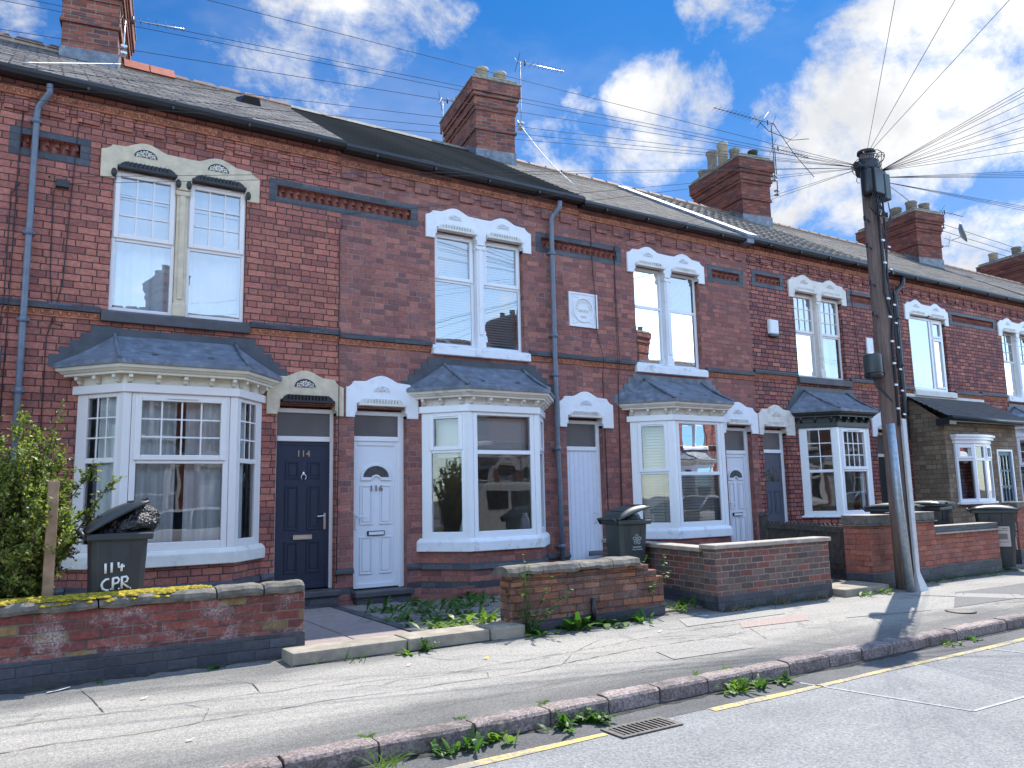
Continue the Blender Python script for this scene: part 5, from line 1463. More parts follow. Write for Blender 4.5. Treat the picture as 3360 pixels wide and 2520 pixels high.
def pier(label, x0, x1, y0, y1, ztop, m):
    t = thing('gate_pier', label, 'gate pier', ((x0 + x1) / 2, y0, .15))
    mb = MB(); mb.box(x0, x1, y0, y1, .14, ztop - .16); mb.build('brickwork', m, t, bevel=.006, jit=.004)
    mb = MB(); mb.box(x0 - .006, x1 + .006, y0 - .006, y1 + .006, .13, .37); mb.build('blue_brick_base', M['blue_brick'], t, bevel=.005)
    mb = MB(); mb.box(x0 - .04, x1 + .04, y0 - .04, y1 + .04, ztop - .16, ztop - .135); mb.box(x0 - .01, x1 + .01, y0 - .01, y1 + .01, ztop - .135, ztop - .01)
    mb.build('coping', M['coping'], t, bevel=.006, jit=.006)
    mb = MB(); mb.box(x0 - .012, x1 + .012, y0 - .012, y1 + .012, ztop - .01, ztop); mb.build('mortar_cap', M['coping_pale'], t, jit=.004)
    return t
pier('orange brick gate pier between the wooden fence and the telegraph pole', 10.72, 11.30, -3.30, -2.85, 1.21, M['wall_orange'])
pier('orange brick gate pier right of the telegraph pole, joined to the low orange wall', 11.84, 12.40, -3.30, -2.85, 1.22, M['wall_orange'])
t, A, u, n, bx = gwall('low orange brick wall right of the telegraph pole with a tile and soldier coping', (12.41, -3.27), (14.36, -3.27), .22, .14, .86, M['wall_orange'], None, .24)
c = MB(); bx(c, -.0, .04, -.045, .26, .86, .885); c.build('tile_creasing', M['coping_pale'], t, jit=.006)
c = MB(); bx(c, 0, 0, -.005, .225, .885, .975); c.build('coping', M['blue_brick'], t, bevel=.005)
c = MB(); bx(c, 0, 0, -.005, .225, .977, .984); c.build('mortar_cap', M['coping_pale'], t, jit=.003)
t, A, u, n, bx = gwall('dark capped brick wall beyond the wheelie bin marked 120 at the right edge', (15.6, -3.0), (19.5, -3.0), .22, .14, 1.2, M['wall_orange'], None, .3)
c = MB(); bx(c, -.03, .03, -.03, .25, 1.2, 1.3); c.build('coping', M['coping'], t, bevel=.01, jit=.006)
# wooden boundary fence
f = thing('picket_fence', 'dark weathered wooden fence with round topped pales beside the orange gate pier', 'fence', (11.6, -.55, .2))
FA, FB = Vector((11.72, -.55, 0)), Vector((10.86, -3.05, 0)); fu = (FB - FA).normalized(); fn = Vector((fu.y, -fu.x, 0))
if fn.x > 0: fn = -fn
FL = (FB - FA).length
def fb(mb, s0, s1, d0, d1, z0, z1, top=0):
    vs = []
    for z in (z0, z1):
        for d in (d0, d1):
            for s in (s0, s1): q = FA + fu * s + fn * d; vs.append((q.x, q.y, z))
    mb.add(vs, [(0, 2, 3, 1), (4, 5, 7, 6), (0, 1, 5, 4), (2, 6, 7, 3), (0, 4, 6, 2), (1, 3, 7, 5)])
    if top:
        sm = (s0 + s1) / 2; r = (s1 - s0) / 2; vs = []
        for d in (d0, d1):
            for k in range(7): q = FA + fu * (sm + r * math.cos(PI * k / 6)) + fn * d; vs.append((q.x, q.y, z1 + r * .9 * math.sin(PI * k / 6)))
        mb.add(vs, [tuple(range(7)), tuple(range(13, 6, -1))] + [(k, k + 7, k + 8, k + 1) for k in range(6)])
s = .05
while s < FL:
    mb = MB(); fb(mb, s, s + .095, -.02, .0, .25, 1.02, 1); mb.build('pale', M['fence'], f); s += .118
for z in (.98, .5):
    mb = MB(); fb(mb, 0, FL, .0, .045, z - .045, z + .045); mb.build('rail', M['fence'], f)
mb = MB(); fb(mb, 0, FL, -.03, .0, .2, .36); mb.build('gravel_board', M['fence'], f)
mb = MB(); fb(mb, -.12, .0, -.05, .07, .2, 1.16); mb.hull([FA + fu * a + fn * b + Vector((0, 0, z)) for a in (-.14, .02) for b, z in ((-.07, 1.155), (.09, 1.155), (.01, 1.22))]); mb.build('post', M['fence'], f)
gt = thing('metal_gate', 'black metal garden gate between the two orange brick piers', 'gate', (11.57, -3.0, .2))
mb = MB(); mb.ring(11.34, 11.80, .28, 1.12, .03, -3.02, -2.99)
mb.build('gate_frame', M['dark_metal'], gt)
for k in range(5):
    mb = MB(); mb.tube([(11.41 + .08 * k, -3.005, .3), (11.41 + .08 * k, -3.005, 1.1)], .008, 5); mb.build('bar', M['dark_metal'], gt)
mb = MB(); mb.tube([(11.57 + .09 * math.cos(a / 8 * PI), -3.005, 1.0 + .09 * math.sin(a / 8 * PI)) for a in range(17)], .009, 5); mb.build('scroll', M['dark_metal'], gt)

# ------------------------------------------------------------ bins
def wheelie(label, loc, rz, lid=0., m='bin', w=.46, d=.54, hgt=1.0, extra=None):
    t = thing('wheelie_bin', label, 'bin', loc)
    A = Matrix.Translation(loc) @ Matrix.Rotation(rz, 4, 'Z')
    zr = hgt
    b = MB()                                 # local: front is -Y, hinge at +Y
    def rr(hw, hd, z, c=.05): return [(sx * (hw - (0 if k else c)), sy * (hd - (c if k else 0)), z) for sx, sy, ks in ((-1, -1, (1, 0)), (1, -1, (0, 1)), (1, 1, (1, 0)), (-1, 1, (0, 1))) for k in ks]
    lv = [rr(w * .37, d * .36, .05), rr(w * .40, d * .39, .3), rr(w * .46, d * .46, zr - .02), rr(w * .46, d * .46, zr)]
    vs = [v for l in lv for v in l]; k = 8
    b.add(vs, [(i * k + j, i * k + (j + 1) % k, (i + 1) * k + (j + 1) % k, (i + 1) * k + j) for i in range(3) for j in range(k)] + [tuple(range(k - 1, -1, -1)), tuple(range(3 * k, 4 * k))])
    for s in (-1, 1):
        for yy in (-.1, .08): b.box(s * w * .452, s * w * .47, yy - .005, yy + .005, zr - .22, zr - .04)
    for xx in (-.09, .07): b.box(xx - .005, xx + .005, -d * .47, -d * .44, zr - .22, zr - .04)
    b.build('body', M[m], t, xf=A, bevel=.012)
    r = MB(); r.ring(-w * .52, w * .52, -d * .53, d * .53, .05, zr - .055, zr + .005)
    # ring() works in XZ, so turn it flat
    r.v = [(x, z, y) for x, y, z in r.v]
    r.build('rim', M[m], t, xf=A, bevel=.01)
    l = MB(); H = Matrix.Translation((0, d * .53, zr + .015)) @ Matrix.Rotation(-lid, 4, 'X')
    n = 8; vs = []
    for j in range(n + 1):
        y = -d * 1.1 * j / n
        for i in range(n + 1):
            x = -w * .53 + w * 1.06 * i / n
            e = min(i, n - i) ; vs.append((x, y, .03 + .045 * math.sin(PI * j / n) * (1 if e > 0 else .2) + (.0 if e > 0 and j not in (0, n) else -.02)))
    q = n + 1; nv = len(vs)
    vs2 = [(x, y, z - .02) for x, y, z in vs]
    fs = [(j * q + i, j * q + i + 1, (j + 1) * q + i + 1, (j + 1) * q + i) for j in range(n) for i in range(n)]
    fs += [tuple(nv + a for a in reversed(f_)) for f_ in fs]
    edge = [i for i in range(q)] + [j * q + n for j in range(1, q)] + [n * q + i for i in range(n - 1, -1, -1)] + [j * q for j in range(n - 1, 0, -1)]
    fs += [(edge[i], edge[(i + 1) % len(edge)], edge[(i + 1) % len(edge)] + nv, edge[i] + nv) for i in range(len(edge))]
    l.add(vs + vs2, fs, 0, True)
    l.box(-.10, .10, -d * 1.14, -d * 1.08, .0, .03); l.box(-w * .35, w * .35, -d * .9, -d * .86, .05, .068); l.box(-w * .35, w * .35, -d * .35, -d * .31, .055, .075)
    l.build('lid', M[m], t, xf=A @ H)
    hd = MB(); hd.tube([(-w * .45, d * .53, zr - .04), (-w * .42, d * .62, zr + .02), (w * .42, d * .62, zr + .02), (w * .45, d * .53, zr - .04)], .017, 7); hd.build('handle', M[m], t, xf=A)
    for s in (-1, 1):
        wv = MB(); wv.lathe((0, 0, 0), [(.1, -.025), (.1, .025)], 16); wv.lathe((0, 0, 0), [(.05, -.03), (.05, .03)], 12)
        wv.build('wheel', M['tyre'], t, xf=A @ Matrix.Translation((s * w * .42, d * .38, .1)) @ Matrix.Rotation(PI / 2, 4, 'Y'))
    return t, A
GZ = .2
t114, A114 = wheelie('dark grey wheelie bin lettered 114 CPR with its lid propped open by sacks', (.86, -2.42, GZ), -PI / 2 + PI, .50, w=.5, d=.50, hgt=1.15)
# the bin's front points right (+X): its side, with the brushed lettering, faces the street
zt_ = -2.42 - .5 * .435
mk = MB()
def stroke(pts, r=.010): mk.tube([(x, -2.42 - .5 * (.395 + (z - .5) / .6 * .062) - .010, z + .055) for x, z in pts], r, 6)
bx0 = .73
stroke([(bx0 + .02, 1.045), (bx0 + .024, .96)]); stroke([(bx0 + .068, 1.05), (bx0 + .071, .965)])
stroke([(bx0 + .122, 1.05), (bx0 + .124, 1.008), (bx0 + .172, 1.016)]); stroke([(bx0 + .15, 1.035), (bx0 + .148, .972)])
stroke([(bx0 + .055, .91), (bx0 + .03, .908), (bx0 + .005, .885), (bx0 - .002, .86), (bx0 + .008, .83), (bx0 + .035, .815), (bx0 + .055, .815)])
stroke([(bx0 + .085, .92), (bx0 + .087, .815)]); stroke([(bx0 + .085, .915), (bx0 + .12, .918), (bx0 + .135, .90), (bx0 + .125, .875), (bx0 + .088, .862)])
stroke([(bx0 + .155, .925), (bx0 + .157, .82)]); stroke([(bx0 + .155, .92), (bx0 + .19, .922), (bx0 + .203, .905), (bx0 + .195, .88), (bx0 + .16, .872), (bx0 + .21, .828)])
for q in (.071, .135, .225): mk.ball((bx0 + q, -2.42 - .5 * .425 - .010, .877), .008)
mk.build('brushed_lettering', M['paint_mark'], t114)
b = MB(); r3 = random.Random(3); vs = []
nu, nv = 26, 16
for j in range(nv + 1):
    th = PI * j / nv
    for i in range(nu):
        ph = 2 * PI * i / nu
        d_ = Vector((math.sin(th) * math.cos(ph), math.sin(th) * math.sin(ph), math.cos(th)))
        k = 1 + .20 * mnoise.noise(d_ * 1.7 + Vector((3, 1, 0))) + .10 * abs(mnoise.noise(d_ * 4.3)) + .06 * abs(mnoise.noise(d_ * 9.))
        vs.append((.955 + d_.x * .25 * k, -2.42 + d_.y * .21 * k, 1.43 + d_.z * .15 * k + .05 * d_.x))
b.add(vs, [(j * nu + i, j * nu + (i + 1) % nu, (j + 1) * nu + (i + 1) % nu, (j + 1) * nu + i) for j in range(nv) for i in range(nu)], 0, False)
bg = b.build('refuse_sack', M['bag'], jit=.012); tag(bg, 'shiny black refuse sack bulging out of the bin lettered 114 CPR', 'refuse sack')
b = MB(); b.ball((.78, -2.43, 1.36), .16, .17, .10, 12, 8); tag(b.build('refuse_sack', M['bag'], jit=.025), 'dark refuse sack pressed under the raised lid of the 114 CPR bin', 'refuse sack')

def logo(t, A, x, y, z, s, txt=True, tilt=0.):
    mb = MB()
    for k in range(5):
        a = PI / 2 + 2 * PI * k / 5; pts = []
        for (r, da) in ((.38, -.1), (.62, -.42), (.98, -.36), (1.1, 0), (.98, .36), (.62, .42), (.38, .1)):
            pts.append((x + s * r * math.cos(a + da), y, z + s * r * math.sin(a + da)))
        mb.tube(pts, s * .07, 5)
    mb.tube([(x + s * .22 * math.cos(2 * PI * i / 10), y, z + s * .22 * math.sin(2 * PI * i / 10)) for i in range(11)], s * .06, 5)
    if txt:
        add_text(mb, 'Leicester', s * .62, face_y(x, y - .001, z - s * 1.55), .002); add_text(mb, 'City Council', s * .52, face_y(x, y - .001, z - s * 2.1), .002)
    mb.build('council_emblem', M['logo'], t, xf=A)
t118, A118 = wheelie('grey green overfull wheelie bin with a flower emblem beside the white boarded gate', (7.30, -1.85, GZ), PI / 2 - .12, .30, 'bin_green', .50, .50, 1.04)
logo(t118, A118 @ Matrix.Rotation(-PI / 2, 4, 'Z'), .03, -.50 * .445 - .008, .78, .062)
b = MB(); b.ball((7.33, -1.85, 1.25), .20, .19, .13, 14, 8); tag(b.build('refuse_sack', M['bag'], jit=.03), 'dark sack swelling under the lid of the bin beside the white gate', 'refuse sack')
t120, A120 = wheelie('dark wheelie bin numbered 120 with a paper notice at the orange wall end', (14.72, -3.05, .165), math.radians(28), -.02, 'bin', .58, .66, 1.02)
logo(t120, A120, .02, -.66 * .447 - .008, .74, .085)
n_ = MB(); add_text(n_, '120', .26, face_y(.02, -.66 * .425 - .006, .42), .003, .95, .008); n_.build('house_number', M['paint_mark'], t120, xf=A120)
n_ = MB(); n_.box(-.58 * .455 - .008, -.58 * .44, -.20, .09, .40, .74); nt = n_.build('paper_notice', M['paper'], t120, xf=A120)
n_ = MB(); n_.box(-.58 * .455 - .010, -.58 * .455 - .006, -.16, .04, .52, .62)
for z in (.47, .67, .70): n_.box(-.58 * .455 - .010, -.58 * .455 - .006, -.17, .06, z, z + .012)
n_.build('notice_print', M['print_grey'], nt, xf=A120)
wheelie('dark wheelie bin behind the low orange wall, nearest the orange pier', (12.85, -2.35, GZ), math.radians(12), .0, 'bin', .58, .7, 1.06)
wheelie('dark wheelie bin behind the low orange wall, next to the bin numbered 120', (13.62, -2.45, GZ), math.radians(8), .05, 'bin', .58, .7, 1.06)

# ------------------------------------------------------------ telegraph pole and its wires
PX, PYY = 11.05, -3.6
tp = thing('telegraph_pole', 'tall dark timber telegraph pole carrying a crown of overhead wires', 'telegraph pole', (PX, PYY, .15))
TOP = Vector((10.98, -3.6, 6.62))
mb = MB(); mb.tube([(PX, PYY, .0), (PX - .02, PYY, 1.5), (PX - .04, PYY, 3.5), (PX - .06, PYY, 5.4), (PX - .07, PYY, 6.74)], [.15, .143, .132, .12, .11], 18); mb.build('shaft', M['pole'], tp)
mb = MB(); mb.lathe((10.98, -3.6, 6.74), [(.135, 0), (.13, .05), (.02, .075)], 14); mb.build('cap', M['dark_metal'], tp)
mb = MB(); mb.box(10.75, 10.97, -3.86, -3.72, 6.0, 6.40); mb.lathe((10.77, -3.72, 6.0), [(.09, 0), (.10, .05), (.10, .36), (.08, .40)], 14); mb.build('cable_box', M['black_plastic'], tp, bevel=.012)
mb = MB(); mb.box(11.09, 11.24, -3.80, -3.62, 5.98, 6.40); mb.build('junction_box', M['green_black'], tp, bevel=.015)
mb = MB(); mb.tube([(11.0, -3.6, 6.5), (11.28, -3.66, 6.46)], .06, 8); mb.tube([(11.0, -3.6, 6.52), (10.66, -3.62, 6.5)], .05, 8)
mb.lathe((10.98, -3.6, 6.42), [(.17, 0), (.18, .06), (.18, .18), (.16, .2)], 14); mb.build('pole_ring', M['dark_metal'], tp)
r3 = random.Random(21)
mb = MB()
for k in range(34):
    a = r3.uniform(0, 2 * PI); z = r3.uniform(6.42, 6.72); r = r3.uniform(.03, .10); c_ = Vector((10.98 + .19 * math.cos(a), -3.6 + .19 * math.sin(a), z)); n1 = Vector((r3.gauss(0, 1), r3.gauss(0, 1), r3.gauss(0, 1))).normalized(); n2 = n1.orthogonal().normalized(); n3 = n1.cross(n2)
    mb.tube([c_ + (n2 * math.cos(2 * PI * i / 10) + n3 * math.sin(2 * PI * i / 10) * .7) * r for i in range(11)], .006, 4)
for k in range(7):
    x0 = 10.72 + .05 * k; mb.tube([(x0, -3.83, 6.0), (x0 - .14, -3.86, 5.84), (x0 - .16, -3.84, 5.74 - .02 * k), (x0 + .05, -3.80, 5.66), (x0 + .16, -3.74, 5.72), (10.9, -3.76, 5.95)], .006, 5)
for k in range(3): mb.tube([(11.2, -3.75, 5.96), (11.24, -3.75, 5.8 - .04 * k), (11.16 + .03 * k, -3.74, 5.6), (11.05, -3.74, 5.45)], .007, 5)
mb.build('looped_wires', M['cable'], tp)
st = [(5.63, -1), (5.78, 1), (4.62, -1), (4.86, 1), (4.15, -1), (4.55, 1), (5.2, -1), (3.95, 1)]
for z, s_ in st:
    mb = MB(); mb.tube([(PX - .055 + s_ * .12, PYY - .02, z), (PX - .055 + s_ * .29, PYY - .06, z + .02)], .011, 6); mb.box(PX - .055 + s_ * .285 - .012, PX - .055 + s_ * .285 + .012, PYY - .08, PYY - .04, z - .02, z + .05); mb.build('climbing_step', M['dark_metal'], tp)
mb = MB()
mb.tube([(10.92, -3.745, 6.0), (10.93, -3.75, 4.9), (10.9, -3.75, 4.5), (11.03, -3.76, 4.1), (10.96, -3.76, 3.7), (10.94, -3.765, 2.5)], .022, 7)
mb.tube([(11.08, -3.74, 6.0), (11.06, -3.745, 5.2), (11.0, -3.75, 4.75), (11.1, -3.75, 4.3), (11.08, -3.755, 3.7), (11.12, -3.755, 3.2), (11.1, -3.76, 2.6)], .016, 7)
mb.tube([(11.02, -3.75, 5.5), (11.0, -3.76, 4.6), (11.06, -3.76, 3.9), (11.05, -3.76, 3.0)], .010, 6)
mb.build('pole_cable', M['cable'], tp)
for z in (5.3, 4.95, 4.4, 4.12, 3.75, 3.42, 3.1, 2.75):
    MB().box(10.905, 10.965, -3.79, -3.77, z - .014, z + .014).build('cable_clip', M['white'], tp); MB().box(11.06, 11.12, -3.778, -3.765, z - .09, z - .066).build('cable_clip', M['white'], tp)
mb = MB(); mb.tube([(10.70, -3.78, 2.52), (10.72, -3.79, 1.5), (10.80, -3.80, .12)], .058, 10); mb.build('steel_guard_pipe', M['steel'], tp)
mb = MB(); mb.box(10.98, 11.075, -3.80, -3.755, .38, 2.60); mb.hull([(10.98, -3.80, .40), (11.075, -3.80, .40), (10.95, -3.86, .14), (11.16, -3.86, .14), (10.95, -3.74, .14), (11.16, -3.74, .14), (10.98, -3.755, .40), (11.075, -3.755, .40)]); mb.build('white_trunking', M['white_metal'], tp, bevel=.006)
cyl = thing('equipment_canister', 'dark grey cylinder hanging from a bracket on the left of the telegraph pole', 'junction canister', (10.62, -3.64, 3.2))
mb = MB(); mb.lathe((10.62, -3.64, 3.26), [(.125, 0), (.128, .02), (.128, .27), (.118, .295)], 18); mb.build('casing', M['bin_green'], cyl)
mb = MB(); mb.lathe((10.62, -3.64, 3.19), [(.10, 0), (.135, .03), (.135, .07)], 16); mb.tube([(10.62, -3.64, 3.22), (10.9, -3.62, 3.28)], .03, 6); mb.build('base_clamp', M['black_plastic'], cyl)
mb = MB()
for k in range(3): mb.tube([(10.60 + .04 * k, -3.64, 3.2), (10.62 + .04 * k, -3.65, 3.08), (10.72 + .03 * k, -3.7, 2.98), (10.86, -3.745, 2.85)], .008, 5)
mb.build('tail_cable', M['cable'], cyl)

def over(label, P, Q, r=.0034, sag=.0, group='overhead wires fanning from the telegraph pole', m='cable'):
    P, Q = Vector(P), Vector(Q); n = 14
    mb = MB(); mb.tube([P.lerp(Q, i / n) - Vector((0, 0, sag * 4 * (i / n) * (1 - i / n))) for i in range(n + 1)], r, 4)
    return tag(mb.build('overhead_cable', M[m]), label, 'overhead wire', group)
TL = Vector((10.82, -3.62, 6.5)); TR = Vector((11.22, -3.64, 6.5))
def ext(P, T, y=-19.3, kmax=30):
    P = Vector(P); d = P - T; k = min(abs((y - T.y) / d.y), kmax); return T + d * k
for lab, q in (('overhead wire rising steeply out of the top edge, leftmost of three above the telegraph pole', (-9.71, -19.3, 5.76)), ('overhead wire leaving the top edge, middle of three above the telegraph pole', (-4.74, -19.3, 5.85)), ('overhead wire leaving by the top right corner above the telegraph pole', (-1.06, -19.3, 5.91))): over(lab, TOP + Vector((0, 0, .1)), q)
over('overhead wire of a close pair reaching the right edge highest, upper one', TR, (4.8, -19.3, 5.74)); over('overhead wire of a close pair reaching the right edge highest, lower one', TR, (5.34, -19.3, 5.73))
for i, p in enumerate(((10.55, -5.95, 6.45), (10.75, -5.85, 6.45), (11.05, -5.75, 6.45), (11.2, -5.65, 6.45), (11.47, -5.6, 6.45), (11.55, -5.55, 6.45), (11.8, -5.45, 6.45), (12.0, -5.35, 6.45), (12.3, -5.2, 6.45))):
    over('%s of nine overhead wires sloping gently up from the telegraph pole to the picture edge' % ('topmost second third fourth fifth sixth seventh eighth lowest'.split()[i]), TR, ext(p, TR))
for i, p in enumerate(((12.75, -4.98, 6.41), (12.85, -4.97, 6.40), (12.95, -4.95, 6.395), (13.05, -4.93, 6.39))):
    over('almost level overhead wire from the pole to the right edge, %s of four' % ('topmost second third lowest'.split()[i]), TR - Vector((0, 0, .1)), ext(p, TR))
for i, p in enumerate(((14.2, -4.3, 6.40), (14.35, -4.28, 6.39), (14.5, -4.25, 6.38))):
    over('overhead wire dropping to the right of the pole towards the right edge, %s of three' % ('upper middle lower'.split()[i]), TR - Vector((0, 0, .16)), ext(p, TR, kmax=9))
for i in range(3):
    over('overhead wire from the pole to the many potted chimney, %s of three' % ('right middle left'.split()[i]), (11.25, -3.7, 6.3), (25.15 + .15 * i - .3, 3.7, 11.0 - .03 * i))
    over('thin wire slanting down from the far chimney to the right edge, %s of three' % ('upper middle lower'.split()[i]), (26.5, 3.6, 10.5 - .25 * i), (36. - .5 * i, 2.4, 9.5 - .15 * i), .008)
FAR = 'overhead wires crossing the top left of the sky'
over('upper overhead wire crossing the sky left of the middle chimney, ending at the pole', TL, TL + (Vector((1.57, -1.79, 7.2)) - TL) * 1.9, group=FAR)
over('middle overhead wire crossing the first chimney and the sky', TL, TL + (Vector((-.13, -.63, 7.3)) - TL) * 1.5, group=FAR)
over('lower overhead wire crossing the first chimney and the sky', TL - Vector((0, 0, .04)), TL + (Vector((-.15, -.75, 7.17)) - TL) * 1.5, group=FAR)
over('lower overhead wire crossing the foot of the middle chimney towards the first house', TL, (-3.2, -.25, 6.75), group=FAR)
LO = 'overhead wires from the pole to the house fronts'
for lab, q in (('overhead wire from the pole to the bracket on the blue brick panel over the doors', (3.78, -.10, 5.62)), ('overhead wire from the pole to the first house, upper one crossing its window head', (.33, -.06, 5.49)), ('overhead wire from the pole to the first house, lower one crossing its window head', (.40, -.06, 5.42)),
               ('highest of three overhead wires from the pole to the house beyond the first downpipe', (-1.2, -.25, 6.52)), ('middle of three overhead wires from the pole to the house beyond the first downpipe', (-1.3, -.1, 6.34)), ('lowest of three overhead wires from the pole to the house beyond the first downpipe', (-1.4, -.1, 6.14)),
               ('overhead wire from the pole to the bracket left of the grey blind house window', (8.95, -.06, 6.02)), ('overhead wire from the pole to the bracket just above the grey blind house window', (9.25, -.06, 5.98)), ('overhead wire from the pole to the gutter above the date stone', (7.9, -.25, 6.52))):
    over(lab, TL - Vector((0, 0, .02)), q, .0032, group=LO)
over('white cable hanging from the middle chimney down onto the slates', (9.30, 3.7, 10.05), (9.25, 1.55, 7.72), .010, .12, None, 'cable_white')
over('white cable slung across the slates from the foot of the first chimney', (1.2, 3.55, 9.0), (-.15, .35, 7.02), .009, .0, None, 'cable_white')

def aerial(label, base, h_, dirn, L, n, m='alu', el=.14, both=True):
    t = thing('television_aerial', label, 'aerial', base)
    b = Vector(base); d = Vector(dirn).normalized(); s = Vector((0, 0, 1)).cross(d).normalized(); tp_ = b + Vector((0, 0, h_))
    mb = MB(); mb.tube([b, tp_], .014, 6); mb.build('mast', M[m], t)
    bm_ = MB(); bm_.tube([tp_ - d * .12, tp_ + d * L], .009, 5)
    bm_.build('boom', M[m], t)
    e = MB()
    for k in range(n):
        q = tp_ + d * (L * (.25 + .72 * k / max(1, n - 1))); w_ = el * (1 - .3 * k / n)
        e.tube([q - s * w_, q + s * w_], .004, 4)
        if both: e.tube([q - Vector((0, 0, w_ * .3)), q + Vector((0, 0, w_ * .3))], .004, 4)
        e.build('element', M['dark_metal'], t); e = MB()
    for sg in (-1, 1):
        q = tp_ - d * .06
        for z in (-1, 1): e.tube([q, q + s * sg * .16 + Vector((0, 0, z * .17))], .006, 4)
    e.tube([tp_ + d * .12 + Vector((0, 0, z)) for z in (-.07, .07)], .02, 6)
    e.build('reflector', M['dark_metal'], t)
    for z in (.02, .14): MB().box(b.x - .05, b.x + .05, b.y - .05, b.y + .09, b.z + z, b.z + z + .04).build('bracket', M['alu'], t)
    return t
aerial('aerial on the right side of the first chimney with a thin purple grey boom', (1.25, 3.72, 9.25), .68, (1, -.25, -.02), .95, 6)
aerial('tall aerial on the right of the middle chimney with a long boom pointing right', (9.36, 3.62, 9.8), 1.65, (1, -.12, .02), 1.15, 8)
aerial('short aerial behind the left of the middle chimney pointing at its pots', (8.52, 5.85, 9.95), 1.35, (.75, -.65, -.05), 1.0, 6)
aerial('large aerial on the third chimney with long crossed arms', (17.95, 3.6, 10.3), 1.75, (-1, .25, .12), 1.9, 12, 'dark_metal', .2)
aerial('lower aerial on the third chimney pointing right', (18.05, 3.62, 9.9), 1.45, (1, -.2, -.12), 1.2, 9, 'dark_metal', .2)
mb = MB(); mb.tube([(17.0, 3.4, 11.95), (17.75, 3.55, 11.75), (18.55, 3.4, 11.6), (19.2, 3.3, 11.75)], .012, 5); mb.tube([(17.95, 3.55, 12.05), (18.6, 3.4, 11.2), (19.3, 3.3, 10.6)], .010, 5); mb.tube([(17.2, 3.5, 11.7), (17.75, 3.5, 12.3)], .010, 5); mb.tube([(18.4, 3.5, 11.5), (18.9, 3.45, 11.9)], .008, 5)
tag(mb.build('aerial_arms', M['dark_metal']), 'long bent metal rods of the old aerial crossing above the third chimney', 'aerial')
aerial('small aerial behind the right of the many potted chimney', (26.75, 3.7, 10.4), .62, (1, -.1, -.02), 1.1, 5, 'dark_metal', .1)
aerial('leaning aerial mast with a short boom left of the farthest chimney', (31.3, 3.2, 9.3), 1.1, (1, .1, 0), 1.3, 4, 'dark_metal', .12)
sd = thing('satellite_dish', 'round pale satellite dish on the right of the many potted chimney', 'satellite dish', (26.75, 3.55, 9.9))
mb = MB(); A = Matrix.Translation((26.95, 3.25, 10.15)) @ Matrix.Rotation(math.radians(75), 4, 'X') @ Matrix.Rotation(.5, 4, 'Y'); mb.lathe((0, 0, 0), [(.02, -.05), (.18, -.03), (.30, .03), (.36, .08), (.35, .085), (.18, -.015), (.02, -.035)], 20); mb.build('reflector', M['steel'], sd, xf=A)
mb = MB(); mb.tube([(26.5, 3.65, 9.75), (26.75, 3.6, 9.75), (26.8, 3.55, 10.1)], .022, 6); mb.tube([(26.8, 3.5, 9.95), (26.85, 2.9, 10.0)], .012, 5); mb.build('arm', M['alu'], sd)
# ------------------------------------------------------------ plants
def leaf(vs, fs, p, d, up, L, W, n=1, droop=.0, prof=None):
    """a leaf strip from p along d"""
    sd = d.cross(up)
    if sd.length < 1e-4: sd = d.orthogonal()
    sd.normalize(); b = len(vs); d = d.normalized()
    for i in range(n + 1):
        t = i / n
        c = p + d * (L * t) - Vector((0, 0, droop * L * t * t))
        w = W * (prof(t) if prof else math.sin(PI * (.12 + .8 * t)))
        vs.append(c - sd * w); vs.append(c + sd * w + up * (.0))
    for i in range(n): fs.append((b + 2 * i, b + 2 * i + 1, b + 2 * i + 3, b + 2 * i + 2))

def bush(label, base, tips, nleaf, lsz, mat, seed=1, name='shrub', group=None):
    r = random.Random(seed); t = thing(name, label, 'shrub', base, group)
    tips = [((x - .16 if x > .2 else x, y, z), w_) for (x, y, z), w_ in tips]
    vs = []; fs = []; br = MB(); B0 = Vector(base)
    for tip, wgt in tips:
        T = Vector(tip); L = (T - B0).length
        nb = max(2, int(wgt))
        for k in range(nb):
            e = B0.lerp(T, r.uniform(.75, 1.0)) + Vector((r.gauss(0, .07), r.gauss(0, .10), r.gauss(0, .06))) * L * .8
            mid = B0.lerp(e, .5) + Vector((0, 0, .08 * L)) + Vector((r.gauss(0, .05), r.gauss(0, .05), 0))
            s0 = B0 + Vector((r.gauss(0, .06), r.gauss(0, .08), 0))
            pts = [s0, s0.lerp(mid, .5) + Vector((0, 0, .03)), mid, mid.lerp(e, .55) + Vector((0, 0, .02)), e]
            br.tube(pts, [.012, .01, .008, .005, .002], 5)
            for q in range(int(nleaf / len(tips) / nb / 9)):
                u = r.uniform(.3, 1.0) ** .8 * 4; i = min(3, int(u)); c = pts[i].lerp(pts[i + 1], u - i)
                ax = (pts[i + 1] - pts[i]).normalized()
                sd = Vector((r.gauss(0, 1), r.gauss(0, 1), r.gauss(.25, .8))).normalized()
                td = (ax * .6 + sd).normalized(); TLn = r.uniform(.05, .18) * (1.3 - u / 6)
                br.tube([c, c + td * TLn], .0018, 3, cap=False)
                for z in range(9):
                    pp = c + td * (TLn * (z + 1) / 9) + Vector((r.gauss(0, .006), r.gauss(0, .006), r.gauss(0, .006)))
                    ld = (td * .5 + Vector((r.gauss(0, 1), r.gauss(0, 1), r.gauss(0, 1)))).normalized()
                    leaf(vs, fs, pp, ld, Vector((r.gauss(0, .6), r.gauss(0, .6), 1)).normalized(), lsz * r.uniform(.7, 1.3), lsz * .34, 2)
    MB().add(vs, fs).build('foliage', mat, t, recalc=False)
    br.build('branches', M['bark'], t)
    return t
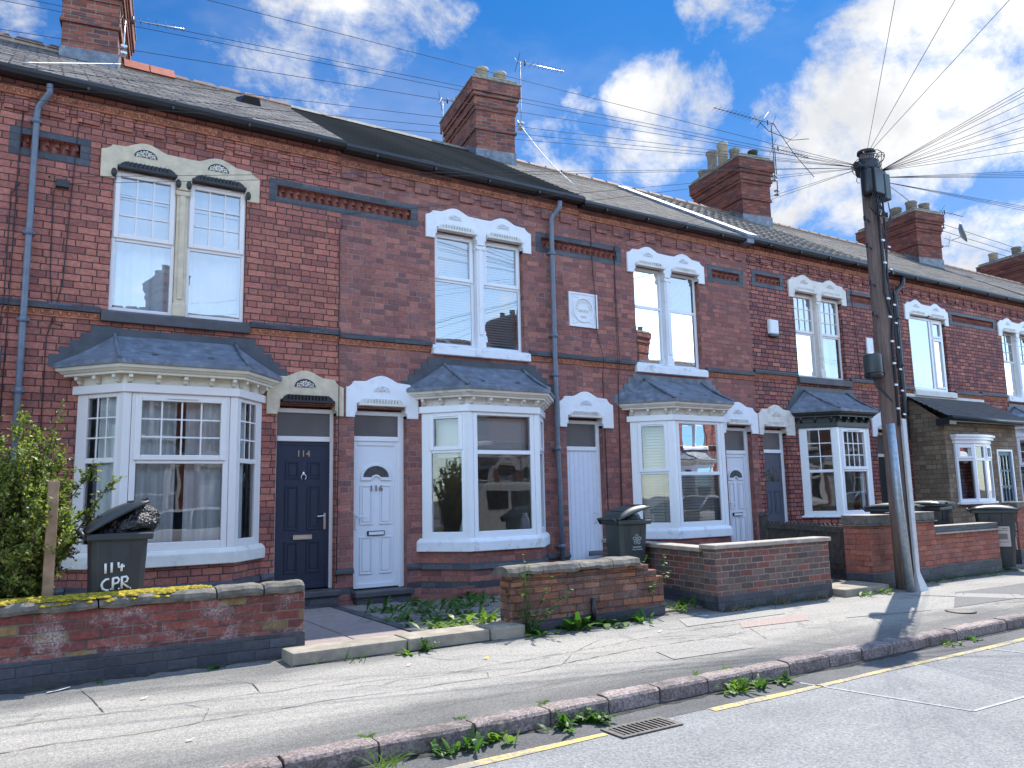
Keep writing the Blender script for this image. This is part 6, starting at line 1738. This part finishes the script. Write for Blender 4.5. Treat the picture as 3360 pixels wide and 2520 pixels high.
tips = [((.10, -2.1, 2.62), 5), ((.30, -2.2, 2.42), 5), ((.50, -2.15, 2.5), 5), ((.72, -2.2, 2.3), 5), ((-.05, -2.2, 2.45), 5), ((-.3, -2.1, 2.4), 5), ((.62, -2.35, 2.0), 5), ((.85, -2.3, 1.98), 4), ((.58, -2.4, 1.65), 5), ((.72, -2.45, 1.5), 4), ((.25, -2.5, 1.9), 6), ((.0, -2.5, 2.0), 6), ((-.35, -2.5, 1.8), 6), ((.35, -2.5, 1.45), 6), ((.05, -2.6, 1.5), 6), ((-.3, -2.55, 1.35), 6), ((.42, -2.45, 1.1), 5), ((.1, -2.55, 1.1), 5), ((.2, -2.0, 1.6), 7), ((-.1, -2.0, 1.7), 7), ((.4, -1.9, 2.0), 6), ((-.5, -2.2, 2.1), 5), ((-.6, -2.3, 1.4), 5), ((.2, -2.3, 2.2), 6), ((.02, -2.3, 2.2), 6)]
bush('tall feathery shrub with tiny sunlit yellow green leaves behind the mossy wall', (.02, -2.15, .22), tips, 40000, .032, M['leaf_bush'], 4)
sk = MB(); sk.box(.285, .37, -2.60, -2.54, .15, 1.82); tag(sk.build('timber_stake', M['stake'], bevel=.004), 'bare brown timber stake standing in front of the shrub', 'stake')

def weed(label, p, n, L, W, kind='dock', mat='leaf_weed', seed=0, up=.7, name='weed', flower=0, cat='weed', group=None, r0=.02):
    r = random.Random(seed + int(p[0] * 977)); vs = []; fs = []; P = Vector(p); mb = MB()
    for k in range(n):
        a = r.uniform(0, 2 * PI); e = r.uniform(up * .4, up)
        d = Vector((math.cos(a) * math.cos(e), math.sin(a) * math.cos(e), math.sin(e)))
        q = P + Vector((r.gauss(0, r0), r.gauss(0, r0), 0)); l = L * r.uniform(.55, 1.1)
        if kind == 'dock': leaf(vs, fs, q, d, Vector((0, 0, 1)), l, W * r.uniform(.7, 1.2), 5, r.uniform(.2, .6), lambda t: (.25 + .75 * math.sin(PI * min(1, t * 1.02) ** .9)) * (1 + .15 * math.sin(t * 19)))
        elif kind == 'grass': leaf(vs, fs, q, d, Vector((math.sin(a), -math.cos(a), .2)), l, W, 4, r.uniform(.1, .5), lambda t: 1 - t * .9)
        else:
            st = [q + d * (l * t) + Vector((0, 0, -.15 * l * t * t)) for t in (0, .33, .66, 1)]
            mb.tube(st, [.004, .003, .003, .002], 4, 0)
            for z in range(9):
                t = .2 + .8 * z / 8; i = min(2, int(t * 3)); c = st[i].lerp(st[i + 1], t * 3 - i)
                ld = Vector((r.gauss(0, 1), r.gauss(0, 1), r.gauss(.3, .6))).normalized()
                leaf(vs, fs, c, ld, Vector((0, 0, 1)), W * 3.2 * (1.2 - t * .5), W, 2, .2, lambda t: math.sin(PI * (.1 + .85 * t)))
    mb.add(vs, fs, 0)
    for k in range(flower):
        q = P + Vector((r.gauss(0, .05), r.gauss(0, .03), r.uniform(.8, 1.25) * L)); mb.tube([P, P.lerp(q, .6) + Vector((.01, 0, 0)), q], .003, 4, 0)
        for j in range(8): leaf_v = []; leaf_f = []; leaf(leaf_v, leaf_f, q, Vector((math.cos(j * .785), math.sin(j * .785), .5)), Vector((0, 0, 1)), .018, .006, 1); mb.add(leaf_v, leaf_f, 1)
    o = mb.build(name, [M[mat], M['flower']], recalc=False)
    return tag(o, label, cat, group)
PW = 'weeds along the footway and front gardens'
KW = 'weeds growing in the gutter below the kerb'
weed('bright green weed tuft at the joint of the concrete edging stones', (3.24, -3.45, .155), 16, .13, .016, 'dock', 'leaf_pale', 1, 1.2, group=PW)
weed('dark leafy weed against the middle edging stone, right of the bright tuft', (3.44, -3.43, .155), 12, .16, .012, 'sprig', 'leaf_weed', 2, 1.4, group=PW)
weed('thin grass blades in front of the long edging stone by the mossy wall end', (2.72, -3.42, .15), 16, .2, .004, 'grass', 'leaf_weed', 3, 1.45, group=PW, r0=.06)
weed('grass wisps at the right end of the mossy wall where the path begins', (2.42, -3.36, .15), 14, .13, .004, 'grass', 'leaf_pale', 31, 1.4, group=PW, r0=.05)
weed('tall leafy climber with small yellow flowers at the left end of the crumbling wall', (4.66, -3.32, .16), 9, .72, .022, 'sprig', 'leaf_weed', 4, 1.54, flower=5, group=PW, r0=.03)
weed('broad leaves clustered at the base of the flowering climber', (4.74, -3.36, .16), 22, .20, .035, 'dock', 'leaf_weed', 41, 1.2, group=PW, r0=.05)
weed('large dock plant with broad upright leaves at the middle foot of the crumbling wall', (5.28, -3.36, .16), 24, .34, .045, 'dock', 'leaf_weed', 5, 1.3, group=PW, r0=.08)
weed('dock plant with pale curled leaf tips, right of the drain spout of the crumbling wall', (5.72, -3.36, .16), 18, .26, .04, 'dock', 'leaf_weed', 6, 1.0, group=PW, r0=.1)
weed('low spreading weed with one tall dry stalk at the right foot of the crumbling wall', (6.15, -3.36, .16), 20, .26, .025, 'dock', 'leaf_weed', 7, 1.0, flower=0, group=PW, r0=.09)
weed('tiny seedling on the footway between the two wall weeds', (4.98, -3.45, .155), 8, .09, .012, 'dock', 'leaf_weed', 8, .9, group=PW)
weed('sunlit yellow green dandelion clump in front of the left end of the crumbling wall', (4.42, -2.85, .27), 34, .25, .028, 'dock', 'leaf_pale', 9, 1.1, group=PW, r0=.10)
weed('sunlit pale weed spilling over the middle edging stone', (4.0, -2.72, .24), 26, .2, .022, 'dock', 'leaf_pale', 10, .9, group=PW, r0=.12)
weed('sunlit low weed beside the pale clump on the middle edging stone', (4.2, -2.78, .25), 18, .18, .02, 'dock', 'leaf_pale', 101, .8, group=PW, r0=.1)
for i, (x, y, l, s_) in enumerate(((4.05, -.9, .28, 1), (4.75, -.75, .34, 1), (4.35, -1.35, .3, 1), (3.92, -1.9, .26, 1), (4.3, -2.15, .28, 1), (4.9, -1.3, .3, 1), (5.25, -1.1, .26, 1), (4.65, -1.8, .26, 1), (5.5, -.72, .24, 1), (4.15, -2.45, .22, 1))):
    weed('shaded green weed clump on the old slabs %s' % ('by the white door step,near the bay wall under the window,in the middle between door and bay,beside the blue brick edging,at the front of the slabs,on the gravel near the slabs,on the gravel below the bay,between slabs and gravel,against the bay wall by the air brick,close behind the edging stone'.split(',')[i]), (x, y, FZ - .015), 34, l, .022, 'dock', 'leaf_weed', 20 + i, 1.05, group=PW, r0=.16)
weed('sprawling grey green plant at the foot of the second downpipe', (7.2, -.25, FZ), 20, .45, .012, 'sprig', 'leaf_weed', 40, 1.4, group=PW, r0=.08)
weed('bright leafy shrub seedling growing behind the right end of the crumbling wall', (6.5, -2.85, .35), 22, .62, .022, 'sprig', 'leaf_pale', 45, 1.45, group=PW, r0=.14)
weed('dark weed in the gap between the crumbling wall and the brown wall', (7.15, -3.0, .2), 18, .3, .02, 'dock', 'leaf_weed', 46, 1.2, group=PW, r0=.1)
weed('pale grass tuft in the sunny gap beside the brown wall corner', (6.98, -3.2, .2), 18, .18, .006, 'grass', 'leaf_pale', 47, 1.2, group=PW, r0=.08)
for i, x in enumerate((7.55, 8.0, 8.45, 8.9, 9.3)): weed('dry weeds along the foot of the brown wall, clump %s from its left corner' % 'first second third fourth fifth'.split()[i], (x, -3.47, .16), 26, .17, .006, 'grass', 'leaf_dry' if i % 2 == 0 else 'leaf_weed', 50 + i, 1.4, group=PW, r0=.12)
weed('yellow green weed on the footway in front of the entrance step, left clump', (9.95, -3.68, .16), 18, .16, .016, 'dock', 'leaf_pale', 60, 1., group=PW, r0=.06)
weed('yellow green weed on the footway in front of the entrance step, right clump', (10.35, -3.66, .16), 20, .18, .016, 'dock', 'leaf_pale', 61, 1., group=PW, r0=.08)
weed('small weed behind the entrance step by the wooden fence', (10.15, -2.9, .25), 12, .2, .018, 'dock', 'leaf_weed', 62, 1.3, group=PW, r0=.05)
for i, x in enumerate((10.78, 11.2, 12.0, 12.7, 13.5, 14.2)): weed('dry grass at the foot of the orange brick walls, tuft %s from the left' % 'one two three four five six'.split()[i], (x, -3.36, .16), 34, .2, .005, 'grass', 'leaf_dry' if i < 2 else 'leaf_weed', 70 + i, 1.4, group=PW, r0=.16)
weed('small broad weed at the foot of the mossy wall near its right end', (1.62, -2.93, .15), 9, .16, .03, 'dock', 'leaf_weed', 80, .9, group=PW)
weed('small grassy weed at the foot of the mossy wall near the litter', (.72, -2.98, .145), 8, .12, .006, 'grass', 'leaf_weed', 81, 1.3, group=PW)
for i, (x, n_, l, k_) in enumerate(((2.02, 26, .24, 'grass'), (2.42, 20, .15, 'dock'), (2.62, 24, .2, 'dock'), (2.82, 16, .14, 'dock'), (3.34, 24, .2, 'dock'), (3.62, 12, .1, 'sprig'), (5.05, 26, .22, 'dock'), (5.3, 20, .17, 'dock'), (5.62, 18, .16, 'dock'), (8.2, 12, .12, 'dock'), (8.65, 10, .1, 'dock'))):
    weed('green weed in the gutter under the kerb, %s' % 'tall grass near the bottom edge,low leaves right of the tall grass,broad sunlit leaves left of the drain grate,small leaves between two gutter weeds,leafy clump just left of the drain grate,tiny sprig beside the grate,leafy clump by the pale road seam,lower clump by the pale road seam,bright clump where the pale seam starts,small one in the wet patch,last one in the wet patch'.split(',')[i], (x, -5.79, .0), n_, l, .004 if k_ == 'grass' else .02, k_, 'leaf_weed' if i % 3 else 'leaf_pale', 90 + i, 1.3, group=KW, r0=.05)
for i, x in enumerate((2.0, 2.68, 3.35, 4.9, 5.25)): weed('little grass tuft on top of the kerb joint, %s from the left' % 'first second third fourth fifth'.split()[i], (x, -5.53, .115), 16, .07, .004, 'grass', 'leaf_pale', 110 + i, .9, group='grass tufts on the kerb', r0=.025, cat='grass tuft', name='grass_tuft')
M['dark_ground'] = plain('dark mottled ground ribbon', (.035, .03, .026), .95, var=.5, vs=25, bs=60, bst=.8, bd=.01, dirt=(.07, .075, .03), dscale=7.)
def strip(x0, x1, yf, w, zf, sgn, seed):  # dark ribbon of uneven width along the wall and kerb feet
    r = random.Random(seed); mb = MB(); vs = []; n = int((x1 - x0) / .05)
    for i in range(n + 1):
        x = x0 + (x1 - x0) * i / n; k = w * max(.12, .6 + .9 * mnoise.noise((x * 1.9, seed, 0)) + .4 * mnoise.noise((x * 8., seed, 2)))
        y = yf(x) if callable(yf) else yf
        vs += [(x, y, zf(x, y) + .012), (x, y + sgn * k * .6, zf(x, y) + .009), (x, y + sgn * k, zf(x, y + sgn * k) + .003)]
    mb.add(vs, [(3 * i + a, 3 * i + a + 1, 3 * i + a + 4, 3 * i + a + 3) for i in range(n) for a in (0, 1)], 0, True); struct(mb, 'dark_strip', M['dark_ground'])
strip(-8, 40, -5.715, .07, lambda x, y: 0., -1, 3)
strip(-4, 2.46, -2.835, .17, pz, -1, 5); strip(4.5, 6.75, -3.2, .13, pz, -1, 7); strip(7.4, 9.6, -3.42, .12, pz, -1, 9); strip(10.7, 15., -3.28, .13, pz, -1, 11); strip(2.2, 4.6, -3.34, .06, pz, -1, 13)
# ------------------------------------------------------------ small things on the ground
t = thing('drain_grate', 'iron drain grate with slots in the gutter beside the yellow line', 'drain grate', (3.78, -6.1, 0))
mb = MB()
mb.box(3.52, 4.06, -6.22, -6.19, .0, .012); mb.box(3.52, 4.06, -6.01, -5.98, .0, .012); mb.box(3.52, 3.56, -6.19, -6.01, .0, .012); mb.box(4.02, 4.06, -6.19, -6.01, .0, .012)
for k in range(11): mb.box(3.575 + .041 * k, 3.592 + .041 * k, -6.19, -6.01, .0, .0115)
mb.build('frame', M['manhole'], t)
mb = MB(); mb.quad((3.55, -6.2, .0035), (4.03, -6.2, .0035), (4.03, -6.0, .0035), (3.55, -6.0, .0035)); mb.build('dark_pit', M['gutter'], t)
mb = MB(); mb.lathe((9.68, -5.1, .124), [(.17, 0), (.17, .012), (.12, .014), (.0, .013)], 24, capt=False); tag(mb.build('manhole_cover', M['manhole']), 'round rusty cover in the footway right of the pole shadow', 'manhole cover')
mb = MB(); mb.lathe((7.02, -3.5, .160), [(.09, 0), (.09, .008), (.0, .009)], 20, capt=False); tag(mb.build('stopcock_cover', M['steel']), 'small round metal cover in the footway before the brown wall', 'cover')
def scrap(label, x, y, l, w, a, nm='litter', mt='litter'):
    mb = MB(); c, s_ = math.cos(a), math.sin(a); z = pz(x, y) + .012
    mb.add([(x + c * u - s_ * v, y + s_ * u + c * v, z + .02 * abs(u) / l * (1 if u > 0 else 0)) for u, v in ((-l / 2, -w / 2), (0, -w * .4), (l / 2, -w / 2), (l / 2, w / 2), (0, w * .6), (-l / 2, w / 2))], [(0, 1, 4, 5), (1, 2, 3, 4)]); tag(mb.build(nm, M[mt]), label, 'litter')
scrap('long white paper strip at the foot of the mossy wall', .42, -3.1, .17, .02, .35)
scrap('small scrap of paper on the footway below the mossy wall', .95, -3.75, .05, .02, .2); scrap('tiny pale scrap on the footway near the kerb at the bottom left', 1.05, -5.0, .05, .02, -.1); scrap('pale scrap on the footway in front of the pink slabs', 3.05, -3.9, .04, .02, .4)
scrap('yellow fallen leaf on the footway in front of the edging stones', 3.75, -4.05, .04, .03, .4, 'fallen_leaf', 'flower'); scrap('small pale scrap on the footway by the crumbling wall', 5.9, -4.0, .05, .02, .1)
cat = MB(); cat.ball((9.72, -2.85, .36), .07, .05, .13, 8, 6)
tag(cat.build('clay_pot', M['pot_orange']), 'orange clay object peeping from behind the right end of the brown wall', 'pot')
mb = MB(); mb.ball((11.72, -2.75, .38), .09, .08, .07, 8, 6); tag(mb.build('crumpled_bag', M['litter'], jit=.02), 'crumpled pale bag on the ground between the orange piers', 'litter bag')

# ------------------------------------------------------------ parked cars and the far side of the street (seen mirrored in the windows)
def car(label, x, y, col, rz=0.):
    t = thing('parked_car', label, 'car', (x, y, 0), 'cars parked along the far kerb')
    A = Matrix.Translation((x, y, 0)) @ Matrix.Rotation(rz, 4, 'Z')
    hw = .88
    st = [(-2.05, .36, .62, .72), (-1.95, .28, .80, .82), (-1.3, .2, .90, .88), (-.5, .18, .93, .9), (.6, .18, .95, .9), (1.4, .2, .97, .88), (1.9, .28, .92, .84), (2.02, .4, .7, .76)]
    b = MB(); vs = []
    for sx, zb, zt_, w_ in st:
        for yy, z in ((-w_ * .94, zb), (-w_, (zb + zt_) / 2), (-w_ * .97, zt_ - .06), (-w_ * .86, zt_), (w_ * .86, zt_), (w_ * .97, zt_ - .06), (w_, (zb + zt_) / 2), (w_ * .94, zb)): vs.append((sx, yy, z))
    n = len(st)
    b.add(vs, [(i * 8 + k, i * 8 + (k + 1) % 8, (i + 1) * 8 + (k + 1) % 8, (i + 1) * 8 + k) for i in range(n - 1) for k in range(8)] + [tuple(range(7, -1, -1)), tuple(range((n - 1) * 8, n * 8))], 0, True)
    b.build('body', col, t, xf=A)
    cb = MB(); cb.hull([(sx, sy * w_, z) for sy in (-1, 1) for sx, w_, z in ((-1.0, .8, .9), (1.75, .8, .93), (-.25, .64, 1.40), (1.2, .62, 1.42))]); cb.build('windows', M['car_glass'], t, xf=A)
    rf = MB(); rf.hull([(sx, sy * w_, z) for sy in (-1, 1) for sx, w_, z in ((-.28, .645, 1.40), (1.22, .63, 1.42), (-.1, .56, 1.47), (1.05, .55, 1.48))])
    for sy in (-1, 1):
        for a_, b_ in (((-1.02, .81, .9), (-.26, .65, 1.41)), ((1.77, .81, .93), (1.2, .63, 1.43)), ((.35, .815, .92), (.4, .66, 1.42))): rf.tube([(a_[0], sy * a_[1], a_[2]), (b_[0], sy * b_[1], b_[2])], .035, 5)
    rf.build('roof', col, t, xf=A)
    for sx in (-1.3, 1.3):
        for sy in (-1, 1):
            wv = MB(); wv.lathe((0, 0, -.1), [(.31, 0), (.32, .04), (.32, .16), (.31, .2)], 20); W = A @ Matrix.Translation((sx, sy * .8, .32)) @ Matrix.Rotation(PI / 2, 4, 'X')
            wo = wv.build('wheel', M['tyre'], t, xf=W); wv = MB(); wv.lathe((0, 0, -.108), [(.05, 0), (.2, .0), (.21, .02), (.21, .196), (.2, .216), (.05, .216)], 20); wv.build('rim', M['steel'], wo, xf=W)
    for sy in (-1, 1):
        hl = MB(); hl.ball((-1.94, sy * .62, .70), .09, .14, .07, 8, 5); hl.build('headlight', M['chrome'], t, xf=A); hl = MB(); hl.ball((1.93, sy * .66, .80), .07, .12, .08, 8, 5); hl.build('tail_light', M['ridge_red'], t, xf=A)
    return t
car('silver parked car mirrored in the cream bay window', 3.7, -13.3, carpaint('silver car paint', (.62, .64, .68)))
car('white parked car mirrored in the grey blind bay window', 23.2, -13.4, carpaint('white car paint', (.8, .8, .8)))
car('red parked car mirrored beside the white one', 18.6, -13.45, carpaint('red car paint', (.45, .02, .03)))
car('blue grey parked car mirrored in the black corniced bay window', 32.6, -13.4, carpaint('blue car paint', (.3, .38, .46)))
vt = thing('parked_van', 'pale grey parked van mirrored in the white bay window beside the 116 door', 'van', (14.0, -13.5, 0))
vp = carpaint('pale van paint', (.7, .71, .7))
b = MB(); b.prism([(-2.4, .35), (-2.45, .95), (-1.85, 1.15), (-1.2, 1.95), (-1.0, 2.05), (2.35, 2.1), (2.45, 1.9), (2.45, .35)], -.95, .95); A = Matrix.Translation((14.0, -13.5, 0)); b.build('body', vp, vt, xf=A, bevel=.08, seg=2)
for (x0, x1) in ((-1.1, -.35), (-.2, 1.0)): b = MB(); b.box(x0, x1, .945, .965, 1.2, 1.8); b.build('side_window', M['car_glass'], vt, xf=A)
for sx in (-1.6, 1.5):
    for sy in (-1, 1):
        wv = MB(); wv.lathe((0, 0, -.1), [(.31, 0), (.33, .04), (.33, .16), (.31, .2)], 20); W = A @ Matrix.Translation((sx, sy * .88, .33)) @ Matrix.Rotation(PI / 2, 4, 'X'); wo = wv.build('wheel', M['tyre'], vt, xf=W)
OPP = 'terraced houses across the street, seen mirrored in the windows'
for i, x in enumerate((-13.0, -4.6, 3.8, 12.2, 20.6, 29.0, 37.4)):
    for src, dx, k in ((H118, 0, 1), (H116, 4.25, 0)):
        o = copy_tree(src)
        o.location = (x + dx, -19.4, 0); o.rotation_euler = (0, 0, PI)
        o['label'] = 'sunlit terraced house across the street, seen only as a reflection in window panes'
        o['group'] = OPP

# ------------------------------------------------------------ light, sky, camera
SD = Vector((.61, .34, 1.)).normalized()
el = math.asin(SD.z); az = math.atan2(SD.x, SD.y)
su = bpy.data.lights.new('sun', 'SUN'); su.energy = SUN; su.angle = math.radians(.53); su.color = (1., .955, .88)
so = bpy.data.objects.new('sun', su); COL.objects.link(so); so.rotation_euler = SD.to_track_quat('Z', 'Y').to_euler()
so.location = (20, 10, 40)
w = bpy.data.worlds.new('World'); S.world = w; w.use_nodes = True
T = w.node_tree; T.nodes.clear()
m = NT.__new__(NT); m.t = T
out = T.nodes.new('ShaderNodeOutputWorld')
sky = m.n('TexSky', sky_type='NISHITA'); sky.sun_disc = False; sky.sun_elevation = el; sky.sun_rotation = az; sky.altitude = 80; sky.air_density = 1.; sky.dust_density = .25; sky.ozone_density = 3.5
d = m.n('TexCoord').outputs['Generated']
dn = m.vmath('NORMALIZE', d)
n1 = m.noise(m.vmath('MULTIPLY', dn, (1., 1., 1.5)), 5.2, 9, .62, .5).outputs[0]
n2 = m.noise(dn, 17., 7, .66, .25).outputs[0]
tot = None
def blob(c, r0, r1, amp):
    global tot
    c = Vector(c).normalized()
    dt = m.vmath('DOT_PRODUCT', dn, tuple(c))
    v = m.math('MULTIPLY', m.mr(dt, math.cos(math.radians(r1)), math.cos(math.radians(r0))), amp)
    tot = v if tot is None else m.math('MAXIMUM', tot, v)
for c, a, b, k in BLOBS: blob(c, a, b, k)
# unseen clouds and brighter sky added behind the camera as fill light
ly = m.sep(dn)
gen = m.math('MULTIPLY', m.mr(ly[1], .10, -.35), .47)
back = m.mr(ly[1], .20, -.25)
tot = m.math('MAXIMUM', tot, gen)
dens = m.math('ADD', tot, m.math('ADD', m.math('MULTIPLY', m.math('SUBTRACT', n1, .5), 1.5), m.math('MULTIPLY', m.math('SUBTRACT', n2, .5), .75)))
al = m.mr(dens, .42, .86)
veil = m.math('MULTIPLY', m.mr(m.noise(m.vmath('MULTIPLY', dn, (1., 1., 2.2)), 2.6, 5, .6).outputs[0], .45, .75), .22)
hz = m.mr(ly[2], .62, .0, 0., .34)
al = m.math('MAXIMUM', al, m.math('ADD', veil, hz))
shade = m.mr(m.noise(m.vmath('ADD', dn, (.02, .01, .05)), 6.5, 5, .6).outputs[0], .38, .66, .70, 1.0)
cl_ = m.vmath('MULTIPLY', m.comb(shade, m.math('ADD', m.math('MULTIPLY', shade, .97), .035), m.math('ADD', m.math('MULTIPLY', shade, .90), .11)), CLOUD)
cl_ = m.mix(back, cl_, m.vmath('MULTIPLY', m.comb(shade, shade, shade), FILLCLOUD))
skc = m.mix(back, m.vmath('MULTIPLY', sky.outputs[0], SKYTINT), m.vmath('MULTIPLY', sky.outputs[0], FILLSKY))
col = m.mix(al, skc, cl_)
bg = m.n('Background'); m.put(bg.inputs[0], col); bg.inputs[1].default_value = SKY
T.links.new(bg.outputs[0], out.inputs[0])

cam = bpy.data.cameras.new('camera'); co = bpy.data.objects.new('camera', cam); COL.objects.link(co)
R_ = Matrix(((0.846053, -0.056589, 0.530086), (-0.532651, -0.130466, 0.836219), (-0.021838, 0.989836, 0.140524)))
mw = Matrix.Identity(4)
for i in range(3): mw[i][0] = R_[i][0]; mw[i][1] = R_[i][1]; mw[i][2] = -R_[i][2]
mw.translation = (0, -10.5, 1.6)
co.matrix_world = mw
cam.sensor_fit = 'HORIZONTAL'; cam.sensor_width = 36; cam.lens = 36 * 2600 / 3360; cam.clip_end = 2000; cam.clip_start = .05
S.camera = co
S.view_settings.view_transform = 'Standard'; S.view_settings.look = 'None'; S.view_settings.gamma = 1.0; S.view_settings.exposure = EXPO
S.render.resolution_x, S.render.resolution_y = 1024, 768
S.cycles.max_bounces = 8; S.cycles.transparent_max_bounces = 12; S.cycles.glossy_bounces = 4; S.cycles.caustics_reflective = False; S.cycles.caustics_refractive = False
